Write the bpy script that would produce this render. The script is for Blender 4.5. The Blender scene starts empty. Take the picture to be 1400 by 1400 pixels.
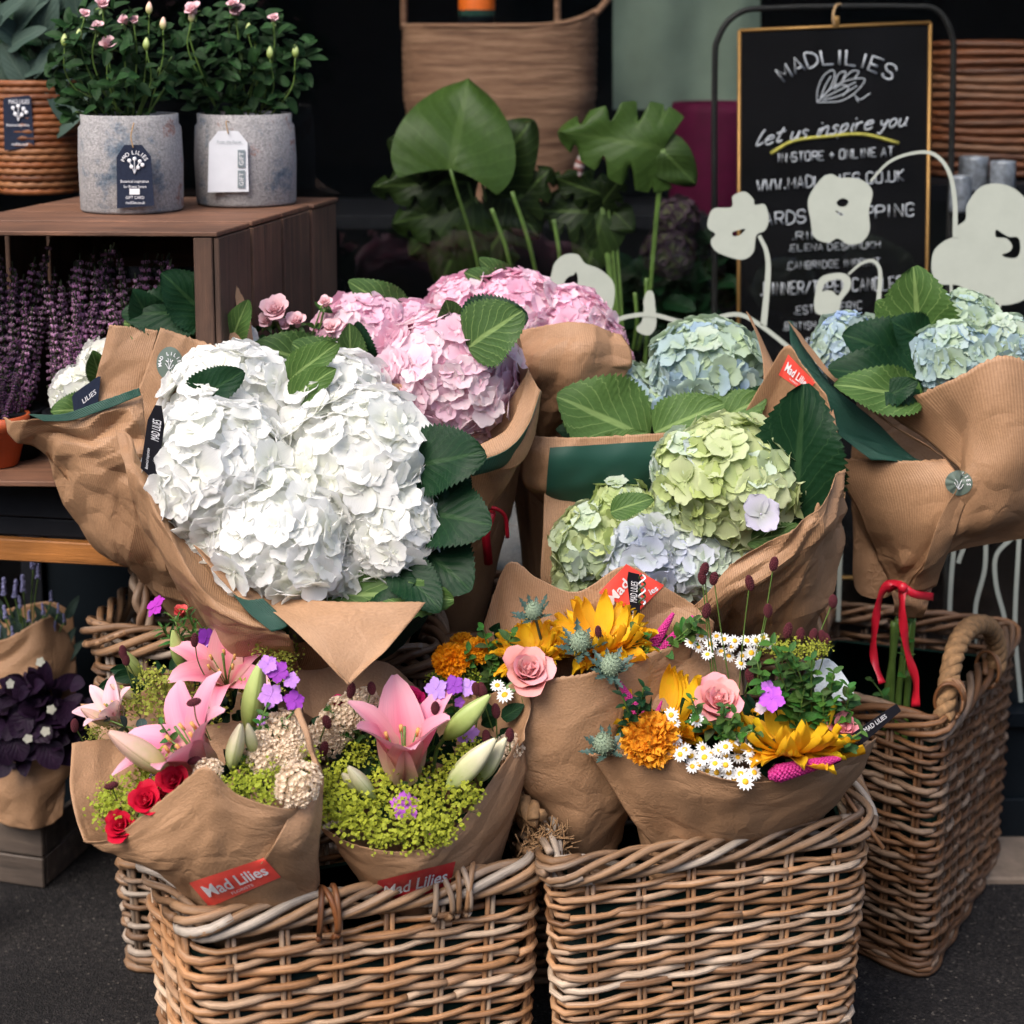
import bpy, math, random
import numpy as np
from mathutils import Vector, Matrix, noise
from mathutils.bvhtree import BVHTree
from mathutils.geometry import tessellate_polygon

random.seed(7); np.random.seed(7)
SC = bpy.context.scene
COL = SC.collection

# ------------------------------------------------------------ camera, sky, sun
F, HC, PY0, PITCH = 2400.0, 1.6, 400.0, math.atan(360/2400)
cd = bpy.data.cameras.new('camera'); cam = bpy.data.objects.new('camera', cd); COL.objects.link(cam)
cd.sensor_width = 36; cd.lens = F/1400*36; cd.shift_y = -(700-PY0)/1400
cam.location = (0, 0, HC); cam.rotation_euler = (math.pi/2-PITCH, 0, 0)
cd.clip_start = 0.05; cd.clip_end = 500
cd.dof.use_dof = True; cd.dof.focus_distance = 2.62; cd.dof.aperture_fstop = 3.5
SC.camera = cam

SUN_EL, SUN_AZ = math.radians(50), math.radians(-35)      # azimuth: sun stands behind the camera, to the left
w = bpy.data.worlds.new('World'); SC.world = w; w.use_nodes = True
nt = w.node_tree; bg = nt.nodes['Background']
sky = nt.nodes.new('ShaderNodeTexSky'); sky.sky_type = 'NISHITA'; sky.sun_disc = False
sky.sun_elevation = SUN_EL
sun_from = Vector((math.sin(SUN_AZ)*math.cos(SUN_EL), -math.cos(SUN_AZ)*math.cos(SUN_EL), math.sin(SUN_EL)))
sky.sun_rotation = math.atan2(sun_from.x, sun_from.y)
sky.air_density = 1.0; sky.dust_density = 3.5; sky.ozone_density = 0.6
nt.links.new(sky.outputs[0], bg.inputs[0]); bg.inputs[1].default_value = 0.15
sd = bpy.data.lights.new('sun', 'SUN'); sd.energy = 1.4; sd.angle = math.radians(40); sd.color = (1, .95, .89)
sun = bpy.data.objects.new('sun', sd); COL.objects.link(sun)
sun.rotation_euler = (-sun_from).to_track_quat('-Z', 'Y').to_euler(); sun.location = (-3, -4, 6)
SC.view_settings.view_transform = 'Standard'; SC.view_settings.look = 'None'
SC.view_settings.exposure = 1.08; SC.view_settings.gamma = 1.0
SC.render.engine = 'CYCLES'

# ------------------------------------------------------------ helpers
def ray(px, py):
    u = (px-700)/F; v = -(py-PY0)/F
    return Vector((u, math.cos(PITCH)+v*math.sin(PITCH), -math.sin(PITCH)+v*math.cos(PITCH)))
def at(px, py, Y):
    d = ray(px, py); t = Y/d.y
    return Vector((d.x*t, Y, HC+d.z*t))
def ath(px, py, h):
    d = ray(px, py); t = (h-HC)/d.z
    return Vector((d.x*t, d.y*t, h))
def m_(px, Y): return px*Y*1.02/F          # length in metres of px pixels at distance Y
CAMP = Vector((0, 0, HC))

W = {}
def attach(o, parent, M=Matrix()):
    if parent is not None:
        o.parent = parent; o.matrix_parent_inverse = W[parent].inverted()
    o.matrix_basis = M; W[o] = M.copy()
    return o
def thing(name, label, cat, loc, group=None):
    o = bpy.data.objects.new(name, None); COL.objects.link(o); o.empty_display_size = .05
    o['label'] = label; o['category'] = cat
    if group: o['group'] = group
    return attach(o, None, Matrix.Translation(Vector(loc)))
def lab(o, label, cat, group=None):
    o['label'] = label; o['category'] = cat
    if group: o['group'] = group
    return o
def mk(name, V, Fc, mats, uv=None, mi=None, smooth=True):
    me = bpy.data.meshes.new(name); me.from_pydata([tuple(v) for v in V], [], [tuple(f) for f in Fc])
    for m in (mats if isinstance(mats, (list, tuple)) else [mats]): me.materials.append(m)
    if uv is not None:
        lay = me.uv_layers.new(name='UVMap'); idx = np.zeros(len(me.loops), dtype=np.int32)
        me.loops.foreach_get('vertex_index', idx)
        lay.data.foreach_set('uv', np.asarray(uv, dtype=np.float32)[idx].ravel())
    if mi is not None: me.polygons.foreach_set('material_index', np.asarray(mi, dtype=np.int32))
    me.polygons.foreach_set('use_smooth', [smooth]*len(me.polygons))
    me.update(); return me
def ob(name, me, parent=None, M=Matrix(), color=None, kind=None, label=None):
    o = bpy.data.objects.new(name, me); COL.objects.link(o)
    if color is not None: o.color = (*color[:3], 1)
    if kind: o['kind'] = kind
    if label: o['label'] = label
    return attach(o, parent, M)
class G:                                             # geometry collector
    def __init__(s): s.V = []; s.F = []; s.U = []; s.I = []
    def add(s, V, Fc, U=None, i=0):
        b = len(s.V); s.V += [Vector(v) for v in V]; s.F += [tuple(x+b for x in f) for f in Fc]
        s.U += list(U) if U is not None else [(0, 0)]*len(V); s.I += [i]*len(Fc); return s
    def addg(s, g, M=Matrix(), i=None):
        b = len(s.V); s.V += [M @ v for v in g.V]; s.F += [tuple(x+b for x in f) for f in g.F]
        s.U += g.U; s.I += (g.I if i is None else [i]*len(g.F)); return s
    def mesh(s, name, mats, smooth=True): return mk(name, s.V, s.F, mats, s.U, s.I, smooth)
    def put(s, name, mats, parent=None, smooth=True, **k): return ob(name, s.mesh(name, mats, smooth), parent, **k)
def frame(o, z, spin=0.0, s=1.0, up=Vector((0, 0, 1))):
    z = Vector(z).normalized(); x = up.cross(z)
    if x.length < 1e-4: x = Vector((1, 0, 0))
    x.normalize(); y = z.cross(x)
    R = Matrix((x, y, z)).transposed().to_4x4()
    return Matrix.Translation(Vector(o)) @ R @ Matrix.Rotation(spin, 4, 'Z') @ Matrix.Scale(s, 4)
def g_tube(P, r, n=6, cap=True, uvl=1.0):
    P = [Vector(p) for p in P]; N = len(P); R = r if isinstance(r, (list, tuple)) else [r]*N
    g = G(); V = []; U = []; prev = None; L = 0
    for i, p in enumerate(P):
        t = (P[min(i+1, N-1)]-P[max(i-1, 0)])
        t = t.normalized() if t.length > 1e-9 else Vector((0, 0, 1))
        if prev is None:
            a = Vector((0, 0, 1)) if abs(t.z) < .9 else Vector((1, 0, 0))
            x = t.cross(a).normalized()
        else:
            x = (prev - t*prev.dot(t)).normalized()
        prev = x; y = t.cross(x)
        if i: L += (p-P[i-1]).length
        for k in range(n):
            a = 2*math.pi*k/n; V.append(p+(x*math.cos(a)+y*math.sin(a))*R[i]); U.append((k/n, L*uvl))
    Fc = []
    for i in range(N-1):
        for k in range(n):
            k2 = (k+1) % n; Fc.append((i*n+k, i*n+k2, (i+1)*n+k2, (i+1)*n+k))
    if cap:
        Fc.append(tuple(range(n))[::-1]); Fc.append(tuple((N-1)*n+k for k in range(n)))
    return g.add(V, Fc, U)
def g_lathe(prof, n=24, c=(0, 0, 0), closed=False):
    c = Vector(c); V = []; U = []
    for j, (r, z) in enumerate(prof):
        for k in range(n):
            a = 2*math.pi*k/n; V.append(c+Vector((r*math.cos(a), r*math.sin(a), z))); U.append((k/n, j/len(prof)))
    Fc = [(j*n+k, j*n+(k+1) % n, (j+1)*n+(k+1) % n, (j+1)*n+k) for j in range(len(prof)-1) for k in range(n)]
    return G().add(V, Fc, U)
def g_box(a, b, bev=.0015):
    """axis-aligned bevelled box"""
    a = Vector(a); b = Vector(b); V = []; F_ = []
    lo = Vector((min(a.x, b.x), min(a.y, b.y), min(a.z, b.z))); hi = Vector((max(a.x, b.x), max(a.y, b.y), max(a.z, b.z)))
    import bmesh
    bm = bmesh.new(); bmesh.ops.create_cube(bm, size=1)
    for v in bm.verts: v.co = Vector([lo[i]+(v.co[i]+.5)*(hi[i]-lo[i]) for i in range(3)])
    bev = min(bev, min(hi-lo)*.3)
    bmesh.ops.bevel(bm, geom=list(bm.edges), offset=bev, segments=1, affect='EDGES')
    bm.verts.index_update()
    V = [v.co.copy() for v in bm.verts]; F_ = [[v.index for v in f.verts] for f in bm.faces]; bm.free()
    return G().add(V, F_, [(v.x, v.z) for v in V])
def g_hexa(c8, bev=.002):
    """box from 8 corners: bottom loop then top loop"""
    import bmesh
    bm = bmesh.new(); vs = [bm.verts.new(c) for c in c8]
    for f in ((3, 2, 1, 0), (4, 5, 6, 7), (0, 1, 5, 4), (1, 2, 6, 5), (2, 3, 7, 6), (3, 0, 4, 7)): bm.faces.new([vs[i] for i in f])
    bmesh.ops.bevel(bm, geom=list(bm.edges), offset=bev, segments=1, affect='EDGES')
    bmesh.ops.recalc_face_normals(bm, faces=bm.faces); bm.verts.index_update()
    V = [v.co.copy() for v in bm.verts]; F_ = [[v.index for v in f.verts] for f in bm.faces]; bm.free()
    return G().add(V, F_, [(v.x, v.z) for v in V])
def crv(P, n=8):
    """Catmull-Rom through points"""
    P = [Vector(p) for p in P]; Q = [P[0]*2-P[1]]+P+[P[-1]*2-P[-2]]; out = []
    for i in range(1, len(Q)-2):
        for k in range(n):
            t = k/n; a, b, c, d = Q[i-1:i+3]
            out.append(.5*((2*b)+(c-a)*t+(2*a-5*b+4*c-d)*t*t+(3*b-a-3*c+d)*t**3))
    out.append(P[-1]); return out

# ------------------------------------------------------------ materials
def nodes(name):
    m = bpy.data.materials.new(name); m.use_nodes = True; t = m.node_tree
    return m, t, t.nodes['Principled BSDF'], t.nodes['Material Output']
def N(t, ty, **k):
    n = t.nodes.new(ty)
    for a, b in k.items():
        if a.startswith('i_'):
            key = a[2:]; key = int(key) if key.isdigit() else key
            n.inputs[key].default_value = b
        else: setattr(n, a, b)
    return n
def ramp(t, fac, stops):
    r = t.nodes.new('ShaderNodeValToRGB'); e = r.color_ramp.elements
    while len(e) < len(stops): e.new(.5)
    for q, (p, c) in zip(e, stops): q.position = p; q.color = (*c, 1)
    t.links.new(fac, r.inputs[0]); return r.outputs[0]
def noise_(t, scale, det=4, vec=None, rough=.6):
    n = N(t, 'ShaderNodeTexNoise'); n.inputs['Scale'].default_value = scale; n.inputs['Detail'].default_value = det
    n.inputs['Roughness'].default_value = rough
    if vec is not None: t.links.new(vec, n.inputs['Vector'])
    return n
def bump(t, bs, h, s=.3, d=.002):
    b = N(t, 'ShaderNodeBump'); b.inputs['Strength'].default_value = s; b.inputs['Distance'].default_value = d
    t.links.new(h, b.inputs['Height']); t.links.new(b.outputs[0], bs.inputs['Normal']); return b
def mixc(t, f, a, b, mode='MIX'):
    n = N(t, 'ShaderNodeMix', data_type='RGBA', blend_type=mode)
    for s, v in ((0, f), (6, a), (7, b)):
        if hasattr(v, 'is_linked'): t.links.new(v, n.inputs[s])
        elif s == 0: n.inputs[0].default_value = v
        else: n.inputs[s].default_value = (*v, 1)
    return n.outputs[2]
def math_(t, op, a, b=0.0, c=None):
    n = N(t, 'ShaderNodeMath', operation=op)
    for i, v in enumerate((a, b) if c is None else (a, b, c)):
        if hasattr(v, 'is_linked'): t.links.new(v, n.inputs[i])
        else: n.inputs[i].default_value = v
    return n.outputs[0]
def plain(name, c, rough=.6, metal=0, nz=.15, ns=30, bmp=.1, sheen=0):
    m, t, b, o = nodes(name); b.inputs['Specular IOR Level'].default_value = .5 if max(c) > .06 else .12; b.inputs['Roughness'].default_value = rough; b.inputs['Metallic'].default_value = metal
    tc = N(t, 'ShaderNodeTexCoord'); n = noise_(t, ns, 5, tc.outputs['Object'])
    d = tuple(x*(1-nz) for x in c); e = tuple(min(1, x*(1+nz)) for x in c)
    t.links.new(ramp(t, n.outputs[0], [(.3, d), (.7, e)]), b.inputs['Base Color'])
    if bmp: bump(t, b, n.outputs[0], bmp, .003)
    return m
def uvs(t):
    tc = N(t, 'ShaderNodeTexCoord'); s = N(t, 'ShaderNodeSeparateXYZ'); t.links.new(tc.outputs['UV'], s.inputs[0])
    return tc, s.outputs[0], s.outputs[1]

def paper_mat(name, c, rib=True, rough=.55):
    m, t, b, o = nodes(name); tc, u, v = uvs(t)
    n = noise_(t, 9, 5, tc.outputs['UV']); n2 = noise_(t, 260, 3, tc.outputs['UV'])
    a = ramp(t, n.outputs[0], [(.3, tuple(x*.88 for x in c)), (.7, tuple(min(1, x*1.1) for x in c))])
    fib = ramp(t, n2.outputs[0], [(.35, (.86, .85, .84)), (.65, (1, 1, 1))])
    col = mixc(t, 1.0, a, fib, 'MULTIPLY')
    if rib:
        wv = math_(t, 'SINE', math_(t, 'MULTIPLY', u, 2*math.pi/.0032))
        rb = ramp(t, math_(t, 'MULTIPLY_ADD', wv, .5, .5), [(0, (.78, .76, .74)), (.6, (1, 1, 1))])
        col = mixc(t, .8, col, rb, 'MULTIPLY')
        hsum = math_(t, 'ADD', math_(t, 'MULTIPLY', wv, .15), math_(t, 'MULTIPLY', n2.outputs[0], .5))
    else: hsum = n2.outputs[0]
    t.links.new(col, b.inputs['Base Color']); b.inputs['Roughness'].default_value = rough
    b.inputs['Specular IOR Level'].default_value = .35
    n3 = noise_(t, 22, 3, tc.outputs['UV'])
    dn = noise_(t, 7, 3, tc.outputs['UV']); mv = N(t, 'ShaderNodeVectorMath', operation='MULTIPLY_ADD'); t.links.new(dn.outputs['Color'], mv.inputs[0]); mv.inputs[1].default_value = (.10, .10, 0); t.links.new(tc.outputs['UV'], mv.inputs[2])
    vo = N(t, 'ShaderNodeTexVoronoi', feature='DISTANCE_TO_EDGE'); vo.inputs['Scale'].default_value = 13; t.links.new(mv.outputs[0], vo.inputs['Vector'])
    cr = math_(t, 'MULTIPLY', math_(t, 'MINIMUM', vo.outputs[0], .22), 14.0)
    msk = ramp(t, noise_(t, 5, 2, tc.outputs['UV']).outputs[0], [(.42, (0, 0, 0)), (.62, (1, 1, 1))])
    vo2 = N(t, 'ShaderNodeTexVoronoi', feature='DISTANCE_TO_EDGE'); vo2.inputs['Scale'].default_value = 31; t.links.new(mv.outputs[0], vo2.inputs['Vector'])
    cr2 = math_(t, 'MULTIPLY', math_(t, 'MULTIPLY', math_(t, 'MINIMUM', vo2.outputs[0], .16), 6.0), ramp(t, noise_(t, 8, 2, tc.outputs['UV']).outputs[0], [(.5, (0, 0, 0)), (.66, (1, 1, 1))]))
    bump(t, b, math_(t, 'ADD', math_(t, 'ADD', hsum, math_(t, 'MULTIPLY', n3.outputs[0], .9)), math_(t, 'ADD', cr2, math_(t, 'MULTIPLY', cr, msk))), .6, .0018)
    return m
KRAFT = (.365, .208, .112)
M_paper = paper_mat('kraft_paper', KRAFT)
M_paper2 = paper_mat('kraft_paper_smooth', (.375, .215, .116), False)
M_green = paper_mat('green_printed_paper', (.012, .062, .043), True)
M_tissue = paper_mat('tissue', (.55, .6, .62), False)
def petal_mat(name, base=(.6, .9, .5), bf=.5, tr=.25, rough=.6, stripe=None, rnd=.12, tip=None):
    """obj colour is the petal colour; UV y runs from the centre (0) to the rim (1)"""
    m, t, b, o = nodes(name); tc, u, v = uvs(t); oi = N(t, 'ShaderNodeObjectInfo')
    f = ramp(t, v, [(0, (bf,)*3), (.55, (0, 0, 0))])
    col = mixc(t, f, oi.outputs['Color'], base)
    k = ramp(t, oi.outputs['Random'], [(0, (1-rnd,)*3), (1, (1, 1, 1))])
    col = mixc(t, 1.0, col, k, 'MULTIPLY')
    if tip: col = mixc(t, ramp(t, v, [(.6, (0, 0, 0)), (1, (.7,)*3)]), col, tip)
    if stripe:
        sf = ramp(t, math_(t, 'ABSOLUTE', u), [(0, (1, 1, 1)), (.55, (0, 0, 0))])
        sf2 = ramp(t, v, [(0, (.9,)*3), (.75, (.35,)*3), (1, (.1,)*3)])
        col = mixc(t, math_(t, 'MULTIPLY', sf, sf2), col, stripe)
    # faint veins running out from the centre
    vn = N(t, 'ShaderNodeTexNoise'); mp = N(t, 'ShaderNodeMapping'); mp.inputs['Scale'].default_value = (9, 1.2, 1)
    t.links.new(tc.outputs['UV'], mp.inputs[0]); t.links.new(mp.outputs[0], vn.inputs['Vector']); vn.inputs['Scale'].default_value = 2
    col = mixc(t, 1.0, col, ramp(t, vn.outputs[0], [(.3, (.93,)*3), (.6, (1, 1, 1))]), 'MULTIPLY')
    t.links.new(col, b.inputs['Base Color']); b.inputs['Roughness'].default_value = rough
    b.inputs['Specular IOR Level'].default_value = .2
    bump(t, b, vn.outputs[0], .15, .001)
    tl = N(t, 'ShaderNodeBsdfTranslucent'); t.links.new(col, tl.inputs[0])
    mx = N(t, 'ShaderNodeMixShader'); mx.inputs[0].default_value = tr
    t.links.new(b.outputs[0], mx.inputs[1]); t.links.new(tl.outputs[0], mx.inputs[2]); t.links.new(mx.outputs[0], o.inputs[0])
    return m
M_pet = petal_mat('petal_white', (.80, .84, .60), .3, .5, .8, rnd=.02)
M_petp = petal_mat('petal_pink', (.90, .34, .50), .38, .45, stripe=None, rnd=.12)
M_petg = petal_mat('petal_green', (.34, .46, .12), .4, .38, rnd=.14)
M_lily = petal_mat('petal_lily', (.55, .60, .22), .8, .25, .45, stripe=(.72, .08, .20), rnd=.06, tip=(.88, .50, .60))
M_rose = petal_mat('petal_rose', (.70, .16, .12), .35, .2, .5, rnd=.15)
M_rose_r = petal_mat('petal_spray_rose', (.35, .0, .02), .35, .15, .5, rnd=.25)
M_sunp = petal_mat('petal_sunflower', (.80, .30, .01), .5, .3, .5, rnd=.15)
M_small = petal_mat('petal_small', (.9, .9, .9), .0, .2, .6, rnd=.2)
def leaf_mat(name, c, vein=(.25, .36, .12), vs=.6, rough=.45, nl=7, tr=.15, use_obj=True):
    m, t, b, o = nodes(name); tc, u, v = uvs(t); oi = N(t, 'ShaderNodeObjectInfo')
    au = math_(t, 'ABSOLUTE', u)
    mid = ramp(t, au, [(0, (1,)*3), (.05, (1,)*3), (.09, (0,)*3)])
    q = math_(t, 'MULTIPLY', math_(t, 'SUBTRACT', v, math_(t, 'MULTIPLY', math_(t, 'POWER', au, .8), .48)), nl)
    mpq = N(t, 'ShaderNodeMapping'); mpq.inputs['Scale'].default_value = (1.2, 2.2, 1); t.links.new(tc.outputs['UV'], mpq.inputs[0]); nq = noise_(t, 1.6, 2, mpq.outputs[0])
    q = math_(t, 'ADD', math_(t, 'ADD', q, math_(t, 'MULTIPLY', nq.outputs[0], .7)), math_(t, 'MULTIPLY', oi.outputs['Random'], 3.0))
    fr = math_(t, 'ABSOLUTE', math_(t, 'SUBTRACT', math_(t, 'FRACT', q), .5))
    lat = ramp(t, fr, [(.0, (.8,)*3), (.03, (.45,)*3), (.07, (0,)*3)])
    vm = math_(t, 'MAXIMUM', mid, lat)
    nz = noise_(t, 14, 5, tc.outputs['UV'])
    bc = mixc(t, nz.outputs[0], tuple(x*.65 for x in c), tuple(x*1.35 for x in c))
    if use_obj: bc = mixc(t, 1.0, bc, oi.outputs['Color'], 'MULTIPLY')
    col = mixc(t, math_(t, 'MULTIPLY', vm, vs), bc, vein)
    t.links.new(col, b.inputs['Base Color']); b.inputs['Roughness'].default_value = rough
    b.inputs['Specular IOR Level'].default_value = .14
    quilt = math_(t, 'MULTIPLY', fr, 1.6)
    n3 = noise_(t, 60, 3, tc.outputs['UV'])
    bump(t, b, math_(t, 'SUBTRACT', math_(t, 'ADD', math_(t, 'MULTIPLY', fr, -2.0), math_(t, 'MULTIPLY', n3.outputs[0], .5)), math_(t, 'MULTIPLY', vm, .5)), .3, .002)
    tl = N(t, 'ShaderNodeBsdfTranslucent'); t.links.new(col, tl.inputs[0])
    mx = N(t, 'ShaderNodeMixShader'); mx.inputs[0].default_value = tr
    t.links.new(b.outputs[0], mx.inputs[1]); t.links.new(tl.outputs[0], mx.inputs[2]); t.links.new(mx.outputs[0], o.inputs[0])
    return m
M_leaf = leaf_mat('leaf_hydrangea', (.055, .112, .028))
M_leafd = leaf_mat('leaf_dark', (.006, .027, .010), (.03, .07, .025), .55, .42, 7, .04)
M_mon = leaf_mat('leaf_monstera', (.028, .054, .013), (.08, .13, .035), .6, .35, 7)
M_herb = leaf_mat('leaf_herb', (.045, .12, .025), (.09, .18, .05), .4, .5, 5)
M_purple = leaf_mat('leaf_purple', (.018, .008, .022), (.05, .02, .05), .3, .4, 5, .03)
M_euc = leaf_mat('leaf_grey_green', (.045, .075, .06), (.10, .14, .11), .4, .5, 6)
M_stem = plain('stem_green', (.09, .16, .03), .5, nz=.3)
M_stemd = plain('stem_dark', (.04, .07, .02), .6, nz=.3)
M_lime = petal_mat('petal_lime', (.22, .30, .03), .4, .2, .6, rnd=.3)
def wicker_mat():
    m, t, b, o = nodes('wicker'); oi = N(t, 'ShaderNodeObjectInfo'); tc, u, v = uvs(t)
    c = ramp(t, oi.outputs['Random'], [(0, (.12, .062, .030)), (.2, (.25, .145, .075)), (.45, (.34, .205, .115)), (.6, (.19, .110, .060)), (.78, (.31, .235, .175)), (1, (.40, .35, .30))])
    mp = N(t, 'ShaderNodeMapping'); mp.inputs['Scale'].default_value = (3, 14, 1)
    cb = N(t, 'ShaderNodeCombineXYZ'); t.links.new(u, cb.inputs[0]); t.links.new(v, cb.inputs[1]); t.links.new(math_(t, 'MULTIPLY', oi.outputs['Random'], 50), cb.inputs[2])
    t.links.new(cb.outputs[0], mp.inputs[0])
    n = noise_(t, 1, 5, mp.outputs[0], .7)
    k = ramp(t, n.outputs[0], [(.25, (.40, .36, .33)), (.5, (.95, .93, .9)), (.75, (1.3, 1.25, 1.2))])
    mp2 = N(t, 'ShaderNodeMapping'); mp2.inputs['Scale'].default_value = (14, 40, 1); t.links.new(cb.outputs[0], mp2.inputs[0])
    n2 = noise_(t, 1, 4, mp2.outputs[0], .6)
    # grey bleached patches
    mp3 = N(t, 'ShaderNodeMapping'); mp3.inputs['Scale'].default_value = (1, 5, 1); t.links.new(cb.outputs[0], mp3.inputs[0])
    n4 = noise_(t, 1, 3, mp3.outputs[0])
    c = mixc(t, ramp(t, n4.outputs[0], [(.5, (0,)*3), (.72, (.55,)*3)]), c, (.38, .33, .285))
    col = mixc(t, 1.0, mixc(t, 1.0, c, k, 'MULTIPLY'), oi.outputs['Color'], 'MULTIPLY')
    col = mixc(t, ramp(t, n2.outputs[0], [(.25, (.6,)*3), (.4, (0,)*3)]), col, (.10, .055, .03))
    t.links.new(col, b.inputs['Base Color']); b.inputs['Roughness'].default_value = .5
    b.inputs['Specular IOR Level'].default_value = .4
    bump(t, b, math_(t, 'ADD', n2.outputs[0], n.outputs[0]), .5, .0012)
    return m
M_wick = wicker_mat()
def wood_mat(name, c, rough=.6, sx=(3, 40, 40)):
    m, t, b, o = nodes(name); tc = N(t, 'ShaderNodeTexCoord'); oi = N(t, 'ShaderNodeObjectInfo')
    mp = N(t, 'ShaderNodeMapping'); mp.inputs['Scale'].default_value = sx; t.links.new(tc.outputs['Object'], mp.inputs[0])
    n = noise_(t, 1, 8, mp.outputs[0], .7); n2 = noise_(t, 5, 4, tc.outputs['Object'])
    col = ramp(t, n.outputs[0], [(.32, tuple(x*.22 for x in c)), (.44, tuple(x*.8 for x in c)), (.58, c), (.72, tuple(min(1, x*1.9) for x in c))])
    col = mixc(t, 1.0, col, ramp(t, n2.outputs[0], [(.3, (.5,)*3), (.7, (1,)*3)]), 'MULTIPLY')
    col = mixc(t, 1.0, col, ramp(t, oi.outputs['Random'], [(0, (.70, .68, .66)), (1, (1.3, 1.25, 1.2))]), 'MULTIPLY')
    t.links.new(col, b.inputs['Base Color']); b.inputs['Roughness'].default_value = rough
    bump(t, b, n.outputs[0], .8, .003); return m
M_crate = wood_mat('crate_wood', (.155, .072, .040), .7, (5, 60, 60))
M_cratev = wood_mat('crate_wood_upright', (.12, .062, .038), .75, (70, 70, 4))
M_box = wood_mat('weathered_box_wood', (.13, .10, .08))
M_orange = wood_mat('oiled_orange_wood', (.42, .17, .045), .4)
M_tabled = plain('table_dark', (.010, .011, .014), .5)
M_tabletop = wood_mat('table_top_wood', (.17, .08, .05), .5)
M_wall = plain('shopfront_dark_paint', (.006, .009, .012), .45, nz=.2, ns=6)
M_black = plain('matte_black_metal', (.02, .02, .02), .4)
M_brass = plain('brass_edge', (.35, .19, .06), .4, .6)
M_board = plain('chalkboard', (.004, .004, .005), .55, nz=.4, ns=5)
M_chalk = plain('chalk', (.50, .52, .57), .9, nz=.25, ns=120)
M_chalky = plain('chalk_yellow', (.40, .36, .07), .9, nz=.25, ns=120)
M_decal = plain('pale_window_film', (.40, .43, .37), .6, nz=.04, bmp=0)
M_navy = plain('navy_card', (.018, .024, .045), .6, nz=.15, ns=200)
M_blackcard = plain('black_card', (.012, .012, .016), .4)
M_whitecard = plain('white_card', (.62, .64, .68), .7, nz=.05)
M_greycard = plain('grey_card', (.16, .20, .22), .7, nz=.05)
M_print = plain('white_print', (.75, .75, .78), .7, nz=.02, bmp=0)
M_red = plain('red_sticker', (.80, .075, .055), .5, nz=.06, ns=60)
M_redd = plain('crimson_sticker', (.50, .01, .02), .5, nz=.06, ns=60)
M_sage = plain('sage_sticker', (.10, .135, .11), .45, nz=.08)
M_ribbon = plain('red_ribbon', (.55, .012, .03), .35, nz=.1)
M_twine = plain('twine', (.38, .24, .12), .8, nz=.3, ns=300)
M_rope = plain('rope', (.24, .135, .06), .85, nz=.4, ns=90, bmp=.6)
M_terra = plain('terracotta_plastic', (.48, .095, .03), .45)
M_soil = plain('soil', (.03, .018, .01), .95, nz=.5, ns=80, bmp=.8)
M_liner = plain('green_liner', (.006, .02, .015), .5)
M_jute = plain('jute', (.34, .18, .09), .85, nz=.25, ns=60, bmp=.3)
M_sagewall = plain('sage_fabric', (.13, .175, .135), .8, nz=.08, ns=20)
M_plum = plain('plum_fabric', (.05, .002, .018), .7, nz=.2)
M_yel = plain('daisy_centre', (.70, .38, .01), .7, nz=.25, ns=600)
M_brown = plain('seed_disc', (.05, .022, .008), .9, nz=.5, ns=300, bmp=.8)
M_anther = plain('anther', (.55, .30, .09), .7)
M_thist = plain('thistle_head', (.23, .30, .20), .6, nz=.3, ns=300, bmp=.5)
M_thl = plain('thistle_bract', (.045, .085, .07), .5, nz=.3)
M_burg = plain('burnet_head', (.12, .012, .022), .7, nz=.5, ns=400, bmp=.8)
M_mag = plain('speedwell', (.46, .02, .19), .6, nz=.35, ns=300)
def felt():
    m, t, b, o = nodes('felted_pot'); tc = N(t, 'ShaderNodeTexCoord')
    n = noise_(t, 11, 5, tc.outputs['Object'], .7); n2 = noise_(t, 220, 4, tc.outputs['Object'], .8)
    c = ramp(t, n.outputs[0], [(.30, (.06, .10, .15)), (.38, (.20, .23, .27)), (.44, (.36, .35, .35)), (.60, (.42, .40, .40)), (.66, (.30, .15, .12)), (.70, (.38, .36, .36)), (.8, (.22, .23, .25))])
    c = mixc(t, 1.0, c, ramp(t, n2.outputs[0], [(.35, (.55,)*3), (.6, (1.05,)*3)]), 'MULTIPLY')
    t.links.new(c, b.inputs['Base Color']); b.inputs['Roughness'].default_value = .95; bump(t, b, n2.outputs[0], .9, .004); return m
M_felt = felt()
def asphalt():
    m, t, b, o = nodes('asphalt'); tc = N(t, 'ShaderNodeTexCoord')
    v = N(t, 'ShaderNodeTexVoronoi'); v.inputs['Scale'].default_value = 260; t.links.new(tc.outputs['Object'], v.inputs['Vector'])
    n = noise_(t, 3, 6, tc.outputs['Object']); n2 = noise_(t, 500, 2, tc.outputs['Object'])
    sp = N(t, 'ShaderNodeSeparateColor'); t.links.new(v.outputs['Color'], sp.inputs[0])
    c = ramp(t, sp.outputs[0], [(0, (.008, .007, .008)), (.6, (.022, .020, .020)), (.9, (.034, .03, .029)), (.985, (.05, .045, .04)), (1, (.16, .14, .12))])
    c = mixc(t, 1.0, c, ramp(t, n.outputs[0], [(.3, (.6,)*3), (.7, (1.1,)*3)]), 'MULTIPLY')
    t.links.new(c, b.inputs['Base Color']); b.inputs['Roughness'].default_value = .8; b.inputs['Specular IOR Level'].default_value = .2
    bump(t, b, math_(t, 'ADD', v.outputs['Distance'], n2.outputs[0]), .9, .004); return m
M_asph = asphalt()
M_stone = plain('tan_stone', (.20, .15, .11), .8, nz=.25, ns=25, bmp=.3)
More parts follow.
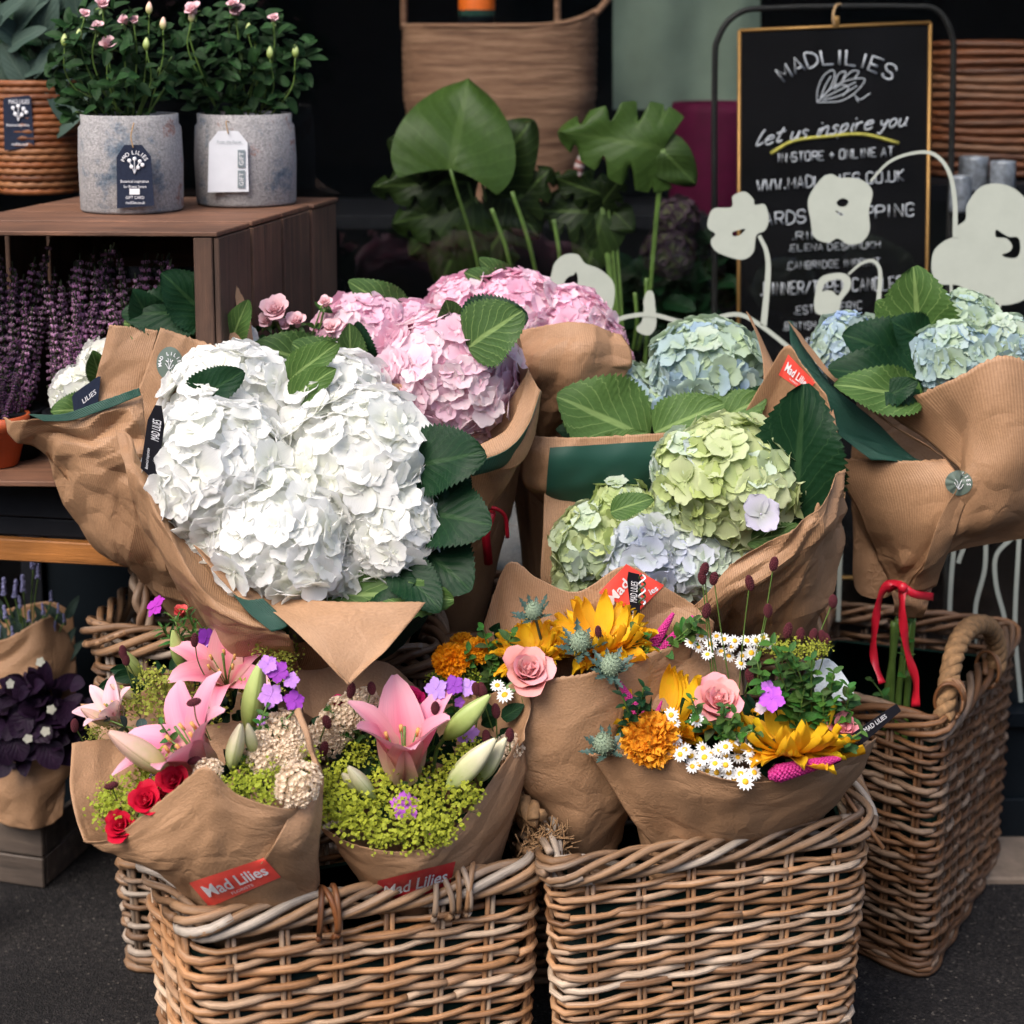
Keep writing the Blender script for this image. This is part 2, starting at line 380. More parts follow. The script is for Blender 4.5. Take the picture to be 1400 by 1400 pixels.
def glass():
    m, t, b, o = nodes('window_glass'); t.nodes.remove(b)
    tr = N(t, 'ShaderNodeBsdfTransparent'); tr.inputs[0].default_value = (.96, .97, .965, 1)
    gl = N(t, 'ShaderNodeBsdfGlossy'); gl.inputs['Roughness'].default_value = .015
    fr = N(t, 'ShaderNodeFresnel'); fr.inputs[0].default_value = 1.5
    mx = N(t, 'ShaderNodeMixShader'); ge = N(t, 'ShaderNodeNewGeometry'); t.links.new(math_(t, 'MULTIPLY', fr.outputs[0], math_(t, 'SUBTRACT', 1.0, ge.outputs['Backfacing'])), mx.inputs[0]); t.links.new(tr.outputs[0], mx.inputs[1]); t.links.new(gl.outputs[0], mx.inputs[2])
    t.links.new(mx.outputs[0], o.inputs[0]); return m
M_glass = glass()
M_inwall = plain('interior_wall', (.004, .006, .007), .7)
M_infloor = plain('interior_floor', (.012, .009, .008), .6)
# ------------------------------------------------------------ the place
def struct(name, me): o = ob(name, me, None); o['kind'] = 'structure'; return o
gz = G(); gz.add([(-60, -60, 0), (60, -60, 0), (60, 3.34, 0), (-60, 3.34, 0)], [(0, 1, 2, 3)])
struct('pavement', gz.mesh('pavement', M_asph, False))
struct('stone_threshold', g_box((.62, 3.12, -.02), (6, 3.36, .012), .004).mesh('stone_threshold', M_stone, False))

YG = 3.32                                                  # plane of the shop window
SILL = .275
shop = thing('shop_front', 'dark painted shopfront with a large window behind the flowers', 'shop front', (0, YG, 0))
g_box((-3, YG-.015, 0), (4.5, YG+.07, SILL-.03)).put('stall_riser', M_wall, shop, False)
g_box((-3, YG-.04, SILL-.03), (4.5, YG+.09, SILL)).put('window_sill', M_wall, shop, False)
g_box((-3, YG-.028, 0), (4.5, YG-.017, .09)).put('skirting_board', M_wall, shop, False)
g_box((-3, YG-.02, 3.2), (4.5, YG+.1, 4.4)).put('fascia', M_wall, shop, False)
g_box((-3, YG-.02, SILL+.002), (-1.25, YG+.09, 3.198)).put('wall_panel', M_wall, shop, False)
g_box((2.4, YG-.02, SILL+.002), (4.5, YG+.09, 3.198)).put('wall_panel', M_wall, shop, False)
pane = g_box((-1.248, YG, SILL+.002), (2.398, YG+.006, 3.198), .0005).put('glass_pane', M_glass, shop, False)
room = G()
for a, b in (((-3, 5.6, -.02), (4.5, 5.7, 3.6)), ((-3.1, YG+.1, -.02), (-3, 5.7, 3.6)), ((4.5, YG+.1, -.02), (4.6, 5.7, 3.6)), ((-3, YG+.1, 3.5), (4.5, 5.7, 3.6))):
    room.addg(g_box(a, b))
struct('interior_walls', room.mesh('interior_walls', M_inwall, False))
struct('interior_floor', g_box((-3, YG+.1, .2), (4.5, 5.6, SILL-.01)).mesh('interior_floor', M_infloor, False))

# window decals: pale cut film of poppies and their stems
def film(name, outer, holes=(), Y=YG-.002, sm=6):
    def close(P):
        P = [Vector((x, y, 0)) for x, y in P]; n = len(P); out = []
        for i in range(n):
            a, b, c, d = P[i-1], P[i], P[(i+1) % n], P[(i+2) % n]
            for k in range(sm):
                t = k/sm; q = .5*((2*b)+(c-a)*t+(2*a-5*b+4*c-d)*t*t+(3*b-a-3*c+d)*t**3); out.append(q)
        return out
    loops = [close(outer)]+[close(h) for h in holes]
    P = [p for l in loops for p in l]; tri = tessellate_polygon(loops)
    V = [at(p.x, p.y, Y) for p in P]
    V2 = [v+Vector((0, .0004, 0)) for v in V]; n = len(V)
    Fc = [tuple(t) for t in tri]
    return ob(name, mk(name, V, Fc, M_decal, smooth=False), shop)
def film_stem(pts, w=6, Y=YG-.003):
    P = crv([Vector((x, y, 0)) for x, y in pts], 8); V = []
    ws = w if isinstance(w, tuple) else (w, w)
    for i, p in enumerate(P):
        t = (P[min(i+1, len(P)-1)]-P[max(0, i-1)]).normalized(); n = Vector((-t.y, t.x, 0)); ww = ws[0]+(ws[1]-ws[0])*i/len(P)
        V += [at(*(p+n*ww/2)[:2], Y), at(*(p-n*ww/2)[:2], Y)]
    Fc = [(2*i, 2*i+1, 2*i+3, 2*i+2) for i in range(len(P)-1)]
    ob('stem_decal', mk('stem_decal', V, Fc, M_decal, smooth=False), shop)
film('flower_decal', [(968, 300), (976, 285), (1000, 283), (1002, 268), (1018, 262), (1030, 272), (1032, 280), (1046, 280), (1051, 300), (1046, 315), (1034, 322), (1030, 345), (1014, 355), (985, 347), (974, 338), (972, 328), (978, 320), (968, 312)], [[(1001, 318), (1008, 315), (1019, 313), (1012, 321), (1003, 323)]])
film('flower_decal', [(1105, 272), (1122, 245), (1136, 238), (1148, 243), (1162, 243), (1180, 247), (1193, 262), (1188, 288), (1189, 315), (1178, 331), (1160, 334), (1145, 326), (1132, 332), (1113, 324), (1108, 300)], [[(1144, 276), (1152, 271), (1160, 275), (1156, 282), (1147, 282)], [(1142, 288), (1148, 290), (1154, 294), (1148, 294)]])
film('flower_decal', [(1320, 300), (1322, 280), (1340, 256), (1365, 251), (1390, 260), (1410, 285), (1420, 330), (1418, 390), (1400, 410), (1370, 417), (1350, 404), (1325, 400), (1310, 390), (1285, 388), (1274, 372), (1276, 345), (1290, 330), (1306, 322), (1308, 310)], [[(1362, 314), (1372, 320), (1380, 324), (1392, 325), (1395, 340), (1390, 352), (1376, 352), (1370, 348), (1380, 344), (1384, 336), (1376, 326), (1362, 324)]])
film('flower_decal', [(1114, 405), (1118, 385), (1128, 376), (1150, 373), (1162, 380), (1162, 395), (1150, 412), (1146, 430), (1132, 432), (1116, 428), (1113, 415)], [[(1124, 398), (1130, 386), (1148, 382), (1153, 390), (1146, 404), (1138, 398), (1130, 397)]])
film('flower_decal', [(738, 402), (752, 380), (758, 360), (772, 348), (790, 348), (800, 360), (820, 368), (838, 385), (840, 408), (832, 430), (805, 440), (775, 438), (745, 430)], [[(772, 385), (778, 378), (784, 376), (788, 372), (790, 385), (784, 394), (776, 392)]])
film('flower_decal', [(880, 410), (885, 398), (893, 400), (896, 420), (897, 445), (888, 458), (874, 455), (870, 448), (877, 440), (880, 425)])
film_stem([(1038, 322), (1048, 345), (1050, 375), (1044, 445)], (5, 9)); film_stem([(1190, 248), (1215, 222), (1245, 210), (1275, 210), (1296, 232), (1305, 270), (1306, 325)], (3, 7))
film_stem([(1160, 375), (1178, 360), (1194, 357), (1203, 370), (1202, 400), (1198, 450)], (3, 7)); film_stem([(820, 450), (850, 435), (890, 430), (935, 440), (975, 435), (1010, 430), (1040, 445), (1085, 480)], 6)
film_stem([(1300, 385), (1302, 430)], 4); film_stem([(1368, 415), (1358, 438)], 4)
for pts in ([(1396, 700), (1392, 760), (1388, 860), (1396, 960)], [(1384, 735), (1362, 760), (1362, 800), (1374, 850), (1372, 900)], [(1348, 740), (1346, 780), (1334, 830), (1336, 880)], [(1305, 740), (1300, 800), (1298, 850)], [(1188, 730), (1186, 770), (1194, 810)], [(1150, 720), (1148, 780), (1146, 850)], [(1318, 690), (1322, 730), (1310, 770)]):
    film_stem(pts, 6)

# ------------------------------------------------------------ lettering
GL = {'A': '002640 1232', 'B': '0006 063635341303 0333424130 0030', 'C': '453616050110304 1', 'D': '0006 0626454130 0030', 'E': '46060040 0333', 'F': '460600 0333',
      'G': '4536160501103041 4323', 'H': '0006 4046 0343', 'I': '2026', 'J': '3631201001', 'K': '0006 460340', 'L': '060040', 'M': '0006224640', 'N': '00064046',
      'O': '160501103041453616', 'P': '0006 063645443303', 'R': '0006 063645443303 2340', 'S': '453616050413334241301001', 'T': '0646 2620', 'U': '060110304146',
      'V': '062046', 'W': '0610233046', 'X': '0046 0640', 'Y': '062346 2320', 'Z': '06460040', '.': '2021', '·': '2333', '&': '40050616352401102042', '+': '2125 0343', '/': '0046', '-': '1333',
      'l': '0017283726110030', 'e': '02324314 03011030 41', 't': '27110030 0535', 'u': '0401103041 4440', 's': '4334140323 3231201001', 'i': '1411 1617', 'n': '0004 0314344340', 'p': '0403 04 8', 'r': '1014 1334 44', 'y': '040212 32 44', 'o': '140301103041433414'}
GL = {k: [[(int(a), int(b)) for a, b in zip(s[::2], s[1::2])] for s in v.split()] if all(len(s) % 2 == 0 for s in v.split()) else None for k, v in GL.items()}
GL['C'] = [[(4, 5), (3, 6), (1, 6), (0, 5), (0, 1), (1, 0), (3, 0), (4, 1)]]
GL['B'] = [[(0, 0), (0, 6), (3, 6), (4, 5), (3, 3.2), (0, 3)], [(3, 3.1), (4, 1.6), (3, 0), (0, 0)]]
GL['D'] = [[(0, 0), (0, 6), (2, 6), (4, 4.4), (4, 1.6), (2, 0), (0, 0)]]
GL['e'] = [[(0, 2.2), (3.6, 3), (3, 4.2), (1, 4), (0, 2.2), (.8, .3), (2.6, 0), (4.2, 1)]]
GL['y'] = [[(0, 4), (.6, 2), (2.4, 1.8), (3.6, 4)], [(3.6, 4), (3, 0), (1.6, -2.4), (0, -2)]]
GL['p'] = [[(.6, 4.2), (0, -2.6)], [(.4, 3), (2.4, 4.3), (3.6, 3), (2.4, .8), (.4, .6)]]
GL['r'] = [[(0, 4.2), (.3, 0)], [(.3, 2.6), (1.8, 4.2), (3.2, 3.8)]]
GL['s'] = [[(3.6, 3.8), (1.6, 4.3), (.8, 3), (3, 1.6), (2, 0), (0, .4)]]
GL['n'] = [[(0, 4), (0, 0)], [(0, 2.6), (1.8, 4.2), (3, 3.4), (3.2, 0), (4.2, .4)]]
GL['i'] = [[(1.5, 4), (1.2, .6), (2.4, .1)], [(1.7, 6), (1.9, 6.4)]]
GL['u'] = [[(0, 4), (.2, .8), (1.6, 0), (3.2, 1.4), (3.6, 4)], [(3.6, 4), (3.4, .4), (4.4, .2)]]
GL['t'] = [[(2.2, 7), (1, 1), (2, 0), (3.4, .8)], [(-.4, 4.6), (4, 5.4)]]
GL['l'] = [[(2.2, 7.6), (1, 5.6), (.2, 1), (1.2, 0), (3.6, 1.2)]]
GL['o'] = [[(2, 4.2), (.4, 3), (.6, .6), (2.2, 0), (3.6, 1.4), (3.4, 3.4), (2, 4.2)]]
def chalk(text, fn, parent, mat, th, hand=.12, gap=1.6, name='chalk_lettering'):
    """single-stroke lettering; fn(u in 0..1 along the line, v in letter heights) gives the 3-D point"""
    adv = [(3 if c == ' ' else ((3.7 if c == 'I' else 2.8) if c in '.·Ii' else 4+gap)) for c in text]; tot = sum(adv)-gap; x = 0; g = G()
    for c, a in zip(text, adv):
        off = -1 if c in '.·I' else 0
        for st in (GL.get(c) or []):
            jx, jy = random.uniform(-hand, hand)*2, random.uniform(-hand, hand)*2
            P = [Vector(((x+off+px+jx+random.uniform(-hand, hand)), (py+jy+random.uniform(-hand, hand)), 0)) for px, py in st]
            if len(P) > 2 and (c.islower() or c in 'OCSGUJPRBD&'): P = crv(P, 4)
            g.addg(g_tube([fn(p.x/tot, p.y/6) for p in P], th, 4))
        x += a
    return g.put(name, mat, parent)

# hanging chalkboard on a metal rail, inside the window
YB = 3.62
rail = thing('display_rail', 'black rounded metal rail that the chalkboard hangs from', 'rail', at(1142, 900, YB+.03))
g_tube(crv([at(977, 1000, YB+.03), at(977, 400, YB+.03), at(977, 110, YB+.03), at(983, 50, YB+.03), at(1012, 17, YB+.03), at(1060, 11, YB+.03), at(1145, 9, YB+.03), at(1240, 9, YB+.03), at(1280, 14, YB+.03), at(1301, 48, YB+.03), at(1303, 110, YB+.03), at(1297, 400, YB+.03), at(1293, 1000, YB+.03)], 10), .0065, 10).put('rail_tube', M_black, rail)
g_tube([at(975, 1000, YB+.03), at(1295, 1000, YB+.03)], .006, 8).put('cross_bar', M_black, rail)
for s in (977, 1293):
    p = at(s, 1000, YB+.03); g_tube([p+Vector((0, -.15, 0)), p+Vector((0, .15, 0))], .007, 8).put('foot', M_black, rail)
    g_tube([p, Vector((p.x, p.y, SILL+.0))], .006, 8).put('leg', M_black, rail)
brd = thing('chalkboard', 'narrow black chalkboard lettered in white hanging in the window', 'chalkboard', at(1140, 460, YB))
c4 = [at(1009, 790, YB), at(1262, 790, YB), at(1272, 31, YB), at(1011, 42, YB)]; d = Vector((0, .012, 0))
g_hexa([c4[0], c4[1], c4[1]+d, c4[0]+d, c4[3], c4[2], c4[2]+d, c4[3]+d], .001).put('board', M_board, brd, False)
for i in range(4):
    g_tube([c4[i], c4[(i+1) % 4]], .0042, 4).put('brass_edge', M_brass, brd)
g_tube(crv([at(1141, 38, YB), at(1139, 22, YB-.004), at(1143, 8, YB+.01), at(1150, 6, YB+.03)]), .003, 6).put('hanging_tie', M_twine, brd)
g_box(at(1138, 36, YB+.002), at(1148, 22, YB-.004), .001).put('copper_clip', M_brass, brd)
YC = YB-.002
def line(x0, y0, x1, y1, h, bow=0, slant=0):
    def fn(u, v):
        x = x0+(x1-x0)*u+slant*v*h; y = y0+(y1-y0)*u-bow*math.sin(math.pi*u)-v*h
        return at(x, y, YC)
    return fn
def arcfn(cx, cy, r, a0, a1, h):
    return lambda u, v: at(cx+(r+v*h)*math.sin(a0+(a1-a0)*u), cy-(r+v*h)*math.cos(a0+(a1-a0)*u), YC)
chalk('MADLILIES', arcfn(1144, 212, 124, -.62, .62, 20), brd, M_chalk, .0021)
def strokes(ps, th, mat=None, nm='chalk_drawing'):
    g = G()
    for s in ps: g.addg(g_tube(crv([at(x, y, YC) for x, y in s], 6), th, 4))
    return g.put(nm, mat or M_chalk, brd)
strokes([[(1117, 140), (1118, 122), (1126, 104), (1138, 96), (1141, 104), (1134, 122), (1117, 140)], [(1117, 140), (1135, 122), (1158, 110), (1182, 108), (1172, 124), (1150, 138), (1117, 140)],
         [(1122, 134), (1128, 118), (1136, 104)], [(1126, 134), (1146, 124), (1170, 112)], [(1124, 137), (1148, 131), (1172, 117)], [(1140, 120), (1146, 102), (1156, 98), (1152, 110)], [(1150, 112), (1164, 98), (1174, 98), (1168, 108)],
         [(1140, 122), (1150, 116), (1160, 120), (1152, 132)], [(1168, 130), (1176, 136), (1186, 130), (1190, 128)], [(1170, 134), (1174, 140)]], .0011)
chalk('let us inspire you', line(1033, 200, 1238, 172, 17, 2, .35), brd, M_chalk, .0018, .1, .9)
strokes([[(1054, 210), (1085, 193), (1130, 187), (1180, 184), (1229, 196)]], .0038, M_chalky, 'chalk_underline')
chalk('IN·STORE + ONLINE AT', line(1063, 222, 1221, 213, 12, 0), brd, M_chalk, .0014)
chalk('WWW.MADLILIES.CO.UK', line(1035, 261, 1236, 247, 15, 0), brd, M_chalk, .0015)
chalk('CARDS & WRAPPING', line(1030, 309, 1249, 295, 17, 0), brd, M_chalk, .0016)
chalk('.RIPLEY', line(1082, 328, 1160, 325, 10), brd, M_chalk, .0009)
chalk('.ELENA DESHMUKH', line(1077, 344, 1203, 339, 9), brd, M_chalk, .0008)
chalk('.CAMBRIDGE IMPRINT', line(1074, 369, 1203, 363, 10), brd, M_chalk, .0008)
chalk('.DINNER/TAPER CANDLES', line(1040, 405, 1233, 395, 17), brd, M_chalk, .0016)
chalk('.ESTER & ERIC', line(1085, 430, 1178, 423, 11), brd, M_chalk, .0010)
chalk('.BRITISH COLOUR STANDARD', line(1070, 452, 1218, 445, 10), brd, M_chalk, .0009)
chalk('OPEN', line(1085, 482, 1150, 478, 18), brd, M_chalk, .0014)

# ------------------------------------------------------------ inside the shop
def jute_bag():
    Y = 4.15; b = at(683, 270, Y); t = thing('jute_bag', 'large tan woven bag standing behind the glass', 'bag', at(683, 285, Y))
    g = G(); V = []; U = []; n = 60; rows = 50; wpx = m_(122, Y)
    for j in range(rows+1):
        k = j/rows; z0 = at(683, 285, Y).z; z1 = at(683, 38, Y).z
        for i in range(n):
            a = 2*math.pi*i/n; r = wpx*(.80+.24*min(1, k*1.6)); x = math.copysign(abs(math.cos(a))**.75, math.cos(a))*r; y = math.copysign(abs(math.sin(a))**.8, math.sin(a))*r*.62
            z = z0+(z1-z0)*k+(.035*math.cos(a)**4*(1 if math.cos(a) > 0 else .1)*k**3)+.006*noise.noise((a, k*3, 1))
            V.append((b.x+x*(1+.02*noise.noise((a*2, k*4, 0)))+(0.0035 if (j+i//2) % 2 else 0)*math.cos(a), Y+y+(0.0035 if (j+i//2) % 2 else 0)*math.sin(a), z+.004*noise.noise((a*3, k*9, 4)))); U.append((i/n, k))
    Fc = [(j*n+i, j*n+(i+1) % n, (j+1)*n+(i+1) % n, (j+1)*n+i) for j in range(rows) for i in range(n)]
    Fc.append(tuple(range(n))[::-1])
    g.add(V, Fc, U); g.put('woven_body', M_jutew, t)
    for s in (560, 770): g_tube(crv([at(s-8, 40, Y), at(s-4, -30, Y-.02), at(s+30, -80, Y), at(s+75, -30, Y-.02), at(s+80 if s < 700 else s+30, 38, Y-.03)]), .008, 8).put('handle', M_jutew, t)
    g_tube([(b.x+1.04*wpx*math.cos(a), Y+.64*wpx*math.sin(a), at(683, 38, Y).z+.004+.035*max(0, math.cos(a))**4) for a in np.linspace(0, 2*math.pi, 40)], .006, 6, False).put('rim_band', M_jutew, t)
def jw():
    m, t, b, o = nodes('jute_weave'); tc = N(t, 'ShaderNodeTexCoord')
    mp = N(t, 'ShaderNodeMapping'); mp.inputs['Scale'].default_value = (6, 6, 70); t.links.new(tc.outputs['Object'], mp.inputs[0])
    n = noise_(t, 1, 4, mp.outputs[0], .7)
    t.links.new(ramp(t, n.outputs[0], [(.3, (.10, .045, .024)), (.5, (.22, .115, .066)), (.7, (.33, .19, .115))]), b.inputs['Base Color']); b.inputs['Roughness'].default_value = .85
    bump(t, b, n.outputs[0], 1, .006); return m
M_jutew = jw(); jute_bag()
t = thing('orange_jar', 'small orange labelled jar above the tan woven bag', 'jar', at(652, 38, 4.1))
r = m_(24, 4.1); c = at(652, 34, 4.1)
g_lathe([(0, 0), (r, 0), (r, .02)], 24, c).put('glass_foot', M_wall, t); g_lathe([(r*1.01, .02), (r*1.01, .034)], 24, c).put('green_band', M_green, t)
g_lathe([(r*1.01, .034), (r*1.01, .14), (r*.6, .16), (0, .16)], 24, c).put('orange_label', plain('orange_label', (.75, .14, .01), .5), t)
t = thing('shelf_box', 'long dark shelf unit carrying the woven bag inside the shop', 'shelf', (-.3, 4.15, SILL))
g_box((-.9, 3.98, .97), (.45, 4.42, 1.0+.0)).put('shelf_top', M_tabled, t, False)
z_bag = at(683, 285, 4.15).z
t.children[0].location = (0, 0, z_bag-1.0)
for x in (-.88, .4):
    for y in (4.0, 4.38): g_box((x, y, SILL), (x+.03, y+.03, z_bag-.03)).put('shelf_leg', M_tabled, t, False)
# hanging sage cloth, plum drape, wicker hamper, glass and foil things
def cloth(name, label, cat, x0, x1, y0, y1, Y, mat, folds=5):
    t = thing(name, label, cat, at((x0+x1)/2, y1, Y)); n = 40; V = []; U = []
    for j in range(14):
        for i in range(n):
            u = i/(n-1); v = j/13; p = at(x0+(x1-x0)*u, y0+(y1-y0)*v, Y); p.y += .012*math.sin(u*folds*6.28+v)+.01*noise.noise((u*4, v*3, 2)); V.append(p); U.append((u, v))
    Fc = [(j*n+i, j*n+i+1, (j+1)*n+i+1, (j+1)*n+i) for j in range(13) for i in range(n-1)]
    o = mk(name, V, Fc, mat, U); q = ob('fabric', o, t); return t
cloth('hanging_cloth', 'sage green cloth hanging inside the window left of the chalkboard', 'cloth', 838, 1040, -60, 150, 4.4, M_sagewall, 2)
def drum(name, label, cat, px, py0, py1, wpx, Y, mat, part='body'):
    t = thing(name, label, cat, at(px, py1, Y)); z0 = at(px, py1, Y).z; z1 = at(px, py0, Y).z; r = m_(wpx/2, Y); h = z1-z0; c = at(px, py1, Y)
    g_lathe([(0, 0), (r*.92, 0), (r, h*.1), (r, h*.93), (r*.96, h), (r*.9, h), (r*.88, h*.85), (0, h*.85)], 32, c).put(part, mat, t); return t
drum('plum_pouffe', 'deep plum fabric pouffe behind the second monstera leaf', 'pouffe', 985, 140, 330, 140, 4.2, M_plum, 'fabric_body')
def hamper():
    Y = 3.95; t = thing('wicker_hamper', 'brown wicker hamper inside the window right of the chalkboard', 'hamper', at(1400, 240, Y)); c = at(1400, 240, Y)
    z1 = at(1400, 55, Y).z; rx = m_(125, Y)
    for k in range(16):
        z = c.z+(z1-c.z)*(k+.5)/16; P = [(c.x+rx*math.cos(a)*(1+.012*math.sin(a*18+k*math.pi)), Y+.5*rx*math.sin(a)*(1+.012*math.sin(a*18+k*math.pi)), z+.002*math.sin(a*3+k)) for a in np.linspace(0, 2*math.pi, 73)]
        g_tube(P, (z1-c.z)/32*.95, 5, False).put('wicker_strand', M_wick, t, color=(.40, .21, .13))
    g_lathe([(0, 0), (rx*.5, 0)], 20, c).put('base', M_crate, t)
hamper()
t = thing('hamper_stand', 'low dark stand under the wicker hamper', 'stand', (1.1, 3.95, SILL)); zz = at(1400, 240, 3.95).z
g_box((.85, 3.75, zz-.04), (1.6, 4.15, zz-.003)).put('stand_top', M_tabled, t, False)
for x in (.87, 1.5): g_box((x, 3.8, SILL), (x+.04, 4.1, zz-.042)).put('stand_leg', M_tabled, t, False)
M_foil = plain('foil', (.22, .24, .28), .35, .3, nz=.5, ns=60, bmp=.8)
for i, (x, y, wd, hh) in enumerate(((1330, 262, 40, 48), (1370, 262, 34, 42), (1312, 290, 30, 50))):
    drum('wrapped_candle', ['foil wrapped candle beneath the wicker hamper, middle one of three', 'foil wrapped candle beneath the wicker hamper at the right edge', 'foil wrapped candle touching the rail beside the chalkboard, leftmost of three'][i], 'candle', x, y-hh, y, wd, 3.72-.04*i, M_foil, 'wrapper')['group'] = 'wrapped candles in the window'
t = thing('striped_rope', 'red and white striped rope loop beside the monstera leaves', 'rope', at(822, 260, 3.9))
g = G(); P = crv([at(792, 262, 3.9), at(790, 235, 3.9), at(800, 212, 3.9), at(820, 206, 3.9), at(838, 222, 3.9), at(842, 250, 3.9), at(838, 268, 3.9)], 10)
for i in range(0, len(P)-2, 2): g.addg(g_tube(P[i:i+3], .011, 8), i=(i//2) % 2)
g.put('rope_loop', [plain('rope_white', (.42, .34, .34), .6), plain('rope_rust', (.16, .04, .03), .6)], t)
t = thing('display_plinth', 'low dark plinth inside the window holding the plant pots', 'plinth', (.15, 3.85, SILL))
g_box((-.25, 3.45, SILL), (.42, 4.2, .42)).put('plinth_body', M_tabled, t, False)

# ------------------------------------------------------------ baskets
def perim(cs, rad=.035):
    """rounded rectangle through 4 corners -> dense polyline (closed) with arclength"""
    out = []
    for i in range(4):
        a, b, c = cs[i-1], cs[i], cs[(i+1) % 4]
        p = b+(a-b).normalized()*rad; q = b+(c-b).normalized()*rad
        for k in range(7):
            t = k/6; out.append(p*(1-t)**2+b*2*t*(1-t)+q*t*t)
    return out
class Per:
    def __init__(s, cs, rad=.035):
        P = perim(cs, rad); s.P = P+[P[0]]; s.L = [0]
        for i in range(1, len(s.P)): s.L.append(s.L[-1]+(s.P[i]-s.P[i-1]).length)
        s.T = s.L[-1]; s.c = sum(cs, Vector((0, 0)))/4
    def __call__(s, q):
        q = q % s.T; lo = int(np.searchsorted(s.L, q, side='right'))-1; lo = min(lo, len(s.P)-2)
        f = (q-s.L[lo])/max(1e-9, s.L[lo+1]-s.L[lo]); p = s.P[lo].lerp(s.P[lo+1], f); t = (s.P[lo+1]-s.P[lo]).normalized()
        n = Vector((t.y, -t.x)); n = n if n.dot(p-s.c) > 0 else -n
        return p, n
def basket(name, label, corners, h, taper=.9, dz=.0148, rod=.0056, tint=(1, 1, 1), sp=.062, group=None, rimr=.016, twist=.32, nrim=6, bow=.0):
    cs = [Vector((c[0], c[1])) for c in corners]; cen = sum(cs, Vector((0, 0)))/4
    t = thing(name, label, 'basket', (cen.x, cen.y, 0), group)
    pt = Per(cs); pb = Per([cen+(c-cen)*taper for c in cs]); ns = 2*round(pt.T/sp/2); rows = int((h-.045)/dz)
    def at_(f, z, off):
        k = z/h; a, n1 = pt(f*pt.T); b, n2 = pb(f*pb.T); p = b.lerp(a, k); n = n2.lerp(n1, k).normalized(); p = p+n*(off+bow*math.sin(k*math.pi)); return Vector((p.x, p.y, z))
    for i in range(ns):
        f = i/ns
        for e in (-.0042, .0042):
            ff = f+e/pt.T
            jj = random.uniform(-.001, .001)
            g_tube([at_(ff, z, jj) for z in np.linspace(.012, h-.006, 6)], rod*.72, 6).put('stake', M_wick, t, color=tuple(x*.8 for x in tint))
    for r in range(rows):
        z0 = .016+dz*(r+.5); f = random.random(); f0 = f; fin = f+1
        while f < fin-.02:
            ln = random.uniform(.45, .85)/pt.T; e = min(f+ln, fin)
            if fin-e < .08: e = fin
            n = max(4, int((e-f)*ns*4)); P = []; R = []
            ph = random.uniform(-.0012, .0012); rr = rod*random.uniform(.74, 1.18); s1 = random.uniform(0, 9)
            for k in range(n+1):
                q = f+(e-f)*k/n; wv = math.cos(math.pi*(q*ns+r)); wv = math.copysign(abs(wv)**.8, wv)
                P.append(at_(q, z0+ph+.0034*noise.noise((q*9+s1, r*3.1, 0))+.0018*noise.noise((q*60, r*2, 5))-.004*math.sin(q*9+1)*math.sin(r*.25), wv*rod*1.12+.0015*noise.noise((q*25, r*1.7, 3)))); R.append(rr*(1+.10*noise.noise((q*50, r*5, 9))))
            g_tube(P, R, 6, uvl=1).put('wicker_strand', M_wick, t, color=tint); f = e
    for k in range(nrim):
        for part in range(3):
            a0 = part/3+random.uniform(-.03, .03); a1 = a0+1/3+.03; P = []; n = 40
            for i in range(n+1):
                f = a0+(a1-a0)*i/n; th = 2*math.pi*(f*pt.T/twist+k/nrim)
                p = at_(f, h, 0); q = at_(f, h, .01); nn = (q-p).normalized()
                P.append(p+nn*math.cos(th)*rimr*.9+Vector((0, 0, 1))*math.sin(th)*rimr*1.15+Vector((0, 0, .002*noise.noise((f*30, k, 1)))))
            g_tube(P, rod*random.uniform(.95, 1.3), 7).put('rim_strand', M_wick, t, color=tuple(min(1, x*1.08) for x in tint))
    for k in range(3):
        g_tube([at_(f, .008+.009*k, .003-.002*(k % 2)+.003*math.sin(f*90+k*2)) for f in np.linspace(0, 1, 90)], rod*1.2, 6, False).put('foot_strand', M_wick, t, color=tint)
    # dark plastic liner
    g = G(); V = []; n = 40
    for z in (.02, h-.05, h-.052):
        for i in range(n): V.append(at_(i/n, max(z, .02), -.016 if z != h-.052 else -.022))
    Fc = [(j*n+i, j*n+(i+1) % n, (j+1)*n+(i+1) % n, (j+1)*n+i) for j in range(2) for i in range(n)]+[tuple(range(n))[::-1]]
    g.add(V, Fc).put('liner', M_liner, t)
    return t, at_
hFL, hFR, hBR, hBL, hMB = .40, .42, .457, .60, .60
FL, fl_at = basket('wicker_basket', 'square wicker basket in front holding the two lily bouquets', [ath(262, 1268, hFL), ath(735, 1192, hFL), ath(706, 1092, hFL), ath(196, 1172, hFL)], hFL, .93, .0124, .0055, (1.42, 1.24, 1.06), .078, 'wicker flower baskets')
FR, fr_at = basket('wicker_basket', 'pale wicker basket in front holding the sunflower bouquets', [ath(748, 1196, hFR), ath(1188, 1130, hFR), ath(1155, 1045, hFR), ath(758, 1092, hFR)], hFR, .90, .0113, .0050, (1.38, 1.26, 1.14), .082, 'wicker flower baskets')
BR, br_at = basket('wicker_basket', 'brown wicker basket, its tint darkened partly as shade, with rope handles under the red ribboned bouquet', [ath(1085, 938, hBR), ath(1283, 1000, hBR), ath(1388, 862, hBR), ath(1130, 835, hBR)], hBR, .93, .0120, .0052, (.60, .49, .41), .055, 'wicker flower baskets')  # dark tint is partly shade put into the cane colour
BL, bl_at = basket('wicker_basket', 'tall greyish wicker basket holding the white hydrangeas', [ath(120, 872, hBL), ath(600, 905, hBL), ath(590, 812, hBL), ath(186, 812, hBL)], hBL, .86, .0136, .0060, (.85, .82, .80), .06, 'wicker flower baskets', .02, .3)
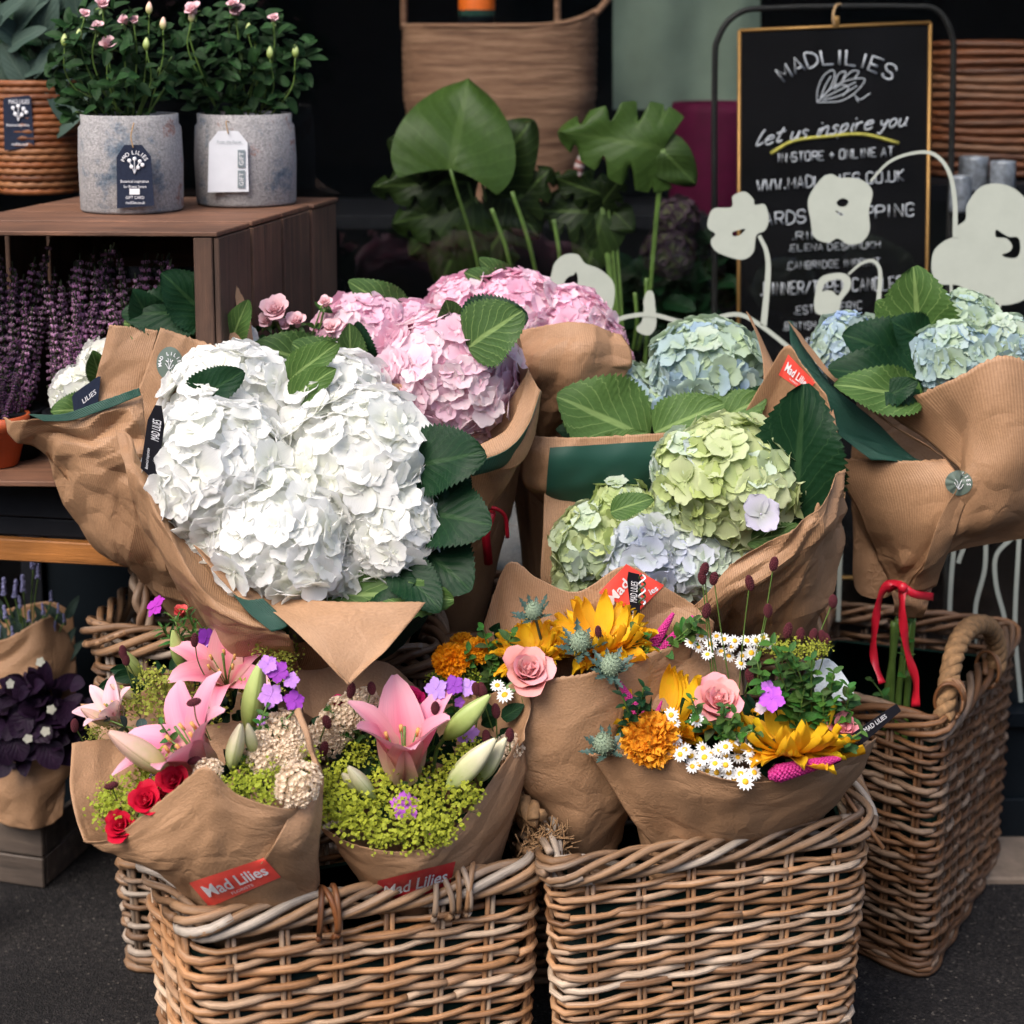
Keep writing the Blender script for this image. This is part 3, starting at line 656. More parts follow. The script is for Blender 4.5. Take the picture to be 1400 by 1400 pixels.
MB, mb_at = basket('wicker_basket', 'shadowed brown wicker basket in the middle holding pink and green hydrangeas', [ath(585, 880, hMB), ath(1105, 900, hMB), ath(1075, 795, hMB), ath(610, 795, hMB)], hMB, .9, .0155, .0062, (.50, .40, .33), .06, 'wicker flower baskets', .014)  # darkened tint carries part of the basket's shade in its colour

def binding(parent, p, n_dir, r=.022, turns=3, mat=None, tint=(1, 1, 1), rod=.0045):
    """a few turns of cane bound over the rim at p, n_dir = outward normal"""
    n_dir = Vector(n_dir).normalized(); tg = Vector((0, 0, 1)).cross(n_dir)
    for k in range(turns):
        o = Vector(p)+tg*(k-(turns-1)/2)*rod*2.3; sl = random.uniform(-.012, .012); P = []
        for a in np.linspace(-.6, 2*math.pi-.8, 22):
            P.append(o+n_dir*math.cos(a)*r+Vector((0, 0, 1))*(math.sin(a)*r*1.5-.01)+tg*sl*math.cos(a+.5))
        g_tube(P, rod, 6).put('cane_binding', M_wick, parent, color=tint)
def out_n(atf, f, h):
    a = atf(f, h, 0); b = atf(f, h, .01); return a, (b-a).normalized()
def nearest_f(atf, h, p):
    return min(np.linspace(0, 1, 200), key=lambda f: (atf(f, h, 0)-p).length)
for px, tn, ti in ((445, 3, (.7, .42, .25)), (598, 2, (1, 1, 1)), (628, 3, (1.1, 1.05, 1))):
    f = nearest_f(fl_at, hFL, ath(px, 1190+(735-px)*.16, hFL)); p, n = out_n(fl_at, f, hFL); binding(FL, p, n, .024, tn, tint=ti)
def rope(parent, P, r=.012, name='rope_handle'):
    P = crv(P, 12); g = G(); n = len(P)
    # three twisted strands
    prev = None; fr = []
    for i, p in enumerate(P):
        t = (P[min(i+1, n-1)]-P[max(i-1, 0)]).normalized(); x = (prev-t*prev.dot(t)).normalized() if prev else t.orthogonal().normalized(); prev = x; fr.append((x, t.cross(x)))
    L = 0
    for s in range(3):
        Q = []; L = 0
        for i, p in enumerate(P):
            if i: L += (P[i]-P[i-1]).length
            a = L/.0085*.9+s*2.094; Q.append(p+(fr[i][0]*math.cos(a)+fr[i][1]*math.sin(a))*r*.52)
        g_tube(Q, r*.62, 7).put(name, M_rope, parent)
a = ath(1290, 985, hBR)
rope(BR, [at(1287, 978, 2.79)+Vector((0, -.012, 0)), at(1296, 940, 2.80), at(1306, 890, 2.84), at(1326, 858, 2.90), at(1350, 856, 2.98), at(1362, 880, 3.02), at(1362, 915, 3.02)], .0165)
for px, py, Y in ((1300, 948, 2.79), (1352, 905, 3.02)):
    p = at(px, py, Y); binding(BR, p, (1, -.5, 0), .022, 5, tint=(.7, .5, .35), rod=.003)
g = G()
for i in range(60):
    a = random.uniform(0, 6.28); o = at(1287, 985, 2.78); g.addg(g_tube([o, o+Vector((math.cos(a)*.02-.01, -.02*random.random(), math.sin(a)*.014-.004))], .0009, 4))
g.put('frayed_rope_end', M_rope, BR, kind='stuff')
rope(FL, [at(726, 1132, 2.47), at(712, 1108, 2.50), at(700, 1090, 2.53), at(690, 1100, 2.56)], .014)
rope(FR, [at(735, 1120, 2.42), at(722, 1105, 2.44), at(706, 1098, 2.47), at(700, 1110, 2.5)], .015)
g = G()
for i in range(320):
    a = random.uniform(0, 6.28); b = random.uniform(-1, 1); o = at(748, 1152, 2.42)+Vector((random.gauss(0, .015), random.gauss(0, .008), random.gauss(0, .010)))
    g.addg(g_tube([o, o+Vector((math.cos(a), b, math.sin(a)))*.018], .0012, 4))
g.put('frayed_rope_end', M_rope, FR, kind='stuff')
# wrapped cane handle of the tall left basket
for k in range(3):
    th = k*2.094; P = []
    base = [at(203, 868, 2.80), at(196, 835, 2.80), at(190, 800, 2.82), at(188, 775, 2.86), at(196, 762, 2.92), at(212, 775, 3.0), at(222, 810, 3.06)]
    for i, p in enumerate(crv(base, 8)):
        a = i*.32+th; P.append(p+Vector((math.cos(a), math.sin(a)*.6, math.sin(a)*.3))*.009)
    g_tube(P, .0075, 8).put('cane_handle', M_wick, BL, color=(.8, .72, .66))

# ------------------------------------------------------------ display table, crate and box on the left
def board_(p0, p1, dvec, th, name, mat, parent, drop=(0, 0, -1)):
    """plank from p0 to p1, extending along dvec, thickness th downwards"""
    p0, p1, dvec = Vector(p0), Vector(p1), Vector(dvec); up = Vector((0, 0, 1))*-th
    o = p0.copy(); L = (p1-p0); ln = L.length; x = L.normalized(); z = x.cross(dvec).normalized(); y = z.cross(x)
    if z.z < 0: z = -z
    w_ = dvec.length; g = g_box((0, 0, -th), (ln, w_, 0), .0015)
    M = Matrix((x, dvec.normalized(), z)).transposed().to_4x4(); M.translation = p0
    return ob(name, g.mesh(name, mat, False), parent, M)
TBL = thing('display_table', 'dark display table with an orange oiled wood edge at the left', 'table', at(60, 900, 3.1))
A = at(-140, 640, 2.86); B = at(262, 691, 2.775); B.z = A.z
ed = (B-A).normalized(); dp = Vector((-ed.y, ed.x, 0))
for k in range(5): board_(A+dp*(.001+.093*k), B+dp*(.001+.093*k), dp*.09, .02, 'top_board', M_tabletop, TBL)
zt = A.z
for zz, hh, mt, nm, off in ((zt-.001, .052, M_tabled, 'apron_board', .0), (zt-.056, .030, M_tabled, 'apron_board', .004), (zt-.089, .037, M_orange, 'orange_rail', -.012)):
    a = A+dp*off; b = B+dp*off; a = Vector((a.x, a.y, zz-.021)); b = Vector((b.x, b.y, zz-.021))
    g = g_box((0, 0, -hh), ((b-a).length, .02, 0), .002); M = Matrix((ed, dp, Vector((0, 0, 1)))).transposed().to_4x4(); M.translation = a
    ob(nm, g.mesh(nm, mt, False), TBL, M)
for f in (.02, .93):
    for q in (.03, .42):
        p = A.lerp(B, f)+dp*q; g_box((p.x, p.y, 0), (p.x+.04, p.y+.04, zt-.022)).put('table_leg', M_tabled, TBL, False)
g_hexa([Vector((v.x, v.y, z)) for z in (.0, zt-.024) for v in (A+dp*.442, B+dp*.442, B+dp*.455, A+dp*.455)]).put('back_panel', M_wall, TBL, False)

def crate(name, label, fl, fr, dpt, zt, zb, mat, mv, nslat=4, th=.009, top_boards=3):
    """fl, fr = front corners of the top; dpt = depth vector"""
    t = thing(name, label, 'crate', (fl+fr)/2*1.0+Vector((0, 0, zb-zt))); x = (fr-fl).normalized(); y = dpt.normalized(); L = (fr-fl).length; D = dpt.length; z = Vector((0, 0, 1))
    def bx(a, b, nm, mt, ji=0):
        g = g_box(a, b, .0015); M = Matrix((x, y, z)).transposed().to_4x4(); M.translation = fl
        g.V = [M @ v for v in g.V]; return ob(nm, g.mesh(nm, mt, False), t)
    H = zt-zb; w_ = D/top_boards
    for k in range(top_boards): bx((0, k*w_+.001, -th+random.uniform(-.001, .001)), (L+random.uniform(-.006, .006), (k+1)*w_-.007, random.uniform(-.002, 0)), 'top_board', mat)
    for k in range(top_boards): bx((0, k*w_+.001, -H), (L, (k+1)*w_-.004, -H+th), 'bottom_board', mat)
    w2 = D/nslat
    for s in (0, 1):
        for k in range(nslat):
            x0 = L-th if s else 0
            bx((x0, k*w2+.004, -H+th+.002), (x0+th, (k+1)*w2-.010+random.uniform(-.003, .003), -th-.002), 'side_slat', mv)
    for (u, v) in ((L-th-.032, .003), (L-th-.032, D-.035), (th+.002, .003), (th+.002, D-.035)): bx((u, v, -H+th+.002), (u+.03, v+.03, -th-.002), 'corner_post', mv)
    for k in range(3): bx((th+.003, D-.008, -H+.03+k*(H-.04)/3), (L-th-.003, D, -H+.03+(k+.8)*(H-.04)/3), 'back_board', mat)
    return t
cf = at(298, 316, 2.72); cl = ath(-125, 314, cf.z)
cb = ath(463, 268, cf.z)
CR = crate('wooden_crate', 'brown slatted wooden crate turned on its side as a shelf for pots', cl, cf, (cb-cf)*.985, cf.z, zt+.001, M_crate, M_cratev, top_boards=4)
# the weathered box with its two wrapped plants, on the pavement
bc = ath(60, 1216, 0); bt = ath(-120, 1190, 0); bl = ath(132, 1120, 0)
xx = (bc-bt).normalized(); yy = (bl-bc); yy = (yy-xx*yy.dot(xx)).normalized()
BX = thing('weathered_box', 'weathered grey wooden planter box standing on the pavement at the left', 'box', (bt+bc)/2)
def bxo(a, b, nm, mt=None):
    g = g_box(a, b, .002); M = Matrix((xx, yy, Vector((0, 0, 1)))).transposed().to_4x4(); M.translation = bc; return ob(nm, g.mesh(nm, mt or M_box, False), BX, M)
for k in range(2): bxo((-.42, 0, .002+k*.062), (0, .012, .060+k*.062), 'side_board')
for k in range(2): bxo((-.012, .014, .002+k*.062), (0, .36, .060+k*.062), 'side_board')
for k in range(2): bxo((-.42, .362, .002+k*.062), (0, .374, .060+k*.062), 'side_board')
bxo((-.05, .014, .02), (-.014, .05, .145), 'corner_block'); bxo((-.41, .014, .004), (-.014, .36, .012), 'floor_board')
# ------------------------------------------------------------ flower and leaf meshes
def g_grid(f, nu, nv):
    V = []; U = []
    for j in range(nv+1):
        for i in range(nu+1):
            u = -1+2*i/nu; v = j/nv; V.append(Vector(f(u, v))); U.append((u, v))
    Fc = [(j*(nu+1)+i, j*(nu+1)+i+1, (j+1)*(nu+1)+i+1, (j+1)*(nu+1)+i) for j in range(nv) for i in range(nu)]
    return G().add(V, Fc, U)
def wprof(v, a=.7, b=.5):                               # leaf/petal half width profile
    v = min(max(v, 0), 1); return (math.sin(math.pi*v**a))**b
def g_petal(w, cup=.15, bend=.15, wave=.03, seed=0, a=.8, b=.5, nu=3, nv=4, notch=0.0, rnd=False):
    rs = random.Random(seed); ph = rs.uniform(0, 6.28)
    def f(u, v):
        if rnd: v = 1-(1-v)**1.35
        ww = w*(wprof(.04+v*.93, a, b) if not rnd else math.sqrt(max(0, 1-((.58-v)/.605)**2.2)) if v < .58 else math.sqrt(max(0, 1-((v-.58)/.44)**2.4))); x = u*ww; y = v*(1-notch*(1-abs(u))*v**6); y -= (.13 if rnd else .10)*u*u*v**3
        z = cup*u*u*w*(1.2-v)+bend*v*v+wave*math.sin(ph+u*3+v*5)*v+wave*.6*noise.noise((u*2+seed, v*3, seed))
        return (x, y, z)
    return g_grid(f, nu, nv)
RX = lambda a: Matrix.Rotation(a, 4, 'X'); RZ = lambda a: Matrix.Rotation(a, 4, 'Z')
def g_floret(seed, np_=4, w=.52, tilt=.20):
    rs = random.Random(seed); g = G()
    for k in range(np_):
        p = g_petal(w*rs.uniform(.9, 1.15), rs.uniform(.08, .3), rs.uniform(-.12, .14), .032, seed*7+k, 1.05, .5, 5, 6, rnd=True)
        g.addg(p, RZ(2*math.pi*k/np_+rs.uniform(-.12, .12)) @ Matrix.Translation((0, .02, .015*k)) @ RX(tilt+rs.uniform(-.10, .12)) @ Matrix.Scale(rs.uniform(.88, 1.1), 4))
    g.addg(g_sph(.06, 5, 3), Matrix.Translation((0, 0, .05)), None); return g
def g_sph(r, n=8, m=5, sx=1, sy=1, sz=1):
    V = [Vector((0, 0, -r*sz))]; U = [(0, 0)]
    for j in range(1, m):
        b = -math.pi/2+math.pi*j/m
        for k in range(n):
            a = 2*math.pi*k/n; V.append(Vector((r*sx*math.cos(b)*math.cos(a), r*sy*math.cos(b)*math.sin(a), r*sz*math.sin(b)))); U.append((k/n*2-1, j/m))
    V.append(Vector((0, 0, r*sz))); U.append((0, 1)); L = len(V)-1
    Fc = [(0, 1+(k+1) % n, 1+k) for k in range(n)]+[(L, 1+(m-2)*n+k, 1+(m-2)*n+(k+1) % n) for k in range(n)]
    Fc += [(1+(j-1)*n+k, 1+(j-1)*n+(k+1) % n, 1+j*n+(k+1) % n, 1+j*n+k) for j in range(1, m-1) for k in range(n)]
    return G().add(V, Fc, U)
FLG = [g_floret(i) for i in range(7)]
FLM = {}
def flm(mat, i):
    k = (mat.name, i)
    if k not in FLM: FLM[k] = FLG[i].mesh('floret', mat)
    return FLM[k]
def g_leafm(seed=0, teeth=11, fold=.18, curl=.25, w=.34, serr=.10, nv=None, a=.72, b=.62, ripple=.02):
    """unit-length leaf along +Y, normal +Z, serrated edge"""
    rs = random.Random(seed); nv = nv or max(8, teeth*2); ph = rs.uniform(0, 6)
    def f(u, v):
        base = w*wprof(v*.985+.004, a, b); x = u*base
        if abs(u) > .99 and teeth:
            fr = (v*teeth) % 1.0; x *= 1+serr*(1-2*fr) if v < .97 else 1
        z = fold*abs(u)*base*1.6-curl*v*v*.6-fold*.2*(u*u)*base+ripple*math.sin(ph+v*9+u*2)*abs(u)+ripple*.8*noise.noise((u*1.4+seed, v*3, seed*3.3))
        return (x, v, z)
    return g_grid(f, 4, nv)
LFM = {}
def leafmesh(mat, i=0, kind='h'):
    k = (mat.name, i, kind)
    if k not in LFM:
        P = dict(h=dict(teeth=19, nv=57, w=.36, serr=.085, fold=.16, curl=.22, ripple=.045), s=dict(teeth=6, w=.27, fold=.25, curl=.3, serr=.14), t=dict(teeth=0, w=.11, nv=8, curl=.4, fold=.3), o=dict(teeth=0, w=.30, nv=9, curl=.25, a=.9), m=dict(teeth=0, w=.42, nv=16, curl=.3, a=.55, b=.6, fold=.12))[kind]
        LFM[k] = g_leafm(i*3+1, **P).mesh('leaf', mat)
    return LFM[k]
def leaf(parent, A, B, width=1.0, mat=None, i=0, kind='h', nrm=None, color=(1, 1, 1), name='leaf', up=.35):
    """leaf from base A to tip B (world points)"""
    A = Vector(A); B = Vector(B); y = (B-A); L = y.length; y.normalize()
    n = Vector(nrm) if nrm is not None else ((CAMP-A).normalized()+Vector((0, 0, up)))
    x = y.cross(n).normalized(); z = x.cross(y)
    M = Matrix((x*L*width, y*L, z*L)).transposed().to_4x4(); M.translation = A
    return ob(name, leafmesh(mat or M_leaf, i, kind), parent, M, color=color)
def pleaf(parent, a, b, Y0, Y1, width=1.0, mat=None, **k):
    return leaf(parent, at(*a, Y0), at(*b, Y1), width, mat, **k)

def head(parent, px, py, Y, rpx, mat, cols, n=95, axis=None, lim=64, fs=.29, name='hydrangea_head', sq=(1, 1, .92), core=(.4, .4, .3), seed=None, rj=.07):
    rs = random.Random(seed if seed is not None else int(px*7+py)); c = at(px, py, Y); R = m_(rpx, Y)
    ax = Vector(axis).normalized() if axis else (Vector((0, -.75, .66))).normalized()
    Mh = frame(c, ax)
    hd = ob(name, g_sph(R*.83, 18, 11, *sq).mesh('flower_core', core if not isinstance(core, tuple) else M_core(core)), parent, Mh)
    st = G(); cand = []
    for i in range(n):
        z = 1-(i+.5)/n*1.55; a = i*2.39996+rs.uniform(-.15, .15); q = math.sqrt(max(0, 1-z*z))
        d = Vector((q*math.cos(a), q*math.sin(a), z))
        lump = 1+rj*2*noise.noise((d.x*2.2+px, d.y*2.2, d.z*2.2))+rs.uniform(-rj, rj)*.7
        p = Vector((d.x*sq[0], d.y*sq[1], d.z*sq[2]))*R*.88*lump
        wp = Mh @ p; nd = (Mh.to_3x3() @ d).normalized()
        nd = (nd+Vector((rs.uniform(-.21, .21), rs.uniform(-.21, .21), rs.uniform(-.21, .21)))).normalized()
        vis = nd.dot((CAMP-wp).normalized()); cand.append((vis, wp, nd, rs.uniform(0, 6.28), fs*R*1.04*rs.uniform(.84, 1.18), rs.randrange(7), rs.random()))
    cand.sort(key=lambda t: -t[0])
    for k, (vis, wp, nd, sp, s, i, q) in enumerate(cand):
        M = frame(wp, nd, sp, s)
        if k < lim:
            if len(cols) == 1: c_ = cols[0]
            else:
                f = noise.noise((wp.x*14, wp.y*14, wp.z*14))*.9+.5+rs.uniform(-.4, .4); f = min(max(f, 0), .999)*(len(cols)-1); a_, b_ = cols[int(f)], cols[int(f)+1]; f -= int(f); c_ = tuple(x*(1-f)+y*f for x, y in zip(a_, b_))
            ob('floret', flm(mat, i), hd, M, color=c_)
        else: st.addg(FLG[i], M)
    if st.V: st.put('rear_florets', mat, hd, kind='stuff', color=cols[len(cols)//2])
    return hd
_cores = {}
def M_core(c):
    if c not in _cores: _cores[c] = plain('flower_core', c, .9, bmp=0)
    return _cores[c]

# lily
LILG = {}
def lily_petal(w, op, seed):
    def f(u, v):
        ww = w*wprof(v*.97+.02, .85, .6); th0 = .12+op*.25; th = th0+op*(1.25*v**1.6)
        # path integral of direction
        n = 8; y = z = 0
        for k in range(n):
            vv = v*(k+.5)/n; a = th0+op*1.5*vv**1.5-(1-op)*.15*vv; y += math.sin(a)*v/n; z += math.cos(a)*v/n
        nrm_y, nrm_z = -math.cos(th), math.sin(th); q = (u*u*.32-(.05 if abs(u) < .01 else 0))*ww+.012*math.sin(v*14+seed)*abs(u)
        return (u*ww, y+nrm_y*q, z+nrm_z*q)
    return g_grid(f, 6, 10)
for op in (0, 1, 2):
    LILG[op] = (lily_petal(.23, .55+.22*op, op), lily_petal(.16, .62+.22*op, op+3))
LILM = {}
def lily(parent, px, py, Y, spx, axis, op=1, spin=0, col=(.80, .30, .39)):
    c = at(px, py, Y); s = m_(spx, Y); M = frame(c, axis, spin)
    g = G(); g.addg(g_tube([(0, 0, -.25), (0, 0, 0), (0, 0, .06)], [.02, .045, .06], 8)); g.addg(g_tube([(0, 0, .02), (.02, .02, .62)], .014, 6))
    for k in range(6):
        a = k*1.047+.5; g.addg(g_tube([(0, 0, .02), (math.cos(a)*.06, math.sin(a)*.06, .3), (math.cos(a)*.15, math.sin(a)*.15, .5)], .007, 4))
        p = Vector((math.cos(a)*.15, math.sin(a)*.15, .5)); g.addg(g_tube([p+Vector((0, 0, -.04)), p+Vector((math.cos(a)*.02, 0, .04))], .018, 5), i=1)
    o = ob('lily', g.mesh('lily_centre', [M_stem, M_anther]), parent, M @ Matrix.Scale(s, 4))
    if op not in LILM: LILM[op] = [q.mesh('petal', M_lily) for q in LILG[op]]
    for k in range(6):
        r = random.Random(px+k); t = k % 2
        Mp = M @ RZ(k*math.pi/3+r.uniform(-.08, .08)) @ RX(-r.uniform(-.08, .12)) @ Matrix.Scale(s*r.uniform(.93, 1.06), 4)
        ob('petal', LILM[op][t], o, Mp, color=tuple(x*r.uniform(.92, 1.08) for x in col))
    return o
def bud_mesh(name, c0, c1, ridges=3):
    m, t, b, o_ = nodes(name); tc, u, v = uvs(t)
    n = noise_(t, 6, 3, tc.outputs['UV']); f = math_(t, 'ADD', v, math_(t, 'MULTIPLY', math_(t, 'SUBTRACT', n.outputs[0], .5), .5))
    col = ramp(t, f, [(.1, c0), (.75, c1)]); col = mixc(t, 1.0, col, ramp(t, math_(t, 'ABSOLUTE', math_(t, 'SINE', math_(t, 'MULTIPLY', u, 9.42))), [(0, (.6, .62, .5)), (.25, (1, 1, 1))]), 'MULTIPLY')
    t.links.new(col, b.inputs['Base Color']); b.inputs['Roughness'].default_value = .45
    V = []; U = []; n_, m_2 = 18, 14
    for j in range(m_2+1):
        k = j/m_2; r = .155*(math.sin(math.pi*min(1, (k*.94+.03))**1.0))**.7*(1.05-.35*k)
        for i in range(n_):
            a = 2*math.pi*i/n_; rr = r*(1+.10*math.cos(a*ridges)); V.append((rr*math.cos(a)+.05*k*k, rr*math.sin(a), k)); U.append((i/n_, k))
    Fc = [(j*n_+i, j*n_+(i+1) % n_, (j+1)*n_+(i+1) % n_, (j+1)*n_+i) for j in range(m_2) for i in range(n_)]
    return mk('bud', V, Fc, m, U)
BUDG = bud_mesh('bud_green', (.18, .25, .05), (.36, .44, .15)); BUDP = bud_mesh('bud_pinkish', (.36, .42, .12), (.66, .42, .34)); BUDC = bud_mesh('bud_cream', (.34, .42, .14), (.60, .56, .38))
def bud(parent, a, b, Y, me, Y2=None, fat=1.0):
    A = at(*a, Y); B = at(*b, Y2 or Y); d = B-A; L = d.length; M = frame(A, d) @ Matrix.Diagonal((L*fat, L*fat, L, 1))
    return ob('lily_bud', me, parent, M)
# rose
def g_rosep(seed, curl=.2):
    rs = random.Random(seed)
    def f(u, v):
        a = u*1.45; r = .40+.16*v; k = wprof(v*.86+.09, .75, .42); a *= k
        return (math.sin(a)*r, r-math.cos(a)*r*1.0+curl*v**4*-1.0, v*.95+.05*math.sin(u*4+seed)*v)
    return g_grid(f, 6, 6)
ROSP = [g_rosep(i, .12+.1*i) for i in range(3)]
ROSM = {}
def rose(parent, px, py, Y, rpx, axis, col, mat=None, n=20, name='rose', open_=1.0, sub=True):
    mat = mat or M_rose; c = at(px, py, Y); s = m_(rpx, Y); M = frame(c, axis, px*.1) @ Matrix.Translation((0, 0, -s*.6)); rs = random.Random(px*3+py)
    if mat.name not in ROSM: ROSM[mat.name] = [q.mesh('petal', mat) for q in ROSP]
    core = G().addg(g_sph(s*.22, 8, 6, 1, 1, 1.6), Matrix.Translation((0, 0, s*.55)))
    core.addg(g_tube([(0, 0, -s*1.2), (0, 0, s*.1)], s*.07, 6), i=1)
    for k in range(5): core.addg(g_leafm(k, teeth=0, nv=6, w=.2), RZ(k*1.256) @ Matrix.Translation((0, 0, 0)) @ RX(-.3) @ Matrix.Scale(s*.9, 4), i=1)
    o = ob(name, core.mesh('rose_core', [mat, M_stem]), parent, M, color=tuple(x*.8 for x in col)); g = G()
    for k in range(n):
        f = k/(n-1); sc = s*(.55+.62*f**.9); tilt = (-.12+.50*open_*f**1.6)
        off = Vector((0, -s*(.02+.24*f), s*(.34-.34*f)))
        P = RZ(k*2.4+rs.uniform(-.2, .2)) @ Matrix.Translation(off) @ RX(tilt) @ Matrix.Diagonal((sc, sc, sc*(1.05-.15*f), 1)) @ Matrix.Translation((0, 0, 0))
        if sub: ob('petal', ROSM[mat.name][min(2, int(f*3))], o, M @ P, color=tuple(x*rs.uniform(.9, 1.06)*(1-.1*(1-f)) for x in col))
        else: g.addg(ROSP[min(2, int(f*3))], M @ P)
    if not sub: g.put('petals', mat, o, color=col)
    return o
# sunflower
SUNP = [g_petal(.20, .5, b_, .06, i, .8, .65, 4, 7).mesh('petal', M_sunp) for i, b_ in enumerate((.25, -.1, .4))]
def sunflower(parent, px, py, Y, rpx, axis, disc=.28, cup=.62, n=21, col=(.90, .53, .02)):
    c = at(px, py, Y); s = m_(rpx, Y); M = frame(c, axis); g = G(); rs = random.Random(px)
    g.addg(g_sph(s*disc, 18, 8, 1, 1, .35)); 
    for i in range(90):
        r = s*disc*math.sqrt(i/90)*.97; a = i*2.4; g.addg(g_sph(s*.022, 4, 3, 1, 1, 1.8), Matrix.Translation((r*math.cos(a), r*math.sin(a), s*disc*.35*math.sqrt(max(0, 1-(r/s/disc)**2)))))
    g.addg(g_tube([(0, 0, -s*.4), (0, 0, -s*.05)], s*.06, 8), i=1)
    o = ob('sunflower', g.mesh('sunflower_disc', [M_brown, M_stem]), parent, M)
    for ring in range(3):
        for k in range(n):
            a = 2*math.pi*(k+.33*ring)/n+rs.uniform(-.09, .09); P = M @ RZ(a) @ Matrix.Translation((0, s*disc*.75, -s*.02*ring)) @ RX(cup+rs.uniform(-.22, .22)-.22*ring) @ RZ(rs.uniform(-.12, .12)) @ Matrix.Scale(s*(1-disc*.75)*rs.uniform(.88, 1.1), 4)
            ob('petal', SUNP[rs.randrange(3)], o, P, color=tuple(x*rs.uniform(.88, 1.1) for x in col))
    return o
def pompom(parent, px, py, Y, rpx, axis, col=(.95, .40, .02), name='marigold'):
    c = at(px, py, Y); s = m_(rpx, Y); M = frame(c, axis); g = G(); rs = random.Random(px); g.addg(g_sph(s*.6, 10, 6, 1, 1, .6))
    for i in range(190):
        f = i/190; th = math.sqrt(f)*1.65; a = i*2.4; d = Vector((math.sin(th)*math.cos(a), math.sin(th)*math.sin(a), math.cos(th)*.8))
        P = Matrix.Translation(d*s*.62) @ frame((0, 0, 0), d+Vector((rs.uniform(-.3, .3), rs.uniform(-.3, .3), 0))*1.0, rs.uniform(0, 6)) @ RX(1.0+rs.uniform(-.5, .3)) @ Matrix.Scale(s*.36*rs.uniform(.8, 1.2), 4)
        g.addg(PMP[i % 3], P)
    return ob(name, g.mesh('marigold', M_sunp), parent, M, color=col)
PMP = [g_petal(.5, .8, .3, .16, i, .6, .5, 3, 3, .2) for i in range(3)]
def daisy_mesh(seed):
    g = G(); rs = random.Random(seed)
    for k in range(13): g.addg(g_petal(.22, .3, rs.uniform(-.25, .05), .03, k, .6, .45, 2, 3), RZ(k*2*math.pi/13+rs.uniform(-.08, .08)) @ Matrix.Translation((0, .30, 0)) @ RX(rs.uniform(-.25, .15)) @ Matrix.Scale(.68, 4))
    g.addg(g_sph(.36, 12, 6, 1, 1, .55), i=1); g.addg(g_tube([(0, 0, -1.6), (0, 0, 0)], .05, 4), i=2); return g.mesh('daisy', [M_small, M_yel, M_stem])
DSY = [daisy_mesh(i) for i in range(4)]
def daisies(parent, pts, Y, rpx=11, axis=(0, -.6, .8)):
    for i, q in enumerate(pts):
        x, y = q[:2]; d = (Vector(axis).normalized()+Vector((random.uniform(-.4, .4), random.uniform(-.4, .2), random.uniform(-.3, .3)))).normalized()
        ob('daisy', DSY[i % 4], parent, frame(at(x, y, (q[2] if len(q) > 2 else Y)+random.uniform(-.012, .012)), d, random.uniform(0, 6), m_(rpx*random.uniform(.85, 1.15), Y)), color=(.86, .86, .84))
def thistle_meshes():
    g = G(); g.addg(g_sph(.42, 14, 9, 1, 1, 1.25))
    for j in range(9):
        for k in range(14):
            b = -1.2+2.5*j/8; a = (k+.5*(j % 2))*2*math.pi/14; d = Vector((math.cos(b)*math.cos(a), math.cos(b)*math.sin(a), math.sin(b)*1.25)); g.addg(g_tube([d*.40, d*.50], [.035, .006], 4, False))
    h = g.mesh('thistle_cone', M_thist); br = g_leafm(3, teeth=5, w=.12, serr=.7, curl=-.25, fold=.4, nv=20, a=.6).mesh('bract', M_thl); return h, br
THM, THB = thistle_meshes()
def thistle(parent, px, py, Y, rpx, axis=(0, -.5, .85), stem=None):
    s = m_(rpx, Y)*2.1; M = frame(at(px, py, Y), axis, px); o = ob('sea_holly', THM, parent, M @ Matrix.Scale(s, 4))
    for k in range(11):
        ob('bract', THB, o, M @ RZ(k*.571+random.uniform(-.1, .1)) @ Matrix.Translation((0, s*.18, -s*.38)) @ RX(.35+random.uniform(-.3, .45)) @ Matrix.Scale(s*random.uniform(.85, 1.2), 4))
    if stem: g_tube(crv([at(px, py, Y+.01), at(*stem, Y+.05)]), .0022, 5).put('stem', M_thl, parent)
    return o
def spike_mesh():
    g = G(); g.addg(g_tube([(0, 0, 0), (0, 0, .5), (0, 0, 1)], [.03, .06, .01], 7))
    for j in range(34):
        z = j/34; r = (.10*(1-z)**.6+.008)*min(1, .35+z*6)
        for k in range(9):
            a = k*.698+j*.35; d = Vector((math.cos(a), math.sin(a), .25)); g.addg(g_sph(.034*(1-.4*z), 5, 3), Matrix.Translation((d.x*r, d.y*r, z+.01*math.sin(k*3+j))))
    return g.mesh('spike', M_mag)
SPK = spike_mesh()
def spike(parent, a, b, Y, Y2=None, fat=1.0):
    A = at(*a, Y); B = at(*b, Y2 or Y); d = B-A; L = d.length
    return ob('speedwell_spike', SPK, parent, frame(A, d) @ Matrix.Diagonal((L*fat, L*fat, L, 1)))
def burnet_mesh():
    g = G(); g.addg(g_sph(.42, 10, 7, 1, 1, 1.35))
    for j in range(8):
        for k in range(11):
            b = -1.25+2.5*j/7; a = (k+.5*(j % 2))*2*math.pi/11; d = Vector((math.cos(b)*math.cos(a), math.cos(b)*math.sin(a), math.sin(b)*1.35)); g.addg(g_sph(.09, 4, 3), Matrix.Translation(d*.43))
    return g.mesh('burnet', M_burg)
BUR = burnet_mesh()
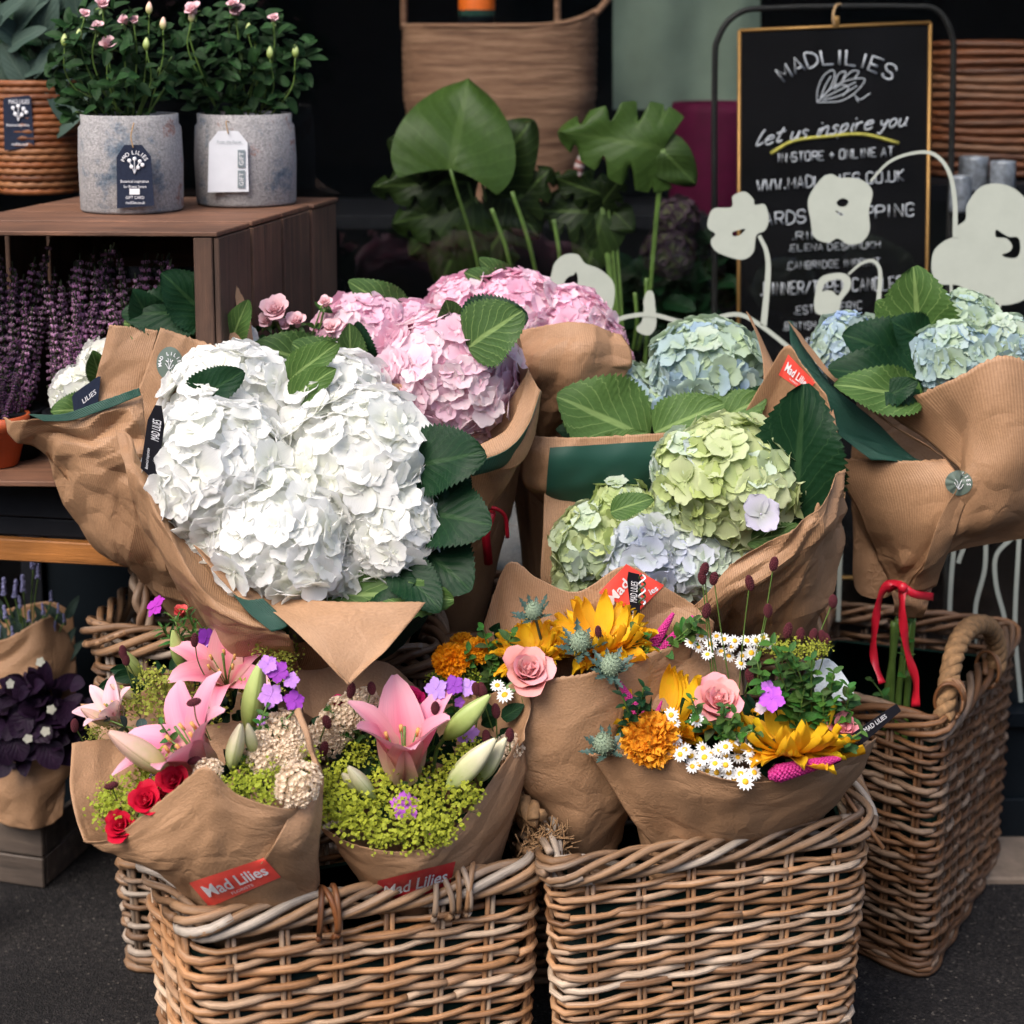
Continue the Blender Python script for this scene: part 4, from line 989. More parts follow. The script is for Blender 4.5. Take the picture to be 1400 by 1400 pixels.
def burnet(parent, px, py, Y, rpx=11, base=None, Yb=None, axis=None):
    ax = axis or (random.uniform(-.3, .3), -.1, 1); c = at(px, py, Y)
    o = ob('burnet', BUR, parent, frame(c, ax) @ Matrix.Diagonal((m_(rpx, Y)*1.3, m_(rpx, Y)*1.3, m_(rpx, Y)*random.uniform(1.5, 1.9), 1)))
    if base:
        b = at(*base, Yb or Y+.03); mid = (c+b)/2+Vector((random.uniform(-.006, .006), 0, 0)); g_tube(crv([c, mid, b]), .0010, 5).put('stem', M_stem, parent)
    return o
PHM = None
def phlox(parent, px, py, Y, rpx, col=(.50, .12, .62), axis=(0, -.8, .55)):
    global PHM
    if PHM is None:
        PHM = []
        for s in range(3):
            g = G()
            for k in range(5): g.addg(g_petal(.42, .1, -.05, .05, k+s*9, 1.15, .55, 4, 5, rnd=True), RZ(k*1.2566) @ Matrix.Translation((0, .06, 0)) @ RX(random.uniform(-.1, .2)))
            g.addg(g_tube([(0, 0, -.9), (0, 0, .02)], [.06, .09], 6)); PHM.append(g.mesh('phlox', M_small))
    return ob('phlox', PHM[int(px) % 3], parent, frame(at(px, py, Y), Vector(axis)+Vector((random.uniform(-.35, .35), 0, random.uniform(-.3, .3))), px, m_(rpx, Y)), color=col)
def cluster_mesh(seed, n=170, r=.105, col=None):
    g = G(); rs = random.Random(seed)
    for i in range(n):
        z = 1-(i+.5)/n*1.1; a = i*2.4; q = math.sqrt(max(0, 1-z*z)); d = Vector((q*math.cos(a), q*math.sin(a), z*.75)); lum = rs.uniform(.75, 1.08); M = frame(d*lum, d+Vector((rs.uniform(-.5, .5), rs.uniform(-.5, .5), rs.uniform(-.3, .3))), rs.uniform(0, 6), r*2.1*rs.uniform(.7, 1.2))
        for k in range(5): g.addg(g_petal(.5, .5, .35, .0, k, .7, .5, 2, 2), M @ RZ(k*1.2566) @ RX(.5))
    g.addg(g_sph(.62, 10, 6, 1, 1, .7), i=1); return g
M_cream = petal_mat('petal_cream', (.93, .84, .66), .3, .45, .7, rnd=.05); M_clust = plain('cluster_core', (.75, .66, .48), .9)
CLM = [cluster_mesh(i).mesh('cluster', [M_cream, M_clust]) for i in range(3)]
def cluster(parent, px, py, Y, rpx, col=(.93, .80, .64), name='cream_cluster', axis=(0, -.6, .8)):
    return ob(name, CLM[int(px) % 3], parent, frame(at(px, py, Y), Vector(axis)+Vector((random.uniform(-.3, .3), 0, 0)), px, m_(rpx, Y)), color=col)
def lime_mesh(seed, n=150):
    g = G(); rs = random.Random(seed)
    for i in range(n):
        d = Vector((rs.gauss(0, .45), rs.gauss(0, .45), rs.gauss(0, .35)));
        if d.length > 1.1: d *= 1.1/d.length
        M = frame(d, Vector((rs.uniform(-1, 1), rs.uniform(-1, 1), 1.2)), rs.uniform(0, 6), .085*rs.uniform(.7, 1.5))
        for k in range(4): g.addg(g_petal(.45, .2, .2, .0, k, .8, .6, 1, 2), M @ RZ(k*1.57))
        if i % 6 == 0: g.addg(g_tube([d, Vector((d.x*.3, d.y*.3, -1.0))], .012, 3, False), i=1)
    return g
LMM = [lime_mesh(i).mesh('lime_froth', [M_lime, M_stem]) for i in range(4)]
def lime(parent, px, py, Y, rpx, col=(.34, .40, .035)):
    o = ob('lime_froth', LMM[int(px+py) % 4], parent, frame(at(px, py, Y), (0, -.5, .85), px, m_(rpx, Y)), color=col); o['kind'] = 'stuff'; return o
def herb(parent, base, tip, Y, Y2=None, n=9, size=26, mat=None, kind='s', stem=.0014, col=(1, 1, 1), seed=None):
    """a leafy stem: pairs of leaves up a stalk, one part"""
    rs = random.Random(seed if seed is not None else int(base[0]*5+tip[1])); A = at(*base, Y); B = at(*tip, Y2 or Y); mid = (A+B)/2+Vector((rs.uniform(-.01, .01), rs.uniform(-.01, .01), 0)); P = crv([A, mid, B], 6)
    sg = g_tube(P, stem, 5).put('stem', M_stem, parent); s = m_(size, Y)
    for k in range(n):
        f = .15+.85*k/(n-1); p = P[min(len(P)-1, int(f*(len(P)-1)))]; d = (B-A).normalized()
        for sd in (0, 1):
            a = k*2.2+sd*math.pi+rs.uniform(-.5, .5); side = d.orthogonal().normalized(); side = Matrix.Rotation(a, 3, d) @ side
            dr = (side+d*rs.uniform(.3, .9)).normalized(); L = s*(1.15-.5*f)*rs.uniform(.8, 1.2)
            leaf(sg, p, p+dr*L, 1.0, mat or M_herb, i=rs.randrange(3), kind=kind, color=tuple(c*rs.uniform(.7, 1.3) for c in col), nrm=(CAMP-p).normalized()*.6+Vector((rs.uniform(-.5, .5), rs.uniform(-.5, .5), .8)))
    return sg
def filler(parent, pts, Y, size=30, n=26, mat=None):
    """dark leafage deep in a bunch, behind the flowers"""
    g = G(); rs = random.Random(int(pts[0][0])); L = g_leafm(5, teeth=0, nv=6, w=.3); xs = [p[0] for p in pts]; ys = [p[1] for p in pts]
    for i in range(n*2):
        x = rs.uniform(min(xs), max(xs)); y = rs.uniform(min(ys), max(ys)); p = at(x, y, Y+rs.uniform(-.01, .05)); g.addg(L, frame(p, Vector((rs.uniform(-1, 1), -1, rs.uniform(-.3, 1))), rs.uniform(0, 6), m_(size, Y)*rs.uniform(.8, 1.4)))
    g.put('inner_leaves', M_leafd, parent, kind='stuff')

# ------------------------------------------------------------ paper
def _h(i, j, s):
    return random.Random(i*7919+j*104729+s*1299709).uniform(-1, 1)
_hc = {}
def hh(i, j, s):
    k = (i, j, s)
    if k not in _hc: _hc[k] = _h(i, j, s)
    return _hc[k]
def facet(a, b, s):
    """flat triangular facets meeting in straight creases, like crumpled paper"""
    i, j = math.floor(a), math.floor(b); x, y = a-i, b-j
    if x+y < 1: h = hh(i, j, s); return h+(hh(i+1, j, s)-h)*x+(hh(i, j+1, s)-h)*y
    h = hh(i+1, j+1, s); return h+(hh(i, j+1, s)-h)*(1-x)+(hh(i+1, j, s)-h)*(1-y)
def patch(grid, nu=26, nv=26, crump=.004, seed=0, thick=None):
    """smooth surface through a grid of (px, py, Y) control points; returns points in rows"""
    R = len(grid); C = len(grid[0]); P = [[at(*q) for q in row] for row in grid]
    def cr(p, t):
        n = len(p)-1; t = min(max(t, 0), 1)*n; i = min(int(t), n-1); f = t-i
        a = p[i-1] if i > 0 else p[0]*2-p[1]; b = p[i]; c = p[i+1]; d = p[i+2] if i+2 <= n else p[n]*2-p[n-1]
        return .5*((2*b)+(c-a)*f+(2*a-5*b+4*c-d)*f*f+(3*b-a-3*c+d)*f**3)
    rows = []
    for j in range(nv+1):
        rows.append([cr([cr(P[r], i/nu) for r in range(R)], j/nv) for i in range(nu+1)])
    out = [r[:] for r in rows]
    wd_ = sum((rows[nv//2][i+1]-rows[nv//2][i]).length for i in range(nu)); ht_ = sum((rows[j+1][nu//2]-rows[j][nu//2]).length for j in range(nv))
    for j in range(nv+1):
        for i in range(nu+1):
            a = rows[j][min(i+1, nu)]-rows[j][max(i-1, 0)]; b = rows[min(j+1, nv)][i]-rows[max(j-1, 0)][i]; n = a.cross(b)
            if n.length < 1e-12: continue
            n.normalize(); p = rows[j][i]; q = (p*1.0+Vector((seed*1.7, seed*.3, 0)))
            # creased facets: folded distances of a few random planes + soft wave
            wx = noise.noise(q*6)*.9; wy = noise.noise(q*6+Vector((9, 3, 1)))*.9
            h = 1.9*facet(i/nu*wd_/.085+wx, j/nv*ht_/.085+wy, seed)+1.0*facet(i/nu*wd_/.034+wx*1.6, j/nv*ht_/.034+wy*1.6, seed+40)+.25*noise.noise(q*8)+.9
            edge = 1.0
            out[j][i] = p+n*crump*(h-.9)*edge
    return out
def rag(rows, amp, seed):
    """slightly torn edge along the first row"""
    for i, p in enumerate(rows[0]): rows[0][i] = p+(rows[0][i]-rows[1][i])*amp*noise.noise((i*.9+seed, 0, 0))
    return rows
def paper(parent, grid, mat=None, crump=.004, seed=0, nu=26, nv=26, name='paper_wrap', th=.0006, rot=0.0, inside=None, label=None):
    nu = int(nu*1.9); nv = int(nv*1.9)
    rows = rag(patch(grid, nu, nv, crump, seed), .6, seed); V = []; U = []
    wd = sum((rows[nv//2][i+1]-rows[nv//2][i]).length for i in range(nu)); ht = sum((rows[j+1][nu//2]-rows[j][nu//2]).length for j in range(nv))
    for j in range(nv+1):
        for i in range(nu+1):
            V.append(rows[j][i]); a, b = i/nu*wd, j/nv*ht; U.append((a*math.cos(rot)+b*math.sin(rot), -a*math.sin(rot)+b*math.cos(rot)))
    Fc = [(j*(nu+1)+i, j*(nu+1)+i+1, (j+1)*(nu+1)+i+1, (j+1)*(nu+1)+i) for j in range(nv) for i in range(nu)]
    me = mk('paper', V, Fc, mat or M_paper, U)
    me.set_sharp_from_angle(angle=math.radians(10))
    o = ob(name, me, parent)
    sm = o.modifiers.new('Solidify', 'SOLIDIFY'); sm.thickness = th; sm.offset = 0
    if label: o['label'] = label
    o['_'] = 0; del o['_']
    PAP[o] = BVHTree.FromPolygons([tuple(v) for v in V], Fc); return o
PAP = {}
def conform(V2, targets, lift=.0012, fallback=None):
    """project photo-plane points onto paper surfaces"""
    out = []
    for x, y in V2:
        d = ray(x, y).normalized(); best = None
        for t in targets:
            h = PAP[t].ray_cast(CAMP, d)
            if h[0] is not None and (best is None or h[3] < best[3]): best = h
        if best is None: out.append(None); continue
        n = best[1]; n = n if n.dot(d) < 0 else -n; out.append(best[0]+n*lift)
    good = [p for p in out if p is not None]
    if not good: return None
    for i, p in enumerate(out):
        if p is None:
            ref = next((q for q in out[max(0, i-3):i+4] if q is not None), good[0]); out[i] = at(V2[i][0], V2[i][1], ref.y)
    return out
def quadmap(c, u, v):
    a, b, cc, d = [Vector(p) for p in c]          # tl, tr, br, bl
    return (a*(1-u)+b*u)*(1-v)+(d*(1-u)+cc*u)*v
def sticker(parent, corners, targets, mat, name='sticker', n=12, rnd=False, lift=.0014, curved=0):
    V2 = []; 
    if rnd:
        cx, cy, rx, ry = corners; V2 = [(cx, cy)]+[(cx+rx*r/4*math.cos(2*math.pi*k/28), cy+ry*r/4*math.sin(2*math.pi*k/28)) for r in range(1, 5) for k in range(28)]
        Fc = [(0, 1+k, 1+(k+1) % 28) for k in range(28)]+[(1+r*28+k, 1+(r+1)*28+k, 1+(r+1)*28+(k+1) % 28, 1+r*28+(k+1) % 28) for r in range(3) for k in range(28)]
    else:
        for j in range(n+1):
            for i in range(n+1):
                p = quadmap(corners, i/n, j/n); V2.append((p.x, p.y+curved*math.sin(math.pi*i/n)))
        Fc = [(j*(n+1)+i, j*(n+1)+i+1, (j+1)*(n+1)+i+1, (j+1)*(n+1)+i) for j in range(n) for i in range(n)]
    W3 = conform(V2, targets, lift)
    return ob(name, mk('sticker', W3, Fc, mat), parent)
_tc = {}
def textmesh(s, bold=0.0, sub=2):
    k = (s, bold)
    if k in _tc: return _tc[k]
    cu = bpy.data.curves.new('lettering_source', 'FONT'); cu.body = s; cu.size = 1; cu.offset = bold; cu.resolution_u = 3
    o = bpy.data.objects.new('lettering_source', cu); me = o.to_mesh(); V = [v.co.copy() for v in me.vertices]; Fc = [tuple(p.vertices) for p in me.polygons]; o.to_mesh_clear()
    bpy.data.objects.remove(o); bpy.data.curves.remove(cu); _tc[k] = (V, Fc); return V, Fc
def text_px(parent, s, corners, targets=None, mat=None, bold=.0, lift=.0022, name='printed_lettering', Y=None, curved=0):
    """lettering filling the quad (tl,tr,br,bl) given in photo pixels, laid onto targets or plane Y"""
    V, Fc = textmesh(s, bold)
    if not V: return
    x0, x1 = min(v.x for v in V), max(v.x for v in V); y0, y1 = min(v.y for v in V), max(v.y for v in V)
    V2 = []
    for v in V:
        u = (v.x-x0)/(x1-x0); p = quadmap(corners, u, 1-(v.y-y0)/(y1-y0)); V2.append((p.x, p.y+curved*math.sin(math.pi*u)))
    W3 = conform(V2, targets, lift) if targets else [Y(x, y) if callable(Y) else at(x, y, Y) for x, y in V2]
    if W3: return ob(name, mk('lettering', W3, Fc, mat or M_print, smooth=False), parent)
def arc_text(parent, s, cx, cy, r, a0, a1, h, targets=None, mat=None, Y=None, lift=.0022, bold=0.01, sx=1.0):
    n = len(s); g = G()
    for k, ch in enumerate(s):
        if ch == ' ': continue
        V, Fc = textmesh(ch, bold); a = a0+(a1-a0)*(k+.5)/n; xm = (min(v.x for v in V)+max(v.x for v in V))/2
        V2 = []
        for v in V:
            lx = (v.x-xm)*h/.7; ly = v.y*h/.7; V2.append((cx+((r+ly)*math.sin(a)+lx*math.cos(a))*sx, cy-(r+ly)*math.cos(a)+lx*math.sin(a)))
        W3 = conform(V2, targets, lift) if targets else [Y(x, y) if callable(Y) else at(x, y, Y) for x, y in V2]
        if W3: g.add(W3, Fc)
    return g.put('printed_lettering', mat or M_print, parent, False)
def mad_sticker(parent, corners, targets, mat=None):
    sticker(parent, corners, targets, mat or M_red, 'red_sticker')
    def sub(a0, b0, a1, b1): return [quadmap([(*c, 0) for c in corners], u, v) for u, v in ((a0, b0), (a1, b0), (a1, b1), (a0, b1))]
    text_px(parent, 'Mad Lilies', sub(.10, .22, .92, .66), targets, M_print, .018, lift=.0034)
    text_px(parent, 'FLORISTS', sub(.36, .76, .66, .86), targets, M_print, 0, lift=.0034)
def round_sticker(parent, cx, cy, rx, ry, targets, mat=None):
    sticker(parent, (cx, cy, rx, ry), targets, mat or M_sage, 'round_sticker', rnd=True)
    arc_text(parent, 'MAD LILIES', cx, cy, rx*.62, -1.9, 1.9, rx*.26, targets, sx=1)
    g = G()
    for st in ([(-.1, .55), (-.1, 0), (-.35, -.3)], [(-.1, .55), (.1, 0), (.3, -.35)], [(-.4, .0), (-.2, .35), (-.1, .55)], [(.35, .1), (.15, .4), (-.1, .55)], [(-.35, -.3), (-.1, -.2), (-.15, -.5)], [(.3, -.35), (.05, -.15), (.1, -.45)]):
        P = conform([(cx+rx*.8*p[0], cy+rx*.8*p[1]) for p in [tuple(q)[:2] for q in crv([(*s_, 0) for s_ in st], 4)]], targets, .002)
        if P: g.addg(g_tube(P, .0005, 4))
    g.put('printed_flower', M_print, parent)
def bez_tag(name, label, corners, Y, mat, cut=.22):
    pass
# ------------------------------------------------------------ wrapped bunches
def deep(rows, Ys):
    """attach depth values to rows of (x, y): Ys = per row (left, mid, right) or one number"""
    out = []
    for r, yy in zip(rows, Ys):
        n = len(r)
        if not isinstance(yy, (tuple, list)): yy = (yy, yy, yy)
        if len(yy) == n: out.append([(x, y, z) for (x, y), z in zip(r, yy)]); continue
        xs = np.linspace(0, 1, len(yy)); out.append([(x, y, float(np.interp(i/(n-1), xs, yy))) for i, (x, y) in enumerate(r)])
    return out
WH = [(.92, .92, .90), (.93, .93, .92), (.91, .92, .87)]
PK = [(.93, .66, .77), (.94, .73, .82), (.90, .54, .70), (.94, .79, .84)]
PKL = [(.93, .75, .81), (.94, .81, .85), (.92, .62, .75), (.93, .80, .82)]
GB = [(.42, .56, .62), (.52, .64, .48), (.46, .58, .42), (.38, .52, .66), (.58, .68, .56)]
GG = [(.50, .60, .20), (.56, .64, .28), (.66, .72, .44), (.52, .62, .24), (.64, .74, .62)]
LW = [(.66, .72, .80), (.74, .78, .82), (.64, .68, .84), (.70, .74, .62)]
BB = [(.40, .52, .70), (.46, .58, .66), (.50, .62, .50), (.34, .46, .70)]
WC, PC, GC, LC = (.80, .82, .74), (.80, .42, .56), (.30, .38, .18), (.60, .64, .60)
def stems_(parent, pts, Y, bottom, n=5, r=.004, mat=None):
    for i in range(n):
        a = pts[i % len(pts)]; p = at(*a, Y+.02); b = Vector(bottom)+Vector((random.uniform(-.02, .02), random.uniform(-.02, .02), 0)); g_tube(crv([p, (p+b)/2+Vector((0, .01, 0)), b]), r, 6).put('stem', mat or M_stem, parent)
def cone_body(parent, rimpts, Y, bottom, rb=.03, mat=None, seed=0, name='paper_wrap', crump=.006):
    """closed cone of paper from an oval of rim points down to a bound neck"""
    cx = sum(p[0] for p in rimpts)/len(rimpts); V = []; U = []; n = 36; ro = 14; bx = Vector(bottom)
    R = [at(*p) for p in rimpts]; R = R+[R[0]]; C = crv(R, 12)
    C = [C[int(i*(len(C)-1)/n)] for i in range(n)]
    for j in range(ro+1):
        k = j/ro
        for i in range(n):
            a = C[i]; c0 = sum(C, Vector())/n; b = bx+(a-c0).normalized()*rb; p = a.lerp(b, k); c = c0.lerp(bx, k); d = (p-c).normalized()
            v1 = noise.voronoi((p+Vector((seed, 0, 0)))*12)[0]; V.append(p+d*crump*((v1[1]-v1[0])*1.4-.5+2*(k*(1-k)))); U.append((i/n*.9, k*.5))
    Fc = [(j*n+i, j*n+(i+1) % n, (j+1)*n+(i+1) % n, (j+1)*n+i) for j in range(ro) for i in range(n)]
    return ob(name, mk('paper', V, Fc, mat or M_paper, U), parent)
def tag_card(parent, corners, Y, mat, name='swing_tag', cut=.24, label=None, th=.0012, holes=None):
    """card with its two top corners cut; corners tl,tr,br,bl in photo pixels; Y number or function"""
    f = Y if callable(Y) else (lambda x, y: at(x, y, Y))
    P = [(cut, 0), (1-cut, 0), (1, cut*.8), (1, 1), (0, 1), (0, cut*.8)]; V = [quadmap([(*c, 0) for c in corners], u, v) for u, v in P]; V = [f(p.x, p.y) for p in V]
    n = (V[1]-V[0]).cross(V[4]-V[0]).normalized(); n = n if n.y < 0 else -n; W_ = [v-n*th for v in V]
    Fc = [tuple(range(6)), tuple(range(6, 12))[::-1]]+[(i, 6+i, 6+(i+1) % 6, (i+1) % 6) for i in range(6)]
    return ob(name, mk('tag', V+W_, Fc, mat, smooth=False), parent, label=label)

# ---- 1 big white hydrangeas, leaning out of the tall left basket
b = thing('hydrangea_bouquet', 'largest bunch of white hydrangeas wrapped in brown paper, nearest the camera', 'bouquet', at(400, 900, 2.85), 'wrapped hydrangea bunches')
for i, (x, y, Y, r, n, lim) in enumerate(((318, 560, 2.70, 92, 90, 46), (455, 560, 2.70, 80, 80, 30), (300, 645, 2.56, 100, 105, 68), (490, 632, 2.60, 104, 105, 66), (385, 735, 2.52, 98, 100, 60), (532, 722, 2.55, 78, 85, 50), (300, 725, 2.55, 60, 60, 34), (460, 765, 2.54, 62, 60, 30))):
    head(b, x, y, Y, r, M_pet, WH, n=int(n*1.25), lim=lim, core=WC, fs=.33 if r > 85 else .38, rj=.09)
paper(b, deep([[(220, 448), (262, 462), (318, 480)], [(196, 515), (240, 540), (300, 560)], [(165, 598), (230, 640), (300, 660)], [(205, 700), (260, 740), (320, 760)]], [2.72, 2.70, 2.68, 2.66]), seed=2, crump=.003, nu=18, nv=22)
f1 = paper(b, deep([[(158, 588), (176, 594), (200, 640), (238, 715), (300, 790), (345, 830), (388, 858)], [(170, 640), (192, 660), (222, 715), (258, 775), (300, 825), (345, 850), (392, 868)], [(192, 710), (214, 735), (240, 775), (268, 815), (305, 850), (350, 866), (398, 878)], [(240, 795), (255, 815), (270, 838), (288, 860), (315, 880), (355, 884), (402, 890)], [(290, 880), (292, 882), (300, 890), (315, 905), (340, 920), (375, 920), (410, 915)]],
      [(2.58, 2.52, 2.44), (2.52, 2.45, 2.41), (2.55, 2.46, 2.42), (2.6, 2.52, 2.46), (2.66, 2.62, 2.56)]), seed=5, crump=.0045, nu=34, nv=26)
paper(b, deep([[(262, 745), (300, 790), (345, 830), (388, 856)], [(300, 770), (340, 805), (380, 830), (420, 850)], [(330, 770), (380, 810), (430, 825), (470, 830)]], [(2.46, 2.43, 2.41), 2.44, 2.5]), seed=6, crump=.002)
paper(b, deep([[(318, 812), (338, 820), (360, 818)], [(340, 838), (362, 842), (380, 838)], [(372, 864), (386, 860), (394, 856)]], [2.425, 2.415, 2.405]), mat=M_green, seed=1, crump=.0015, nu=10, nv=10, name='green_lining')
paper(b, deep([[(345, 812), (420, 820), (500, 824), (582, 824)], [(385, 845), (430, 855), (495, 858), (556, 856)], [(430, 890), (452, 895), (492, 898), (522, 894)], [(474, 936), (475, 938), (477, 938), (479, 935)]], [(2.46, 2.42, 2.43), (2.40, 2.385, 2.40), 2.36, 2.34]), seed=8, crump=.003, rot=.6, mat=M_paper2, name='paper_flap')
paper(b, deep([[(440, 815), (500, 820), (560, 815), (590, 800)], [(440, 850), (500, 855), (545, 850), (585, 840)], [(430, 900), (480, 905), (520, 900), (550, 880)]], [2.54, 2.58, 2.66]), seed=9, mat=M_green, name='green_lining', crump=.002)
paper(b, deep([[(468, 520), (515, 522), (556, 526)], [(490, 560), (530, 560), (565, 585)], [(500, 620), (540, 620), (580, 620)]], [2.72, 2.71, 2.70]), seed=12, crump=.0015, nu=12, nv=12)
for a, c, y0, y1, wd, mt, i in (((560, 640), (655, 615), 2.56, 2.50, 1.15, M_leafd, 0), ((575, 700), (665, 712), 2.54, 2.47, 1.25, M_leafd, 1), ((560, 735), (640, 800), 2.54, 2.46, 1.25, M_leafd, 2), ((540, 770), (600, 828), 2.5, 2.43, .9, M_leafd, 0), ((600, 640), (640, 680), 2.56, 2.52, 1.2, M_leafd, 2),
                            ((440, 812), (612, 812), 2.50, 2.44, .62, M_leaf, 1), ((395, 520), (455, 470), 2.66, 2.62, .75, M_leaf, 0), ((398, 545), (452, 505), 2.64, 2.60, .7, M_leaf, 2), ((262, 555), (322, 508), 2.64, 2.58, .8, M_leafd, 1), ((250, 725), (268, 765), 2.6, 2.56, .9, M_leafd, 0), ((480, 800), (560, 790), 2.52, 2.46, .9, M_leafd, 2)):
    pleaf(b, a, c, y0, y1, wd, mt, i=i, color=(1, 1, 1) if mt is not M_leaf else (1.0, 1.0, .9))
stems_(b, [(380, 700), (480, 700), (330, 700)], 2.6, (-.30, 2.92, .25), 6, .005)
cone_body(b, [(190, 690, 2.62), (300, 850, 2.56), (420, 880, 2.50), (560, 820, 2.6), (600, 720, 2.7), (480, 640, 2.85), (300, 600, 2.85)], 2.6, (-.30, 2.93, .36), .05, M_paper, 3)
TAGP = lambda x, y: at(x, y, 2.52+(600-y)*.0004)
tag_card(b, [(205, 553), (228, 556), (215, 660), (192, 640)], lambda x, y: at(x, y, 2.49), M_blackcard, cut=.3)
text_px(b, 'MAD LILIES', [(206, 600), (209, 572), (221, 576), (217, 604)], None, M_print, .0, Y=2.487)
text_px(b, 'Botanical inspiration', [(198, 640), (201, 612), (206, 614), (203, 642)], None, M_print, .0, Y=2.487)
round_sticker(b, 232, 497, 18, 23, [b.children[0] for _ in []] or [o for o in PAP if o.parent == b][:1])

# ---- 2 second white bunch behind it, mostly paper
b2 = thing('hydrangea_bouquet', 'white hydrangea bunch hidden behind crumpled brown paper at the far left', 'bouquet', at(260, 880, 2.880), 'wrapped hydrangea bunches')
for x, y, Y, r, n, lim in ((150, 505, 2.830, 42, 45, 24), (112, 540, 2.810, 38, 40, 24), (300, 470, 2.810, 45, 50, 26), (230, 500, 2.850, 60, 60, 20)):
    head(b2, x, y, Y, r, M_pet, WH, n=n, lim=lim, core=WC, fs=.42)
s1 = paper(b2, deep([[(150, 444), (182, 447), (216, 452)], [(136, 500), (165, 500), (205, 500)], [(120, 560), (160, 560), (200, 560)], [(110, 610), (160, 620), (210, 620)]], [2.730, 2.720, 2.710, 2.690]), seed=21, crump=.004, nu=18)
s2 = paper(b2, deep([[(2, 572), (50, 572), (110, 572), (160, 556), (196, 540)], [(38, 612), (70, 610), (120, 615), (165, 615), (200, 620)], [(78, 672), (105, 670), (140, 672), (175, 680), (215, 700)], [(122, 735), (140, 735), (165, 740), (195, 750), (235, 770)], [(168, 764), (182, 772), (200, 785), (225, 805), (262, 830)]],
      [(2.670, 2.630, 2.650), (2.670, 2.610, 2.630), (2.690, 2.630, 2.630), (2.730, 2.670, 2.650), (2.790, 2.750, 2.710)]), seed=24, crump=.012, nu=34, nv=34)
paper(b2, deep([[(38, 566), (85, 566), (140, 548), (190, 530)], [(60, 576), (100, 574), (150, 558), (192, 540)]], [2.620, 2.615]), mat=M_green, seed=3, crump=.002, nu=24, nv=6, name='green_lining')
paper(b2, deep([[(320, 384), (335, 410), (345, 440)], [(325, 430), (332, 440), (346, 462)], [(305, 470), (325, 476), (348, 490)]], [2.790, 2.770, 2.750]), seed=31, crump=.002, nu=10, nv=10)
paper(b2, deep([[(294, 396), (315, 402), (340, 414)], [(300, 420), (316, 424), (330, 430)], [(312, 446), (318, 450), (322, 452)]], [2.810, 2.790, 2.770]), mat=M_green, seed=3, crump=.002, nu=8, nv=8, name='green_lining')
for a, c, wd, mt, i in (((290, 460), (172, 438), 1.15, M_leaf, 0), ((280, 430), (168, 425), .95, M_leafd, 1), ((290, 440), (226, 374), 1.1, M_leafd, 2), ((215, 455), (185, 400), 1.0, M_leafd, 0), ((130, 560), (72, 560), 1.1, M_leaf, 2), ((315, 470), (335, 415), .7, M_leaf, 1), ((138, 520), (128, 485), .9, M_leaf, 0)):
    pleaf(b2, a, c, 2.770, 2.730, wd, mt, i=i)
tag_card(b2, [(98, 540), (138, 512), (134, 550), (102, 572)], 2.710, M_navy, cut=.1)
text_px(b2, 'LILIES', [(112, 546), (130, 532), (132, 538), (114, 552)], None, M_print, Y=2.704)
cone_body(b2, [(60, 620, 2.670), (160, 720, 2.670), (280, 700, 2.730), (330, 560, 2.830), (220, 520, 3.0), (100, 560, 2.880)], 2.730, (-.42, 2.910, .42), .04, M_paper, 8)

# ---- 3 pink hydrangeas in the middle
b3 = thing('hydrangea_bouquet', 'pale pink hydrangea bunch with a green lined wrap right behind the white ones', 'bouquet', at(620, 860, 2.95), 'wrapped hydrangea bunches')
head(b3, 615, 515, 2.80, 96, M_petp, PKL, n=150, lim=100, core=PC, fs=.27); head(b3, 498, 468, 2.90, 68, M_petp, PK, n=100, lim=56, core=PC, fs=.32); head(b3, 620, 570, 2.80, 62, M_petp, PKL, n=70, lim=36, core=PC, fs=.36)
head(b3, 560, 460, 2.92, 50, M_petp, PK, n=60, lim=26, core=PC, fs=.36)
paper(b3, deep([[(684, 440), (702, 452), (714, 480), (718, 505)], [(712, 500), (716, 520), (714, 545), (700, 585)], [(720, 510), (728, 530), (722, 570), (690, 620)], [(660, 600), (665, 620), (660, 640), (650, 660)]], [(2.84, 2.82), (2.78, 2.75), (2.73, 2.71), (2.76, 2.74)]), seed=33, crump=.002, nu=20, nv=20)
w3 = paper(b3, deep([[(722, 505), (712, 545), (690, 590), (640, 615)], [(735, 528), (724, 575), (700, 612), (645, 632)], [(739, 538), (728, 600), (704, 640), (650, 645)]], [(2.74, 2.70, 2.68), (2.71, 2.68, 2.66), (2.71, 2.69, 2.67)]), seed=35, crump=.002, nu=22, nv=12)
paper(b3, deep([[(738, 534), (722, 578), (690, 614), (640, 634)], [(716, 600), (700, 625), (676, 640), (645, 650)], [(700, 632), (685, 640), (668, 640), (650, 640)]], [(2.70, 2.665, 2.65), (2.70, 2.675, 2.66), (2.71, 2.69, 2.67)]), mat=M_green, seed=35, crump=.002, nu=22, nv=12, name='green_lining')
paper(b3, deep([[(720, 600), (700, 628), (672, 634), (640, 640)], [(705, 640), (690, 650), (670, 650), (640, 650)], [(668, 700), (662, 700), (655, 698), (640, 690)]], [2.71, 2.71, 2.74]), seed=39, crump=.003, nu=16, nv=12)
paper(b3, deep([[(500, 400), (515, 408), (535, 425)], [(520, 420), (545, 430), (560, 440)]], [2.94, 2.93]), seed=38, crump=.001, nu=10, nv=6)
